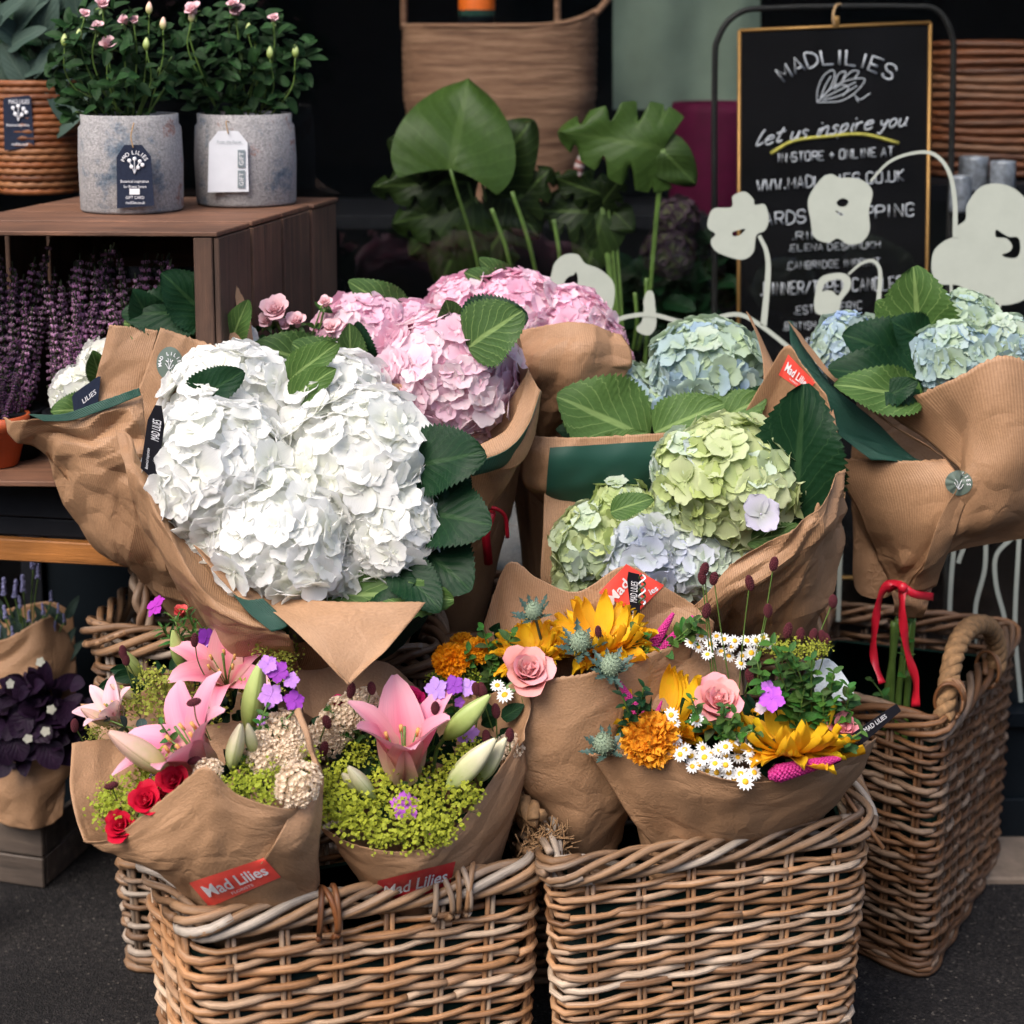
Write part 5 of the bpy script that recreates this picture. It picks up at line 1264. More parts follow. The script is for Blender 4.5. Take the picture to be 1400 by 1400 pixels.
for a, c, y, wd, mt, i in (((640, 475), (708, 425), 2.72, 1.35, M_leaf, 0), ((630, 450), (716, 428), 2.76, 1.1, M_leafd, 1), ((620, 450), (612, 415), 2.8, 1.1, M_leaf, 2), ((560, 440), (482, 384), 2.93, .75, M_leaf, 1), ((495, 515), (488, 446), 2.82, .8, M_leafd, 0), ((480, 520), (478, 448), 2.81, .8, M_leaf, 2), ((470, 520), (405, 470), 2.80, 1.2, M_leaf, 1), ((450, 505), (352, 468), 2.82, .9, M_leaf, 0), ((690, 400), (640, 372), 3.02, .9, M_leaf, 2), ((700, 395), (660, 355), 3.04, .8, M_leaf, 1)):
    pleaf(b3, a, c, y, y-.04, wd, mt, i=i, color=(.85, .85, .95))
cone_body(b3, [(540, 600, 2.84), (640, 650, 2.78), (715, 610, 2.8), (720, 500, 2.9), (600, 480, 3.0), (520, 520, 3.0)], 2.8, (-.10, 2.95, .50), .035, M_paper, 11)
g_tube([at(672, 700, 2.78), at(664, 730, 2.79), at(668, 770, 2.8)], .008, 6).put('red_ribbon', M_ribbon, b3); g_tube(crv([at(655, 702, 2.78), at(672, 694, 2.77), at(690, 705, 2.78), at(694, 735, 2.79)]), .0035, 6).put('red_ribbon', M_ribbon, b3)

# ---- small pink roses standing in the left basket behind the white bunch
br = thing('rose_bunch', 'small bunch of pale pink spray roses between the crate and the pink hydrangeas', 'roses', at(410, 880, 2.92))
for x, y, r in ((376, 424, 26), (364, 438, 15), (405, 438, 17), (444, 412, 12), (452, 447, 16), (390, 444, 13)):
    rose(br, x, y, 2.84, r, (-.1, -.6, .75), (.92, .60, .64), M_rose, 18 if r > 20 else 12, 'rose', 1.0, False); g_tube(crv([at(x, y+r*.5, 2.85), at((x+412)/2, 500, 2.88), at(410, 700, 2.92), Vector((at(410, 880, 2.95).x, 2.95, .3))]), .0018, 5).put('stem', M_stem, br)
for a, c in (((410, 560), (438, 425)), ((400, 560), (375, 450)), ((410, 560), (405, 450)), ((415, 560), (455, 455)), ((395, 560), (350, 455))): herb(br, a, c, 2.87, 2.86, 9, 26, mat=M_herb, col=(.6, .6, .6))
# ---- 4 deeper pink bunch behind
b4 = thing('hydrangea_bouquet', 'deep pink hydrangea bunch at the back below the monstera leaves', 'bouquet', at(760, 860, 3.05), 'wrapped hydrangea bunches')
for x, y, r in ((640, 432, 60), (700, 428, 66), (775, 450, 62), (815, 468, 40)): head(b4, x, y, 3.0, r, M_petp, PK, n=80, lim=46, core=PC, fs=.31, sq=(1, 1, .8))
head(b4, 850, 490, 3.0, 14, M_petp, PK, n=14, lim=12, core=PC, fs=.7)
w4 = paper(b4, deep([[(706, 452), (745, 446), (782, 442), (815, 452), (850, 458)], [(712, 490), (745, 492), (785, 480), (825, 485), (862, 500)], [(714, 540), (745, 545), (780, 535), (810, 520), (845, 515)], [(712, 600), (740, 600), (770, 590), (800, 580), (830, 570)]], [(2.92, 2.88, 2.90), (2.90, 2.85, 2.88), (2.9, 2.86, 2.9), (2.95, 2.92, 2.95)]), seed=44, crump=.009, nu=26)
cone_body(b4, [(715, 560, 2.93), (780, 560, 2.92), (850, 500, 2.96), (800, 470, 3.1), (680, 470, 3.1)], 2.9, (.07, 3.0, .48), .03, M_paper, 13)

# ---- 5 blue green bunch
b5 = thing('hydrangea_bouquet', 'blue green hydrangea bunch with big pale leaves in front of the chalkboard', 'bouquet', at(900, 860, 3.0), 'wrapped hydrangea bunches')
head(b5, 968, 512, 2.90, 80, M_petg, GB, n=120, lim=78, core=GC, fs=.29); head(b5, 858, 540, 2.92, 44, M_petg, GB, n=60, lim=34, core=GC, fs=.4); head(b5, 905, 560, 2.88, 38, M_petg, GB, n=40, lim=24, core=GC, fs=.42); head(b5, 1030, 555, 2.9, 36, M_petg, BB, n=40, lim=22, core=GC, fs=.42)
w5 = paper(b5, deep([[(712, 594), (770, 598), (840, 596), (935, 590)], [(714, 625), (770, 630), (840, 632), (930, 625)], [(716, 660), (768, 668), (840, 668), (925, 660)], [(738, 690), (790, 700), (850, 700), (915, 690)]], [(2.76, 2.72, 2.74), (2.76, 2.71, 2.74), (2.77, 2.73, 2.76), (2.80, 2.77, 2.8)]), seed=52, crump=.003, nu=26, nv=16)
sticker(b5, [(752, 612, 0), (912, 602, 0), (905, 690, 0), (746, 684, 0)], [w5], M_green, 'green_print', 16, lift=.0018)
w5b = paper(b5, deep([[(1022, 425), (1032, 440), (1048, 478)], [(1040, 480), (1055, 500), (1068, 520)], [(1045, 540), (1060, 550), (1080, 560)]], [2.84, 2.82, 2.8]), seed=55, crump=.002, nu=10, nv=12)
for a, c, y, wd, mt, i in (((885, 600), (768, 540), 2.80, 1.25, M_leaf, 0), ((870, 605), (775, 575), 2.82, 1.0, M_leaf, 1), ((895, 592), (985, 550), 2.78, 1.0, M_leaf, 2), ((960, 590), (1042, 540), 2.80, .95, M_leaf, 1), ((1000, 585), (1050, 530), 2.83, .9, M_leafd, 0), ((820, 610), (880, 590), 2.78, .5, M_leaf, 2), ((860, 600), (765, 585), 2.86, .8, M_leafd, 0)):
    pleaf(b5, a, c, y, y-.03, wd, mt, i=i, color=(1.15, 1.1, 1.1))
cone_body(b5, [(760, 660, 2.84), (860, 690, 2.84), (930, 660, 2.86), (1020, 580, 2.95), (900, 560, 3.05), (790, 580, 3.0)], 2.9, (.22, 3.0, .48), .035, M_paper, 17)

# ---- 6 lime and lilac bunch
b6 = thing('hydrangea_bouquet', 'lime green and lilac hydrangea bunch with a red sticker on its wrap', 'bouquet', at(960, 900, 2.8), 'wrapped hydrangea bunches')
for x, y, Y, r, cols, n, lim, fs in ((1000, 660, 2.70, 92, GG, 100, 66, .34), (945, 640, 2.70, 52, GG[2:]+LW[:1], 44, 26, .42), (1072, 668, 2.70, 48, GG[1:], 44, 26, .44), (1010, 735, 2.70, 56, GG[2:]+LW[3:], 46, 28, .42), (880, 762, 2.69, 66, LW, 70, 44, .38), (812, 745, 2.71, 56, GG, 54, 34, .40), (948, 765, 2.68, 56, LW+GG[4:], 50, 32, .42), (792, 790, 2.71, 36, GG, 34, 18, .44), (850, 700, 2.72, 44, GG[2:], 40, 22, .42), (930, 700, 2.72, 46, LW[3:]+GG[3:], 40, 22, .44)):
    head(b6, x, y, Y, r, M_petg, cols, n=n, lim=lim, core=GC if cols is GG else LC, fs=fs, rj=.09)
ob('floret', flm(M_petg, 2), b6, frame(at(1040, 703, 2.57), (.05, -1, .3), .6, m_(30, 2.55)), color=(.74, .70, .86))
paper(b6, deep([[(744, 674), (772, 680), (802, 690)], [(742, 730), (775, 735), (800, 740)], [(739, 790), (770, 806), (800, 812)], [(745, 850), (770, 850), (800, 850)]], [2.76, 2.74, 2.72, 2.74]), seed=61, crump=.002, nu=14, nv=18)
paper(b6, deep([[(812, 668), (840, 662), (870, 660)], [(815, 690), (840, 690), (870, 690)]], [2.74, 2.74]), seed=62, crump=.001, nu=8, nv=6)
w6 = paper(b6, deep([[(1020, 560), (1072, 474), (1100, 500), (1130, 540)], [(1030, 600), (1075, 560), (1105, 580), (1142, 590)], [(1040, 650), (1080, 640), (1112, 650), (1155, 650)]], [(2.78, 2.76, 2.70), (2.80, 2.78, 2.68), (2.82, 2.78, 2.64)]), seed=64, crump=.002, nu=20, nv=20)
w6f = paper(b6, deep([[(850, 845), (940, 832), (1000, 775), (1060, 735), (1112, 695), (1140, 655), (1156, 640)], [(860, 858), (945, 850), (1010, 810), (1065, 775), (1112, 740), (1140, 710), (1154, 690)], [(875, 880), (955, 868), (1015, 845), (1065, 820), (1105, 800), (1134, 775), (1146, 750)], [(890, 905), (965, 895), (1015, 880), (1055, 868), (1090, 855), (1118, 840), (1130, 815)], [(910, 950), (975, 950), (1020, 950), (1050, 945), (1070, 930), (1095, 910), (1105, 890)]],
      [(2.62, 2.53, 2.52, 2.62), (2.64, 2.54, 2.53, 2.63), (2.68, 2.58, 2.56, 2.65), (2.74, 2.66, 2.63, 2.70), (2.82, 2.78, 2.78)]), seed=66, crump=.008, nu=40, nv=32)
paper(b6, deep([[(1138, 560), (1150, 610), (1157, 655), (1152, 720)], [(1128, 590), (1132, 640), (1134, 690), (1128, 740)], [(1112, 640), (1112, 690), (1108, 720), (1100, 760)]], [(2.70, 2.63, 2.64), 2.66, (2.7, 2.62, 2.6)]), seed=69, crump=.003, nu=18, nv=12)
mad_sticker(b6, [(1078, 484, 0), (1116, 522, 0), (1104, 538, 0), (1064, 512, 0)], [w6])
for a, c, y, wd, mt, i in (((1085, 720), (1098, 532), 2.66, .92, M_leafd, 0), ((1110, 700), (1125, 570), 2.70, .8, M_leafd, 1), ((1020, 740), (1108, 722), 2.63, .55, M_leaf, 2), ((835, 700), (890, 680), 2.6, .8, M_leaf, 0), ((1100, 690), (1145, 640), 2.70, .9, M_leafd, 2)):
    pleaf(b6, a, c, y, y-.02, wd, mt, i=i)
cone_body(b6, [(790, 850, 2.76), (950, 900, 2.66), (1090, 850, 2.72), (1130, 720, 2.84), (1000, 680, 2.95), (850, 720, 2.92)], 2.8, (.27, 2.95, .42), .045, M_paper, 19)

# ---- 7 blue bunch standing in the dark basket, tied with red ribbon
b7 = thing('hydrangea_bouquet', 'blue hydrangea bunch tied with a red ribbon in the dark rope handled basket', 'bouquet', at(1225, 960, 2.95), 'wrapped hydrangea bunches')
for x, y, Y, r, cols, n, lim in ((1160, 478, 2.96, 50, BB, 60, 36), (1305, 495, 2.84, 56, GB, 70, 44), (1375, 478, 2.86, 46, GG[1:3]+GB, 60, 36), (1322, 440, 2.92, 42, GB, 50, 30), (1400, 500, 2.84, 34, GB, 40, 20)):
    head(b7, x, y, Y, r, M_petg, cols, n=n, lim=lim, core=GC, fs=.38)
w7b = paper(b7, deep([[(1078, 438), (1082, 440), (1090, 450)], [(1086, 480), (1106, 500), (1130, 520)], [(1100, 530), (1150, 555), (1200, 580)], [(1140, 590), (1190, 610), (1250, 625)], [(1190, 630), (1240, 632), (1292, 628)]], [2.88, 2.86, 2.83, 2.82, 2.80]), mat=M_green, seed=71, crump=.003, nu=14, nv=26)
paper(b7, deep([[(1079, 438), (1086, 446), (1096, 456)], [(1104, 480), (1118, 492), (1132, 502)], [(1150, 530), (1165, 540), (1180, 550)], [(1215, 580), (1232, 592), (1250, 600)], [(1270, 612), (1282, 620), (1294, 626)]], [2.87, 2.85, 2.82, 2.80, 2.77]), seed=72, crump=.002, nu=8, nv=26)
w7 = paper(b7, deep([[(1200, 558), (1255, 540), (1310, 515), (1370, 486), (1420, 512), (1455, 560)], [(1292, 626), (1310, 600), (1335, 582), (1380, 572), (1425, 582), (1455, 610)], [(1314, 662), (1330, 655), (1352, 650), (1385, 645), (1420, 652), (1450, 670)], [(1297, 715), (1316, 715), (1340, 713), (1372, 711), (1405, 713), (1435, 725)], [(1273, 753), (1289, 749), (1307, 746), (1328, 743), (1362, 739), (1397, 736)], [(1253, 781), (1263, 776), (1275, 771), (1284, 765), (1292, 758), (1304, 750)], [(1242, 807), (1249, 807), (1257, 806), (1265, 803), (1271, 800), (1277, 796)]],
      [(2.84, 2.74, 2.72, 2.78), (2.79, 2.74, 2.70, 2.76), (2.74, 2.71, 2.70, 2.76), (2.75, 2.73, 2.72, 2.78), (2.79, 2.77, 2.78, 2.81), (2.82, 2.80, 2.83), (2.84, 2.83, 2.85)]), seed=74, crump=.0045, nu=34, nv=40)
paper(b7, deep([[(1150, 626), (1190, 629), (1240, 630), (1293, 628)], [(1158, 662), (1200, 666), (1260, 669), (1315, 664)], [(1178, 706), (1215, 712), (1260, 717), (1299, 716)], [(1198, 750), (1225, 756), (1255, 759), (1275, 754)], [(1211, 780), (1228, 784), (1244, 786), (1256, 782)], [(1217, 805), (1226, 807), (1236, 808), (1245, 806)]], [(2.86, 2.80, 2.785), (2.86, 2.79, 2.745), (2.86, 2.79, 2.755), (2.87, 2.81, 2.79), (2.87, 2.84, 2.82), (2.87, 2.84, 2.84)]), seed=77, crump=.005, nu=22, nv=28)
paper(b7, deep([[(1314, 655), (1320, 660), (1326, 668)], [(1282, 715), (1296, 720), (1308, 726)], [(1262, 770), (1280, 765), (1300, 750)], [(1246, 806), (1262, 806), (1280, 800)]], [2.728, 2.735, 2.765, 2.825]), seed=78, crump=.004, nu=12, nv=20, name='paper_fold')
paper(b7, deep([[(1214, 800), (1240, 806), (1275, 800)], [(1222, 825), (1244, 830), (1268, 830)], [(1222, 845), (1250, 850), (1262, 850)]], [2.85, 2.83, 2.85]), seed=79, crump=.005, nu=14, nv=10, name='paper_tail')
cone_body(b7, [(1165, 610, 2.92), (1230, 640, 2.88), (1350, 640, 2.86), (1410, 620, 2.94), (1300, 520, 3.04), (1180, 540, 3.0)], 2.85, (.62, 2.90, .66), .035, M_paper, 23)
for a, c, y, wd, mt, i in (((1258, 492), (1250, 370), 2.90, 1.15, M_leaf, 0), ((1270, 500), (1205, 415), 2.92, .9, M_leaf, 1), ((1260, 500), (1160, 455), 2.88, 1.1, M_leafd, 2), ((1270, 470), (1225, 440), 2.88, 1.3, M_leafd, 0), ((1262, 525), (1140, 500), 2.82, .85, M_leafd, 1), ((1262, 545), (1148, 522), 2.80, .75, M_leaf, 2), ((1200, 550), (1250, 520), 2.8, .9, M_leafd, 0)):
    pleaf(b7, a, c, y, y-.03, wd, mt, i=i)
round_sticker(b7, 1311, 660, 19, 17, [w7, ] + [o for o in PAP if o.parent == b7 and o.name.startswith('paper_fold')])
def ribbon(parent, pts, w_, name='red_ribbon', tw=0):
    P = crv([at(*p) for p in pts], 8); V = []; U = []
    for i, p in enumerate(P):
        t = (P[min(i+1, len(P)-1)]-P[max(0, i-1)]).normalized(); s = t.cross((CAMP-p).normalized()); s = (Matrix.Rotation(tw*math.sin(i*.3), 3, t) @ s).normalized()
        V += [p+s*w_/2, p, p-s*w_/2]; U += [(0, 0)]*3
    Fc = [(3*i+k, 3*i+k+1, 3*i+k+4, 3*i+k+3) for i in range(len(P)-1) for k in (0, 1)]
    o = ob(name, mk('ribbon', V, Fc, M_ribbon, U), parent); sm = o.modifiers.new('Solidify', 'SOLIDIFY'); sm.thickness = .0008; return o
ribbon(b7, [(1212, 806, 2.84), (1230, 800, 2.81), (1250, 812, 2.80), (1276, 816, 2.84)], .013); ribbon(b7, [(1232, 800, 2.805), (1215, 798, 2.80), (1202, 820, 2.81), (1196, 860, 2.82), (1195, 900, 2.82), (1206, 934, 2.80)], .0135, tw=.9)
ribbon(b7, [(1234, 804, 2.80), (1234, 840, 2.79), (1240, 890, 2.80), (1252, 930, 2.81), (1252, 966, 2.81)], .0145, tw=.9)
g_sph(.009, 8, 6).addg(G()).put('ribbon_knot', M_ribbon, b7, M=Matrix.Translation(at(1234, 803, 2.798)))
for a, c in (((1228, 845), (1212, 960)), ((1240, 850), (1228, 960)), ((1222, 850), (1218, 965)), ((1248, 845), (1240, 955))):
    A_ = at(*a, 2.87); B_ = at(*c, 2.90); g_tube(crv([A_, (A_+B_)/2, B_, B_+Vector((0, .02, -.22))]), .0058, 8).put('stem', M_stem, b7)
herb(b7, (1236, 930), (1246, 850), 2.86, n=4, size=16); herb(b7, (1206, 968), (1192, 930), 2.86, n=3, size=18)

# ---- lily bouquets in the front left basket
LB = 'lily bouquets in the front left basket'
c1 = thing('lily_bouquet', 'pink lily bouquet with crimson roses and a bright red sticker on its paper', 'bouquet', at(330, 1290, 2.36), LB)
bk = paper(c1, deep([[(99, 1014), (160, 1008), (240, 1000), (330, 985), (405, 985)], [(98, 1080), (165, 1075), (240, 1075), (330, 1085), (410, 1085)], [(112, 1152), (175, 1165), (250, 1175), (330, 1180), (415, 1180)]], [(2.42, 2.5, 2.5), (2.34, 2.46, 2.46), (2.29, 2.40, 2.42)]), seed=81, crump=.003, mat=M_paper2)
fr1 = paper(c1, deep([[(112, 1151), (150, 1147), (190, 1118), (240, 1078), (281, 1049), (322, 1084), (375, 1102), (410, 1100), (436, 1052)], [(130, 1160), (165, 1160), (205, 1150), (248, 1128), (285, 1115), (325, 1130), (375, 1140), (412, 1140), (438, 1110)], [(175, 1176), (200, 1182), (228, 1185), (258, 1185), (290, 1185), (330, 1190), (375, 1195), (412, 1190), (436, 1170)], [(228, 1192), (240, 1210), (254, 1224), (268, 1234), (290, 1244), (330, 1249), (375, 1250), (410, 1244), (434, 1228)], [(262, 1250), (272, 1270), (284, 1290), (300, 1300), (320, 1310), (345, 1315), (372, 1315), (400, 1305), (420, 1290)]],
        [(2.29, 2.22, 2.17, 2.19, 2.25), (2.28, 2.21, 2.17, 2.19, 2.25), (2.27, 2.215, 2.19, 2.21, 2.26), (2.27, 2.26, 2.25, 2.26, 2.30), (2.36, 2.34, 2.33, 2.34, 2.36)]), mat=M_paper2, seed=84, crump=.0018, nu=44, nv=28)
paper(c1, deep([[(404, 974), (409, 969), (416, 985)], [(420, 1020), (430, 1025), (439, 1048)], [(424, 1060), (434, 1075), (441, 1095)], [(380, 1150), (410, 1160), (436, 1170)], [(350, 1190), (390, 1210), (434, 1228)]], [2.30, 2.26, 2.245, (2.18, 2.20, 2.24), (2.20, 2.23, 2.28)]), mat=M_paper2, seed=86, crump=.002, nu=14, nv=26, name='paper_flap')
mad_sticker(c1, [(259, 1206, 0), (361, 1172, 0), (384, 1198, 0), (287, 1239, 0)], [fr1]+[o for o in PAP if o.parent == c1 and o.name.startswith('paper_flap')])
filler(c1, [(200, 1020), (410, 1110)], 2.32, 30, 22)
lily(c1, 290, 1062, 2.31, 158, (-.52, -.22, .85), 1, .15)
for a, c, Y, me, ft in (((232, 1058), (148, 998), 2.26, BUDP, 1.1), ((340, 1003), (353, 904), 2.36, BUDG, .95), ((316, 1052), (326, 990), 2.28, BUDC, 1.05), ((348, 1030), (336, 988), 2.29, BUDC, 1.0)): bud(c1, a, c, Y, me, Y-.02, ft*1.05)
for x, y, Y, r in ((238, 1068, 2.24, 31), (200, 1096, 2.23, 33), (166, 1130, 2.25, 31), (222, 1092, 2.26, 22)): rose(c1, x, y, Y, r, (-.1, -.7, .7), (.52, .006, .03), M_rose_r, 15, 'spray_rose', .8, False)
for x, y, Y, r in ((388, 1000, 2.33, 28), (368, 1040, 2.29, 27), (408, 1074, 2.23, 31), (285, 1058, 2.25, 20), (398, 1030, 2.28, 20), (352, 1020, 2.3, 20)): cluster(c1, x, y, Y, r)
for x, y, Y, r in ((172, 1090, 2.27, 36), (215, 1055, 2.28, 34), (145, 1105, 2.29, 28), (200, 1070, 2.27, 30), (158, 1108, 2.29, 26), (350, 1072, 2.25, 32), (322, 1076, 2.23, 22), (378, 1060, 2.26, 26), (330, 1055, 2.28, 26), (420, 1040, 2.28, 24), (150, 1085, 2.31, 22), (180, 1120, 2.27, 22), (300, 1075, 2.23, 16), (270, 1090, 2.3, 26), (365, 1090, 2.23, 20)): lime(c1, x, y, Y, r)
for x, y, r in ((370, 951, 18), (402, 958, 16), (380, 918, 16), (366, 908, 14), (398, 930, 12), (210, 1062, 9), (356, 985, 8)): phlox(c1, x, y, 2.33, r, (.55, .26, .72) if r != 16 else (.36, .06, .50))
for x, y in ((152, 1074), (265, 960), (266, 1040)): burnet(c1, x, y, 2.26, 9, (x+20, y+50), 2.3, (.9, -.1, .3))
for a, c in (((360, 1030), (365, 965)), ((330, 1060), (400, 975)), ((340, 1080), (345, 1020)), ((250, 1050), (220, 990))): herb(c1, a, c, 2.33, 2.32, 7, 18)
cone_body(c1, [(240, 1190, 2.31), (330, 1220, 2.29), (420, 1190, 2.33), (400, 1100, 2.46), (280, 1090, 2.46), (180, 1120, 2.40)], 2.3, (-.33, 2.40, .2), .04, M_paper2, 31, crump=.003)

c2 = thing('lily_bouquet', 'upright pink lily bouquet over lime green froth, second in the front left basket', 'bouquet', at(580, 1290, 2.42), LB)
fr2 = paper(c2, deep([[(440, 1126), (470, 1148), (516, 1162), (560, 1163), (604, 1151), (648, 1100), (690, 1040), (718, 1000)], [(456, 1152), (486, 1172), (528, 1182), (570, 1183), (610, 1172), (655, 1132), (694, 1085), (718, 1040)], [(478, 1184), (505, 1200), (542, 1208), (580, 1208), (620, 1196), (660, 1166), (692, 1130), (712, 1080)], [(504, 1222), (525, 1235), (560, 1240), (595, 1236), (632, 1220), (668, 1190), (690, 1160), (706, 1115)], [(530, 1270), (548, 1285), (570, 1290), (600, 1285), (630, 1270), (660, 1240), (675, 1210), (690, 1160)]],
        [(2.32, 2.25, 2.27, 2.36, 2.42), (2.32, 2.26, 2.27, 2.36, 2.42), (2.33, 2.29, 2.30, 2.38, 2.43), (2.36, 2.33, 2.35, 2.41, 2.46), (2.42, 2.40, 2.42, 2.47, 2.5)]), mat=M_paper2, seed=91, crump=.0026, nu=40, nv=26)
paper(c2, deep([[(560, 968), (610, 950), (665, 950), (722, 922)], [(575, 1010), (630, 1000), (675, 990), (726, 970)], [(600, 1060), (650, 1070), (690, 1050), (718, 1012)]], [(2.55, 2.5, 2.42), (2.53, 2.48, 2.42), (2.48, 2.44, 2.40)]), mat=M_paper2, seed=93, crump=.004)
mad_sticker(c2, [(517, 1203, 0), (622, 1177, 0), (614, 1212, 0), (514, 1240, 0)], [fr2], M_redd)
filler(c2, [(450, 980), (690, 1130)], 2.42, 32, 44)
lily(c2, 553, 1072, 2.37, 158, (0.0, -.28, .95), 0, .2)
for a, c, Y, me in (((608, 1010), (668, 952), 2.38, BUDG), ((612, 1078), (676, 1012), 2.33, BUDC), ((655, 1068), (690, 1010), 2.35, BUDC), ((512, 1092), (474, 1046), 2.31, BUDC), ((502, 1090), (466, 1056), 2.33, BUDC)): bud(c2, a, c, Y, me, Y-.02, 1.1)
g_tube(crv([at(608, 1008, 2.38), at(596, 1030, 2.39), at(590, 1080, 2.4)]), .003, 6).put('stem', M_stem, c2)
for x, y, r, Y in ((470, 1096, 34, 2.29), (505, 1122, 34, 2.27), (462, 1062, 28, 2.33), (545, 1132, 34, 2.27), (598, 1112, 36, 2.29), (636, 1084, 32, 2.31), (622, 1052, 30, 2.35), (565, 1095, 28, 2.31), (650, 1040, 26, 2.37), (450, 1110, 24, 2.31), (444, 1078, 24, 2.33), (520, 1085, 30, 2.32), (580, 1140, 28, 2.27), (528, 1060, 22, 2.38), (608, 1135, 22, 2.28), (478, 1120, 28, 2.28), (520, 1148, 20, 2.265), (640, 1020, 20, 2.4), (590, 1070, 24, 2.35), (490, 1030, 24, 2.40)): lime(c2, x, y, Y, r*1.12, (.42, .46, .04))
for x, y, r in ((476, 976, 27), (447, 1012, 25), (696, 1022, 19), (455, 990, 22), (500, 960, 18), (418, 1012, 18), (465, 1000, 20)): cluster(c2, x, y, 2.42, r)
rose(c2, 462, 968, 2.44, 22, (-.2, -.6, .7), (.60, .012, .13), M_rose_r, 13, 'spray_rose', .8, False); rose(c2, 566, 955, 2.46, 20, (0, -.6, .7), (.60, .012, .13), M_rose_r, 13, 'spray_rose', .8, False)
for x, y, r, col in ((554, 1102, 22, (.58, .14, .70)), (596, 942, 17, (.50, .30, .75)), (620, 937, 15, (.30, .06, .50)), (640, 940, 13, (.5, .28, .72)), (642, 1002, 14, (.60, .28, .74)), (634, 1008, 10, (.6, .28, .74)), (585, 968, 9, (.55, .2, .7)), (588, 1068, 8, (.6, .3, .7)), (584, 1139, 6, (.6, .1, .6)), (608, 950, 10, (.35, .1, .55)), (628, 960, 8, (.35, .1, .55))): phlox(c2, x, y, 2.30 if r == 22 else 2.40, r, col)
for x, y in ((508, 941), (480, 944), (447, 987), (678, 972), (665, 1008), (697, 1005), (518, 1071), (443, 1024), (651, 942), (660, 945), (595, 968)): burnet(c2, x, y, 2.38, 10, (x+random.uniform(-15, 15), y+55), 2.42)
for a, c in (((560, 1080), (600, 960)), ((540, 1080), (520, 1010)), ((580, 1090), (640, 1030)), ((520, 1060), (490, 1000)), ((590, 1040), (575, 1000)), ((500, 1030), (450, 970)), ((640, 1000), (620, 940))): herb(c2, a, c, 2.42, 2.41, 7, 20)
cone_body(c2, [(500, 1200, 2.38), (590, 1220, 2.37), (680, 1150, 2.46), (690, 1050, 2.52), (580, 1060, 2.58), (470, 1110, 2.46)], 2.3, (-.09, 2.50, .2), .04, M_paper2, 37, crump=.003)

c3 = thing('lily_bouquet', 'open pink lily bouquet at the back of the front left basket', 'bouquet', at(280, 1180, 2.58), LB)
paper(c3, deep([[(110, 962), (160, 962), (220, 930), (262, 915)], [(118, 985), (170, 985), (230, 965), (270, 960)], [(135, 1015), (180, 1015), (240, 1010), (280, 1010)]], [(2.56, 2.52), 2.54, 2.52]), mat=M_paper2, seed=95, crump=.002)
paper(c3, deep([[(395, 860), (440, 880), (500, 900), (535, 908), (575, 940)], [(400, 920), (440, 930), (490, 940), (525, 950), (560, 960)], [(415, 975), (445, 990), (490, 1000), (520, 1000), (550, 1000)]], [2.60, 2.57, 2.54]), mat=M_paper2, seed=97, crump=.003)
lily(c3, 312, 944, 2.52, 118, (-.05, -.45, .85), 2, .1); lily(c3, 168, 992, 2.48, 76, (-.4, -.4, .8), 0, .3, (.86, .66, .66))
for a, c, Y, me in (((196, 926), (162, 886), 2.5, BUDG), ((252, 915), (234, 860), 2.56, BUDG), ((150, 992), (110, 968), 2.46, BUDP), ((190, 960), (150, 935), 2.5, BUDP)): bud(c3, a, c, Y, me, Y-.02, 1.1)
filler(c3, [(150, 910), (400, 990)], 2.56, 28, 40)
for x, y, r in ((190, 960, 30), (222, 942, 32), (250, 935, 28), (285, 965, 30), (160, 985, 22), (230, 975, 28), (205, 925, 22), (345, 940, 22), (385, 920, 24), (390, 890, 24), (360, 880, 20), (130, 1000, 16)): lime(c3, x, y, 2.48, r, (.36, .38, .06))
for x, y in ((168, 892), (172, 902), (266, 875), (102, 992), (270, 958)): burnet(c3, x, y, 2.44, 9, (x+20, y+60), 2.5)
phlox(c3, 213, 828, 2.58, 17, (.42, .04, .45), (-.8, -.3, .5)); phlox(c3, 282, 872, 2.55, 15, (.20, .03, .38)); phlox(c3, 275, 880, 2.55, 12, (.5, .3, .7)); phlox(c3, 332, 885, 2.55, 8, (.4, .06, .5))
for a, c in (((270, 880), (228, 838)), ((280, 880), (255, 835)), ((260, 900), (240, 850)), ((300, 900), (270, 850)), ((240, 880), (222, 858))): herb(c3, a, c, 2.58, 2.57, 6, 20, kind='t', mat=M_herb)
rose(c3, 246, 836, 2.62, 14, (0, -.6, .8), (.8, .12, .12), M_rose_r, 10, 'spray_rose', .6, False)
herb(c3, (200, 1000), (150, 985), 2.44, n=3, size=24, mat=M_euc, kind='o')
cone_body(c3, [(150, 1010, 2.52), (280, 1040, 2.5), (400, 1010, 2.52), (420, 960, 2.62), (280, 950, 2.68), (160, 970, 2.62)], 2.3, (-.36, 2.56, .25), .04, M_paper2, 41, crump=.003)

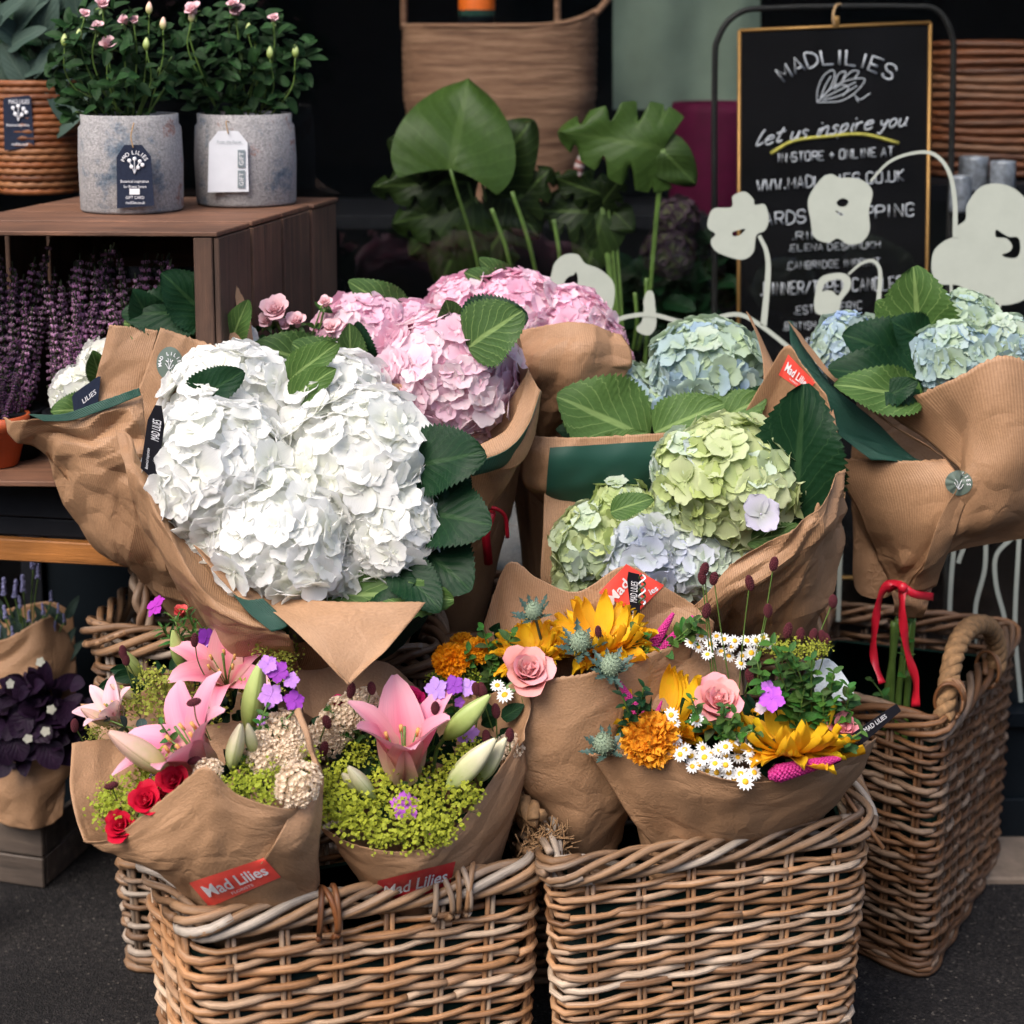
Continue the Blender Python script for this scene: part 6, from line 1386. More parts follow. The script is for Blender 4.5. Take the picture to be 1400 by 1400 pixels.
# ---- sunflower bouquets in the front right basket
SBG = 'sunflower bouquets in the front right basket'
d2 = thing('sunflower_bouquet', 'rear sunflower bouquet with a black tag against the red sticker', 'bouquet', at(780, 1190, 2.52), SBG)
p2b = paper(d2, deep([[(659, 858), (694, 770), (735, 790), (790, 808), (855, 772), (905, 800), (950, 828), (975, 850)], [(672, 890), (705, 850), (745, 850), (800, 862), (855, 850), (905, 860), (945, 875), (975, 885)], [(700, 940), (730, 940), (770, 940), (810, 940), (855, 940), (900, 935), (940, 930), (975, 925)]], [(2.57, 2.58, 2.57, 2.57), (2.56, 2.57, 2.565, 2.56), (2.54, 2.55, 2.55, 2.55)]), seed=101, crump=.0035, nu=36)
p2f = paper(d2, deep([[(728, 934), (765, 926), (806, 920), (840, 905), (900, 890), (950, 872)], [(716, 1000), (760, 998), (800, 995), (840, 990), (880, 980), (930, 960)], [(709, 1062), (750, 1074), (795, 1082), (835, 1082), (865, 1075), (890, 1060)], [(735, 1105), (762, 1125), (790, 1145), (822, 1135), (846, 1120), (862, 1105)], [(760, 1160), (780, 1180), (800, 1190), (825, 1180), (840, 1165), (850, 1150)]],
      [(2.43, 2.42, 2.46, 2.54), (2.43, 2.42, 2.45, 2.52), (2.44, 2.43, 2.46, 2.5), (2.47, 2.46, 2.48, 2.5), (2.5, 2.5, 2.52, 2.54)]), mat=M_paper2, seed=103, crump=.002, nu=32, nv=30)
for nm_, cc in (('red_sticker', [(819, 810, 0), (856, 771, 0), (908, 800, 0), (870, 838, 0)]),): sticker(d2, cc, [p2b], M_red, nm_, lift=.002)
text_px(d2, 'Mad', [(829, 815, 0), (852, 789, 0), (861, 798, 0), (838, 827, 0)], [p2b], M_print, .02, lift=.003)
text_px(d2, 'ies', [(886, 806, 0), (896, 800, 0), (900, 806, 0), (890, 813, 0)], [p2b], M_print, .02, lift=.003)
tag_card(d2, [(856, 781), (877, 786), (873, 884), (867, 880)], 2.535, M_blackcard, cut=.15)
text_px(d2, 'MAD LILIES', [(861, 822), (863, 794), (872, 796), (871, 824)], None, M_print, Y=2.532); text_px(d2, 'madlilies.co.uk', [(862, 870), (864, 834), (867, 835), (866, 870)], None, M_print, Y=2.532)
g = G()
for k in range(2):
    P = [at(878+4*math.sin(i*.9+k*3.14), 786+i*2.4, 2.53+.003*math.cos(i*.9+k*3.14)) for i in range(18)]; g.addg(g_tube(crv(P, 3), .0016, 5), i=k)
g.put('striped_string', [M_print, M_stemd], d2)
filler(d2, [(640, 870), (920, 930)], 2.56, 32, 40)
sunflower(d2, 820, 884, 2.52, 80, (-.08, -.32, .95)); sunflower(d2, 728, 898, 2.50, 58, (-.2, -.3, .9))
rose(d2, 722, 918, 2.43, 45, (.1, -.65, .75), (.92, .41, .41), n=18)
pompom(d2, 616, 904, 2.50, 28, (0, -.6, .8), (.95, .36, .008)); pompom(d2, 652, 890, 2.52, 22, (0, -.6, .8), (.95, .44, .015)); pompom(d2, 632, 882, 2.54, 20, (0, -.6, .8), (.95, .42, .015))
for x, y, r, Y in ((730, 836, 13, 2.48), (794, 878, 16, 2.46), (836, 910, 16, 2.42)): thistle(d2, x, y, Y, r, (random.uniform(-.3, .2), -.4, .85), (x+15, y+60))
for a, c in (((878, 906), (921, 838)), ((898, 898), (948, 842)), ((868, 905), (884, 862)), ((912, 895), (944, 866))): spike(d2, a, c, 2.52, 2.53, .95)
daisies(d2, [(680, 937), (690, 950)], 2.44, 12)
for a, c in (((690, 930), (660, 860)), ((680, 920), (700, 866)), ((650, 950), (640, 890)), ((670, 950), (676, 905)), ((620, 960), (640, 900)), ((900, 890), (960, 842)), ((880, 900), (870, 862)), ((650, 960), (600, 930)), ((920, 880), (950, 850))): herb(d2, a, c, 2.52, 2.5, 7, 24)
for x, y, r in ((878, 880, 14), (866, 890, 14), (640, 925, 20), (600, 930, 18)): lime(d2, x, y, 2.5, r)
burnet(d2, 818, 864, 2.45, 8); burnet(d2, 658, 943, 2.46, 10); burnet(d2, 645, 940, 2.47, 10)
cone_body(d2, [(730, 1060, 2.48), (800, 1090, 2.47), (870, 1060, 2.52), (880, 960, 2.6), (780, 950, 2.66), (700, 960, 2.58)], 2.3, (.09, 2.55, .24), .04, M_paper2, 43, crump=.003)

d1 = thing('sunflower_bouquet', 'front sunflower bouquet with daisies and pink roses over the pale basket', 'bouquet', at(1000, 1190, 2.46), SBG)
p1b = paper(d1, deep([[(784, 970), (800, 935), (850, 908), (905, 892), (955, 884), (1010, 900)], [(786, 995), (815, 975), (860, 955), (910, 940), (960, 935), (1015, 945)], [(808, 1034), (840, 1035), (880, 1020), (920, 1000), (960, 990), (1015, 990)]], [(2.46, 2.5, 2.58), (2.45, 2.49, 2.55), (2.42, 2.46, 2.52)]), seed=111, crump=.003, mat=M_paper2)
p1f = paper(d1, deep([[(806, 1032), (850, 1031), (900, 1022), (948, 1050), (1000, 1066), (1050, 1068), (1110, 1056), (1152, 1040), (1197, 1006)], [(832, 1072), (868, 1072), (912, 1070), (958, 1084), (1003, 1096), (1048, 1097), (1104, 1088), (1144, 1072), (1180, 1046)], [(862, 1116), (892, 1118), (928, 1120), (965, 1128), (1005, 1134), (1045, 1134), (1092, 1122), (1126, 1108), (1154, 1085)], [(898, 1162), (918, 1168), (945, 1172), (975, 1172), (1010, 1168), (1045, 1162), (1080, 1152), (1106, 1140), (1124, 1122)], [(930, 1210), (945, 1220), (965, 1224), (990, 1222), (1015, 1218), (1040, 1210), (1065, 1200), (1085, 1185), (1100, 1165)]],
      [(2.42, 2.35, 2.33, 2.37, 2.44), (2.42, 2.36, 2.345, 2.39, 2.45), (2.425, 2.385, 2.385, 2.43, 2.48), (2.44, 2.425, 2.44, 2.49, 2.53), (2.5, 2.5, 2.52, 2.55, 2.6)]), mat=M_paper2, seed=114, crump=.0018, nu=44, nv=28)
filler(d1, [(830, 960), (1160, 1040)], 2.46, 34, 70)
sunflower(d1, 912, 988, 2.47, 84, (-.1, -.25, .95)); sunflower(d1, 1080, 1024, 2.40, 96, (.06, .12, 1.0), disc=.34, cup=.42, n=20)
pompom(d1, 890, 1012, 2.37, 44, (-.1, -.6, .8), (.95, .42, .03))
rose(d1, 982, 960, 2.41, 47, (0, -.6, .8), (.92, .41, .41), n=20, open_=.8); rose(d1, 1150, 996, 2.42, 33, (.2, -.5, .8), (.82, .30, .32), n=12)
thistle(d1, 826, 1018, 2.39, 16, (-.3, -.4, .8)); 
for a, c, Y in (((880, 986), (845, 930), 2.43), ((892, 990), (905, 958), 2.43), ((1054, 1060), (1150, 1036), 2.34), ((905, 985), (860, 965), 2.44)): spike(d1, a, c, Y, Y+.01, 1.0)
cv = lambda L: [(640+x/2.414, 760+y/2.414) for x, y in L]
daisies(d1, cv([(735, 285), (770, 265), (845, 275), (790, 325), (835, 315), (870, 300), (905, 330), (880, 280), (920, 280), (900, 355), (950, 280), (800, 290), (860, 330), (975, 270), (990, 290), (760, 300), (820, 265), (935, 320)]), 2.50, 10.5)
daisies(d1, cv([(680, 550), (685, 600), (715, 640), (755, 540), (670, 525), (735, 660), (775, 635), (890, 665), (905, 610), (940, 590), (790, 710), (760, 690), (850, 660), (830, 640), (800, 655), (870, 610)]), 2.37, 12)
daisies(d1, cv([(815, 685), (850, 630), (935, 670), (860, 715), (900, 720), (945, 715), (740, 695), (850, 690), (915, 745), (880, 740), (700, 655), (925, 640), (820, 715), (780, 665)]), 2.34, 12)
phlox(d1, 1055, 955, 2.40, 19, (.55, .12, .72)); phlox(d1, 1050, 942, 2.41, 13, (.6, .2, .75)); phlox(d1, 1040, 968, 2.41, 9, (.6, .5, .6))
for i, (x, y, bx) in enumerate(((963, 778, 985), (976, 791, 1000), (966, 835, 975), (1025, 797, 1010), (1058, 771, 1018), (1050, 835, 1035), (1139, 822, 1095), (1112, 868, 1095), (1124, 870, 1100), (1130, 874, 1104), (1094, 868, 1070), (1077, 862, 1060), (1025, 925, 1030), (960, 790, 975))): burnet(d1, x, y, 2.48, 10 if i not in (7, 8, 9) else 9, (bx, 950), 2.5)
for a, c in (((1080, 990), (1060, 905)), ((1100, 990), (1080, 890)), ((1110, 985), (1110, 900)), ((1130, 985), (1140, 920)), ((1140, 1000), (1160, 940)), ((1090, 1000), (1100, 940)), ((1120, 1000), (1125, 950)), ((1060, 960), (1035, 905)), ((1150, 1000), (1140, 960)), ((1100, 960), (1055, 880))): herb(d1, a, c, 2.44, 2.42, 8, 26, seed=int(a[0]))
for a, c in (((960, 1000), (945, 955)), ((1000, 1005), (990, 965)), ((870, 980), (880, 940)), ((1000, 1000), (1030, 1000)), ((860, 1000), (850, 950)), ((1150, 1030), (1178, 1000)), ((1040, 1040), (1035, 1000)), ((980, 1010), (1005, 975))): herb(d1, a, c, 2.39, 2.36, 6, 20, mat=M_leafd if a[0] in (870, 860) else M_herb)
for x, y, r in ((1090, 885, 20), (1065, 885, 18), (1110, 890, 18), (1045, 880, 14), (1125, 885, 14)): lime(d1, x, y, 2.47, r, (.34, .36, .04))
paper(d1, deep([[(1110, 905), (1130, 900), (1148, 912)], [(1112, 930), (1138, 930), (1162, 935)], [(1115, 960), (1140, 960), (1170, 955)]], [2.50, 2.49, 2.48]), mat=M_tissue, seed=117, crump=.003, nu=12, nv=12, name='tissue')
tag_card(d1, [(1164, 1004), (1226, 962), (1232, 972), (1176, 1020)], 2.40, M_blackcard, cut=.05, name='care_card')
text_px(d1, 'MAD LILIES', [(1180, 996), (1210, 976), (1213, 981), (1184, 1002)], None, M_print, Y=2.397)
cone_body(d1, [(920, 1120, 2.47), (1000, 1150, 2.47), (1090, 1090, 2.52), (1140, 1020, 2.55), (990, 1000, 2.6), (850, 1030, 2.52)], 2.3, (.28, 2.52, .22), .05, M_paper2, 47, crump=.003)
g_tube([at(1150, 1080, 2.5), at(1208, 1160, 2.46)], .0035, 6).put('loose_cane', M_wick, FR, color=(.8, .6, .45))
# ------------------------------------------------------------ pots, plants
def leaf_bush(parent, cx, cy, rx, ry, Y, n, size, mat, kind='s', dark=.5, zd=.05, seed=1, stemfrom=None):
    """a crown of single leaves; the 200 nearest are parts, the rest one mass"""
    rs = random.Random(seed); L = []
    for i in range(n):
        a = rs.uniform(0, 6.283); r = math.sqrt(rs.random()); x = cx+rx*r*math.cos(a); y = cy+ry*r*math.sin(a); p = at(x, y, Y+rs.uniform(-zd, zd)*(1.2-r)); L.append(p)
    L.sort(key=lambda p: p.y); g = G(); src = g_leafm(4, teeth=0, nv=6, w=.27, curl=.3, fold=.25); s = m_(size, Y)
    for i, p in enumerate(L):
        d = Vector((rs.uniform(-1, 1), rs.uniform(-.9, .3), rs.uniform(-.5, .9))).normalized(); k = s*rs.uniform(.7, 1.3)
        if i < 150: leaf(parent, p, p+d*k, 1.0, mat, i=i % 3, kind=kind, color=(rs.uniform(.6, 1.4),)*3, nrm=Vector((rs.uniform(-.6, .6), -.7, .8)))
        else: g.addg(src, frame(p, Vector((rs.uniform(-.6, .6), -.7, .8)), rs.uniform(0, 6), k))
    if g.V: g.put('foliage', mat, parent, kind='stuff')
    if stemfrom:
        b = at(*stemfrom)
        for i in range(7): t = L[rs.randrange(len(L))]; g_tube(crv([b+Vector((rs.uniform(-.02, .02), 0, 0)), (b+t)/2+Vector((rs.uniform(-.01, .01), 0, 0)), t]), .0016, 5).put('stem', M_stem, parent)

def pot(t, base, r, h, mat, name='pot', n=36, prof=None, rough=.0):
    prof = prof or [(0, 0), (r*.97, 0), (r*1.0, .004), (r*1.02, h*.5), (r*1.0, h*.86), (r*.95, h*.90), (r*.955, h), (r*.90, h), (r*.88, h*.9), (0, h*.88)]
    g = g_lathe(prof, n, base); g.V = [v+(v-Vector((base.x, base.y, v.z)))*(.018*noise.noise(v*14)) for v in g.V]
    return g.put(name, mat, t)
def rose_pot(px, bw, basey, hpx, label, roses, buds, bush_, tagc, tagmat, seed):
    base = ath(px, basey, cf.z+.001); t = thing('potted_rose', label, 'potted plant', base, 'miniature roses in felted pots'); r = m_(bw/2, base.y); h = m_(hpx, base.y)
    pot(t, base, r, h, M_felt); Yf = base.y-r*1.04; g_lathe([(0, h*.89), (r*.87, h*.90)], 20, base).put('soil', M_soil, t)
    leaf_bush(t, *bush_, base.y, 330, 21, M_herbd, seed=seed, stemfrom=(px, basey-hpx+10, base.y), zd=.07)
    for x, y, rr in roses:
        rose(t, x, y, base.y-.03, rr, (random.uniform(-.3, .1), -.6, .7), (.86, .56, .60), M_rose, 12, 'rose', 1.0, False)
        g_tube(crv([at(x, y+rr*.5, base.y-.03), at(x+random.uniform(-6, 6), y+50, base.y-.02), at(px+(x-px)*.5, basey-hpx, base.y)]), .0016, 5).put('stem', M_stem, t)
    for x, y in buds:
        q = bud(t, (x, y+9), (x, y-9), base.y-.03, BUDP if y < 40 else BUDG, fat=1.9); q.name = 'rose_bud'
        g_tube(crv([at(x, y+8, base.y-.03), at(x+random.uniform(-8, 8), y+50, base.y-.02), at(px+(x-px)*.5, basey-hpx, base.y)]), .0014, 5).put('stem', M_stem, t)
    fY = lambda x, y: at(x, y, Yf-.006)
    tag_card(t, tagc, Yf-.004, tagmat, cut=.24); 
    tx = (tagc[0][0]+tagc[1][0])/2; g_tube(crv([at(tx, tagc[0][1]+4, Yf-.008), at(tx-3, tagc[0][1]-12, Yf-.006), at(tx+1, basey-hpx+10, Yf+.004)]), .0012, 5).put('tag_string', M_twine, t)
    return t, Yf
M_herbd = leaf_mat('leaf_rose_dark', (.014, .042, .012), (.035, .07, .02), .35, .5, 5)
t1, Y1 = rose_pot(181, 136, 286, 128, 'speckled grey felt pot of pink miniature roses with a navy tag', [(148, 60, 15), (132, 36, 11), (170, 27, 10), (183, 27, 9), (140, 4, 13), (116, 18, 9)], [(204, 11), (223, 32), (108, 48), (88, 55), (200, 60)], (150, 95, 92, 85), [(159, 198), (205, 198), (211, 281), (160, 285)], M_navy, 3)
arc_text(t1, 'MAD LILIES', 184, 226, 15, -1.2, 1.2, 5.5, None, M_print, Y=Y1-.0065)
def tag_flower(t, cx, cy, s, Y):
    g = G()
    for a, b_ in ((-.5, 1), (0, 1.1), (.5, .9)): g.addg(g_tube(crv([at(cx+s*(a*1.2), cy-s*b_*.6, Y), at(cx+s*a*.5, cy+s*.1, Y), at(cx, cy+s*.8, Y)]), .0007, 4))
    for a, b_ in ((-.6, -.7), (0, -.9), (.6, -.6), (-.35, .0), (.4, .1), (.9, -.2)): g.addg(g_sph(m_(s*.24, Y), 6, 4, 1, .2, 1), Matrix.Translation(at(cx+s*a, cy+s*b_, Y)))
    g.put('printed_flower', M_print, t)
tag_flower(t1, 184, 228, 12, Y1-.006)
def vtext(t, s, x0, x1, y, h, Y, mat=None, b=0): text_px(t, s, [(x0, y-h), (x1, y-h), (x1, y), (x0, y)], None, mat or M_print, b, Y=Y)
vtext(t1, 'Botanical inspiration', 165, 203, 251, 5, Y1-.0065); vtext(t1, 'for flower lovers', 169, 200, 257, 4, Y1-.0065); g_hexa([at(x, y, Y1-.006+d_) for d_ in (0, .0005) for x, y in ((177, 266), (191, 266), (191, 258), (177, 258))], .0001).put('printed_square', M_print, t1, False)
vtext(t1, 'GIFT CARD', 172, 197, 272, 4, Y1-.0065); vtext(t1, 'madlilies.co.uk', 172, 198, 279, 4, Y1-.0065)
t2, Y2 = rose_pot(337, 132, 277, 120, 'speckled grey felt pot of pink miniature roses with a white tag', [(262, 12, 14), (322, 14, 14), (318, 4, 10), (374, 24, 9)], [(369, 72), (404, 70), (262, 22), (340, 40)], (325, 85, 98, 80), [(286, 179), (338, 179), (340, 262), (284, 263)], M_whitecard, 5)
for y0, y1 in ((205, 229), (233, 257)):
    g_hexa([at(x, y, Y2-.006+d_) for d_ in (0, .0005) for x, y in ((325, y1), (335, y1), (335, y0), (325, y0))], .0001).put('grey_printed_box', M_greycard, t2, False)
    text_px(t2, 'GIFT', [(327, y1-3), (327, y0+3), (333, y0+3), (333, y1-3)], None, M_print, Y=Y2-.0068)
vtext(t2, 'From the florist', 297, 330, 196, 4, Y2-.0065, M_greycard)

# brown woven planter with a grey green trailing plant, far left
base = ath(55, 262, cf.z+.001); t = thing('woven_planter', 'rusty brown woven planter with a grey green leafy plant and navy card', 'planter', base); r = m_(58, base.y); h = m_(150, base.y)
for k in range(17):
    z = h*(k+.5)/17; rr = r*(.86+.16*math.sin(math.pi*min(1, (k+2)/17)*.9)); P = [(base.x+rr*math.cos(a)*(1+.012*math.sin(a*22+k*3.14)), base.y+rr*math.sin(a)*(1+.012*math.sin(a*22+k*3.14)), base.z+z) for a in np.linspace(0, 2*math.pi, 89)]
    g_tube(P, h/17*.56, 6, False).put('woven_coil', M_wick, t, color=(.80, .42, .2))
g_lathe([(0, .01), (r*.8, .01), (r*.8, h*.9), (0, h*.92)], 24, base).put('soil', M_soil, t)
tag_card(t, [(4, 134), (42, 130), (47, 200), (6, 206)], base.y-r*1.08, M_navy, cut=.06, name='navy_card'); Yt = base.y-r*1.08-.003
tag_flower(t, 25, 156, 12, Yt); vtext(t, 'MAD LILIES', 12, 40, 142, 6, Yt); vtext(t, 'Botanical inspiration', 9, 40, 174, 5, Yt); vtext(t, 'madlilies.co.uk', 16, 38, 199, 4, Yt)
for i, (a, c, w_) in enumerate((((10, 68), (50, 32), 2.2), ((58, 55), (66, -10), 2.6), ((-5, 85), (38, 190), 2.2), ((120, 135), (25, 190), 2.4), ((95, 70), (120, 5), 2.0), ((70, 100), (90, 160), 2.2), ((40, 120), (0, 60), 2.2), ((60, 130), (100, 90), 2.2), ((30, 60), (-10, 20), 2.4), ((80, 60), (40, 100), 2.2), ((20, 40), (60, -20), 2.2), ((70, 20), (110, -30), 2), ((110, 40), (95, -20), 2), ((30, 100), (70, 80), 2.2), ((50, 90), (15, 130), 2), ((95, 100), (75, 128), 2.2), ((-10, 40), (20, -10), 2.2))):
    leaf(t, at(*a, base.y-.06+.01*(i % 3)), at(*c, base.y-.10+.012*(i % 4)), w_, M_euc, i=i % 3, kind='t', nrm=Vector((random.uniform(-.4, .4), -.8, .6)))
    g_tube(crv([at(*a, base.y-.055+.01*(i % 3)), (at(*a, base.y-.03)+at(60, 120, base.y))/2, at(60, 125, base.y)]), .0015, 5).put('stem', M_stemd, t)
leaf_bush(t, 55, 70, 80, 75, base.y+.03, 120, 34, M_leafd, kind='o', seed=8, zd=.03)
# heather in the crate
def heather_mesh(seed):
    g = G(); rs = random.Random(seed); P = crv([(0, 0, 0), (.02, 0, .35), (-.01, .01, .7), (.03, 0, 1)], 6); g.addg(g_tube(P, .006, 4), i=1)
    for k in range(300):
        f = .15+.85*rs.random(); p = P[int(f*(len(P)-1))]; a = rs.uniform(0, 6.28); r = .034*(1.15-f*.75)*rs.uniform(.5, 1.3); d = Vector((math.cos(a), math.sin(a), -.2))
        g.addg(g_sph(.0095*(1.3-.6*f), 4, 3, 1, 1, 1.5), Matrix.Translation(p+d*r), i=0 if rs.random() < .66 else 1)
    return g
M_heath = petal_mat('heather_bell', (.2, .1, .2), .2, .2, rnd=.35); M_heathg = plain('heather_leaf', (.05, .06, .035), .7)
HTH = [heather_mesh(i).mesh('heather_spike', [M_heath, M_heathg]) for i in range(5)]
zb = zt+.012
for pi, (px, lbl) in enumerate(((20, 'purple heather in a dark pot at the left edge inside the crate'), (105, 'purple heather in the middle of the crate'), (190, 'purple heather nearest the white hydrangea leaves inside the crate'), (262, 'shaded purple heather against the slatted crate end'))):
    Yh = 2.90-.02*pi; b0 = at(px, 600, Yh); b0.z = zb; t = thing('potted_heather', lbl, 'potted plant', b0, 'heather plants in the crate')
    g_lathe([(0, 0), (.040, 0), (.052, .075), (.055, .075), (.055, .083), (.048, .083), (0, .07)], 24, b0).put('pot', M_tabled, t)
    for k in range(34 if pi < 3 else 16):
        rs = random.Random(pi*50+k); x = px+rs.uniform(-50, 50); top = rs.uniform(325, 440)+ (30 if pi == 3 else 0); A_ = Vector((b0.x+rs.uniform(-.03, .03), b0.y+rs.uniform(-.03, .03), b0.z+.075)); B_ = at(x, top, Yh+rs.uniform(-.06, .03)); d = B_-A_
        c_ = rs.uniform(.55, 1.15)*(.7 if pi == 3 else 1); ob('heather_spike', HTH[k % 5], t, frame(A_, d, rs.uniform(0, 6), d.length), color=(.62*c_, .27*c_+.08*rs.random(), .54*c_))  # bells of the last plant darkened: its shade sits in the colour
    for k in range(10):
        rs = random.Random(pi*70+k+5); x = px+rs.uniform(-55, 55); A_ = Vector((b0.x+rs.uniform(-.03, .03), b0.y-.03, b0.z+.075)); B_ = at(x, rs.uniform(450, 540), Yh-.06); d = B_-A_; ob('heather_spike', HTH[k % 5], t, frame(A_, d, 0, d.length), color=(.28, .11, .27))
b0 = at(8, 632, 2.70); b0.z = zb; t = thing('terracotta_pot', 'bright orange plastic flowerpot at the left edge in front of the heather', 'flowerpot', b0)
b0 = Vector((at(2, 600, 2.86).x, 2.84, zb)); r = m_(42, 2.84)
g_lathe([(0, 0), (r*.62, 0), (r*.95, .062), (r*1.02, .062), (r*1.05, .085), (r*.95, .085), (r*.9, .07), (0, .065)], 28, b0).put('pot_body', M_terra, t); g_lathe([(0, .071), (r*.9, .072)], 20, b0).put('soil', M_soil, t)
for k in range(14): A_ = b0+Vector((random.uniform(-.02, .02), random.uniform(-.02, .02), .07)); B_ = A_+Vector((random.uniform(-.04, .04), random.uniform(-.02, .03), random.uniform(.05, .12))); ob('heather_spike', HTH[k % 5], t, frame(A_, B_-A_, 0, (B_-A_).length), color=(.26, .11, .26))

# wrapped lavender and the purple leafed plant in the weathered box
t = thing('wrapped_lavender', 'paper wrapped lavender plant above the weathered box', 'potted plant', ath(40, 1130, .02))
paper(t, deep([[(-30, 880), (10, 872), (50, 850), (68, 843), (78, 850)], [(-30, 920), (10, 925), (50, 915), (80, 905), (102, 890)], [(-30, 980), (10, 990), (50, 990), (80, 975), (104, 950)], [(-20, 1050), (10, 1060), (50, 1060), (75, 1050), (95, 1030)]], [(3.12, 3.10, 3.14)]*4), seed=131, crump=.003, mat=M_paper2)
paper(t, deep([[(-30, 840), (20, 830), (70, 822), (100, 838)], [(-30, 880), (20, 880), (80, 880), (102, 880)], [(-30, 940), (20, 940), (80, 940), (104, 940)]], [3.20, 3.2, 3.19]), seed=133, crump=.003, mat=M_paper2)
M_lavp = petal_mat('lavender_bell', (.4, .4, .6), .2, .2, rnd=.3)
LAV = []
for s in range(3):
    g = G(); rs = random.Random(s)
    for k in range(70):
        f = rs.random(); a = rs.uniform(0, 6.28); r = .10*(1.1-.6*f)*rs.uniform(.5, 1.2); g.addg(g_sph(.045, 5, 3, 1, 1, 1.5), Matrix.Translation((r*math.cos(a), r*math.sin(a), f*.8-.05)))
    LAV.append(g.mesh('lavender_spike', M_lavp))
for x, y, s in ((46, 775, 34), (52, 790, 26), (20, 815, 30), (32, 808, 30), (5, 812, 30), (28, 830, 22), (60, 840, 22), (70, 822, 20), (40, 850, 22), (8, 845, 24), (-8, 820, 30), (80, 838, 18), (88, 850, 16), (18, 870, 20), (50, 868, 18), (74, 862, 18), (-2, 870, 20)):
    c = at(x, y, 3.12); ob('lavender_spike', LAV[x % 3], t, frame(c, (random.uniform(-.2, .2), 0, 1), 0, m_(s, 3.12)), color=(.34, .34, .60)); g_tube(crv([c, at((x+40)/2, y+50, 3.14), at(40, 980, 3.16)]), .0013, 5).put('stem', M_euc2 if False else M_stem, t)
for k in range(34): rs = random.Random(k); x = rs.uniform(-20, 95); y = rs.uniform(825, 890); leaf(t, at(x, y+20, 3.14), at(x+rs.uniform(-28, 28), y-8, 3.13), 1.6, M_euc, kind='t', i=k % 3)
t = thing('wrapped_purple_plant', 'paper wrapped plant with blackish purple leaves standing in the weathered box', 'potted plant', ath(40, 1190, .02))
paper(t, deep([[(-30, 1010), (0, 1012), (30, 1030), (70, 1030), (105, 1000)], [(-30, 1040), (5, 1050), (40, 1062), (75, 1060), (100, 1040)], [(-20, 1080), (15, 1090), (45, 1100), (72, 1098), (92, 1080)], [(-10, 1120), (20, 1130), (45, 1135), (70, 1130), (85, 1115)]], [(3.10, 3.06, 3.10)]*4), seed=135, crump=.005, mat=M_paper2)
leaf_bush(t, 42, 985, 62, 50, 3.08, 150, 40, M_purple, kind='o', seed=21, zd=.05, stemfrom=(45, 1100, 3.14))
for i in range(14): rs = random.Random(i+3); x = rs.uniform(-10, 100); y = rs.uniform(935, 1040); pleaf(t, (x, y), (x+rs.uniform(-35, 35), y+rs.uniform(-10, 40)), 3.03, 3.01, 1.5, M_purple, kind='o', i=i % 3)
for x, y in ((14, 935), (70, 970), (38, 1010), (55, 905), (62, 1000)): phlox(t, x, y, 3.0, 7, (.5, .5, .42))

# monstera behind the glass
def mon_mesh(seed, cut):
    """heart-shaped leaf, a few deep slots on one side"""
    rs = random.Random(seed)
    def f(u, v):
        w_ = .60*(math.sin(math.pi*(.10+.90*v)**.62))**.62 if v < 1 else 0
        x = u*w_; y = v-.10*abs(u)**1.5*(1-v)**1.5*1.6
        if cut and abs(u) > .3 and (cut == 2 or u*cut > 0):
            fr = abs(((v*4.2) % 1)-.5)*2
            if .15 < v < .85: x *= 1-(.42 if cut == 2 else .34)*max(0, 1-fr*2.2)*(abs(u)-.3)/.7*1.5
        return (x, y, .12*abs(u)*w_-.25*v*v-.10*u*u+.03*math.sin(v*8+u*3))
    return g_grid(f, 12, 44).mesh('monstera_leaf', M_mon)
MON = [mon_mesh(1, 0), mon_mesh(2, 2), mon_mesh(3, 2)]
bM = Vector((at(690, 500, 3.62).x, 3.62, .42)); t = thing('monstera', 'monstera plant with one tall pointed leaf left of centre behind the glass', 'houseplant', bM)
g_lathe([(0, 0), (.085, 0), (.11, .16), (.10, .16), (0, .145)], 32, bM).put('pot', M_felt, t)
bR = Vector((at(868, 500, 3.56).x, 3.56, .42)); tR = thing('monstera', 'monstera plant with one rounded slotted leaf beside the chalkboard', 'houseplant', bR)
g_lathe([(0, 0), (.075, 0), (.095, .14), (.085, .14), (0, .125)], 32, bR).put('pot', M_felt, tR)
def mleaf(t, a, c, Ya, Yc, w_, i, col=(1, 1, 1), bp=None, up=.2, nrm=None):
    A_ = at(*a, Ya); B_ = at(*c, Yc); y = B_-A_; L = y.length; y.normalize(); n = Vector(nrm) if nrm else (CAMP-A_).normalized()+Vector((0, 0, up)); x = y.cross(n).normalized(); z = x.cross(y); M = Matrix((x*L*w_, y*L, z*L)).transposed().to_4x4(); M.translation = A_
    o = ob('monstera_leaf', MON[i], t, M, color=col)
    bb = Vector(bp) if bp else (bM if t is not tR else bR)+Vector((0, 0, .14)); g_tube(crv([A_+z*.002, A_.lerp(bb, .4)+Vector((.02 if a[0] < 700 else 0, 0, .05)), bb]), [.0032]*17, 7).put('petiole', M_stem, t)
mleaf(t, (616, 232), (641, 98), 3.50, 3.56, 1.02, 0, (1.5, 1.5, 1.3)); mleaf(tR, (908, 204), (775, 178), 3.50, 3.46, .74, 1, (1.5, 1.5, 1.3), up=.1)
mleaf(tR, (905, 205), (952, 250), 3.50, 3.48, .8, 0, (1.0, 1.0, .9)); 
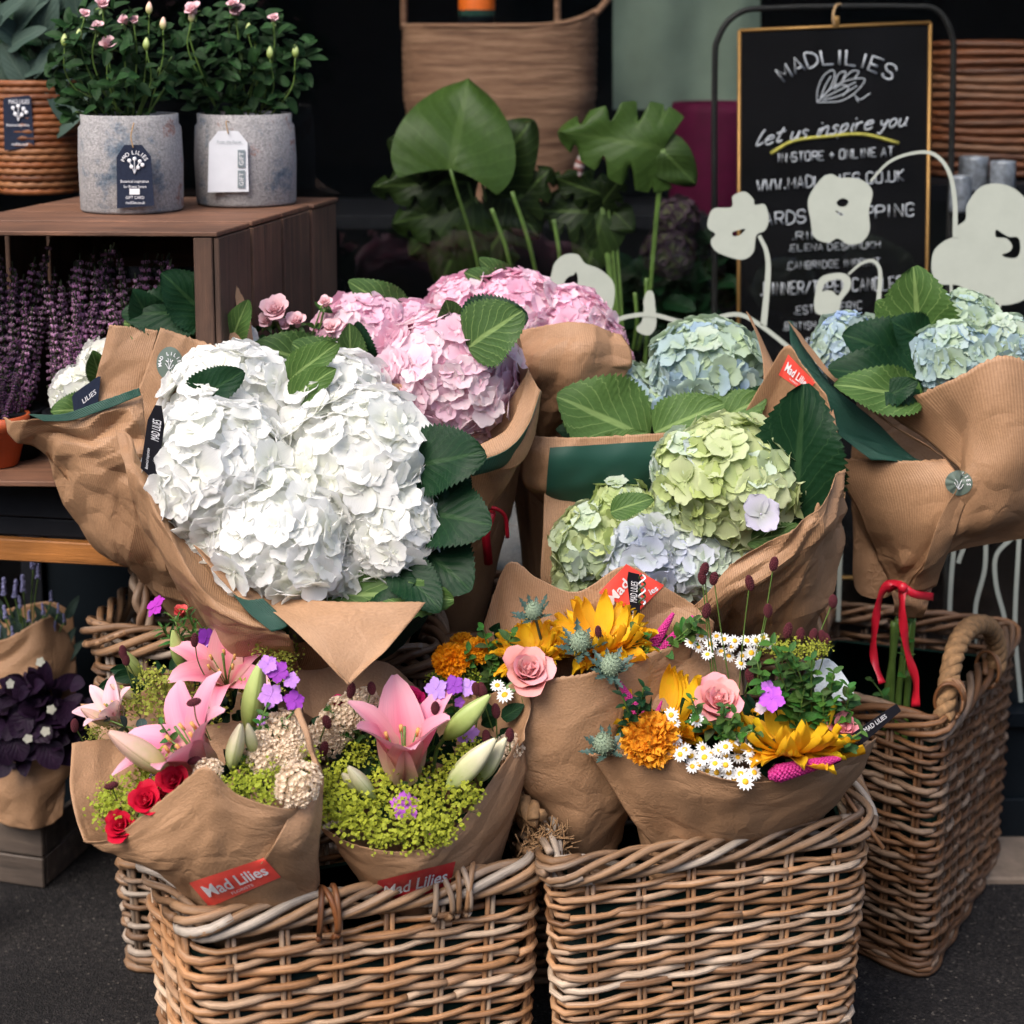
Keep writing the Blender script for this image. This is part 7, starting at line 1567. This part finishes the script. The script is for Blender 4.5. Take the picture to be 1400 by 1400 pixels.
for a, c, w_, i, k in (((640, 250), (513, 250), .55, 1, .6), ((650, 270), (560, 345), .8, 2, .7), ((660, 250), (720, 170), .9, 0, .55), ((690, 290), (745, 235), .9, 1, .4), ((640, 300), (600, 390), .8, 0, .45), ((650, 280), (540, 300), .8, 1, .7), ((620, 230), (540, 190), .8, 2, .4), ((700, 300), (640, 380), .7, 2, .35), ((690, 260), (735, 320), .8, 0, .4)):
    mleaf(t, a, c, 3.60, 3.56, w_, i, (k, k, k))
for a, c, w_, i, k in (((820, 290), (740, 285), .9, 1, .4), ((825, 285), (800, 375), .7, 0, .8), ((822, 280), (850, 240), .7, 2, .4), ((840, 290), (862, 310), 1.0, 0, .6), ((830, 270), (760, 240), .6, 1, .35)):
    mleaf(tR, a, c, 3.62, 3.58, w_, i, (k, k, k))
for a, bp in (((672, 285), (704, 395)), ((700, 262), (738, 400)), ((757, 300), (765, 400)), ((868, 400), (866, 480)), ((884, 380), (872, 480))):
    g_tube(crv([at(*a, 3.5), at((a[0]+bp[0])/2+4, (a[1]+bp[1])/2, 3.5), at(*bp, 3.53)]), .0042, 7).put('petiole', M_stem, t if a[0] < 800 else tR)
# dim leaves and flower heads modelled inside in place of reflections in the glass
t = thing('reflected_greenery', 'dim foliage and flower heads standing in for window reflections between monstera and chalkboard', 'plant', Vector((at(920, 420, 3.75).x, 3.75, SILL)))
leaf_bush(t, 930, 400, 70, 90, 3.78, 150, 40, M_leafd, kind='o', seed=31, zd=.05)
head(t, 915, 345, 3.72, 34, M_petg, [(.12, .07, .10), (.09, .06, .08)], n=40, lim=20, core=(.1, .06, .08), fs=.4); head(t, 925, 300, 3.74, 30, M_petg, [(.10, .06, .09)], n=40, lim=20, core=(.1, .06, .08), fs=.4)
g_lathe([(0, 0), (.07, 0), (.08, .3), (0, .3)], 24, Vector((at(920, 420, 3.78).x, 3.78, SILL))).put('bucket', M_tabled, t)
t = thing('street_terrace', 'dark brick terrace across the street behind the camera', 'building', (0, -14, 0))
g_box((-40, -16, 0), (40, -14, 8)).put('wall', plain('street_brick', (.10, .055, .04), .9, nz=.3, ns=3), t, False)
for k in range(-9, 10):
    for zc in (1.0, 4.6): g_box((k*3.6, -13.99, zc), (k*3.6+1.3, -13.96, zc+1.9)).put('window', M_wall, t, False)
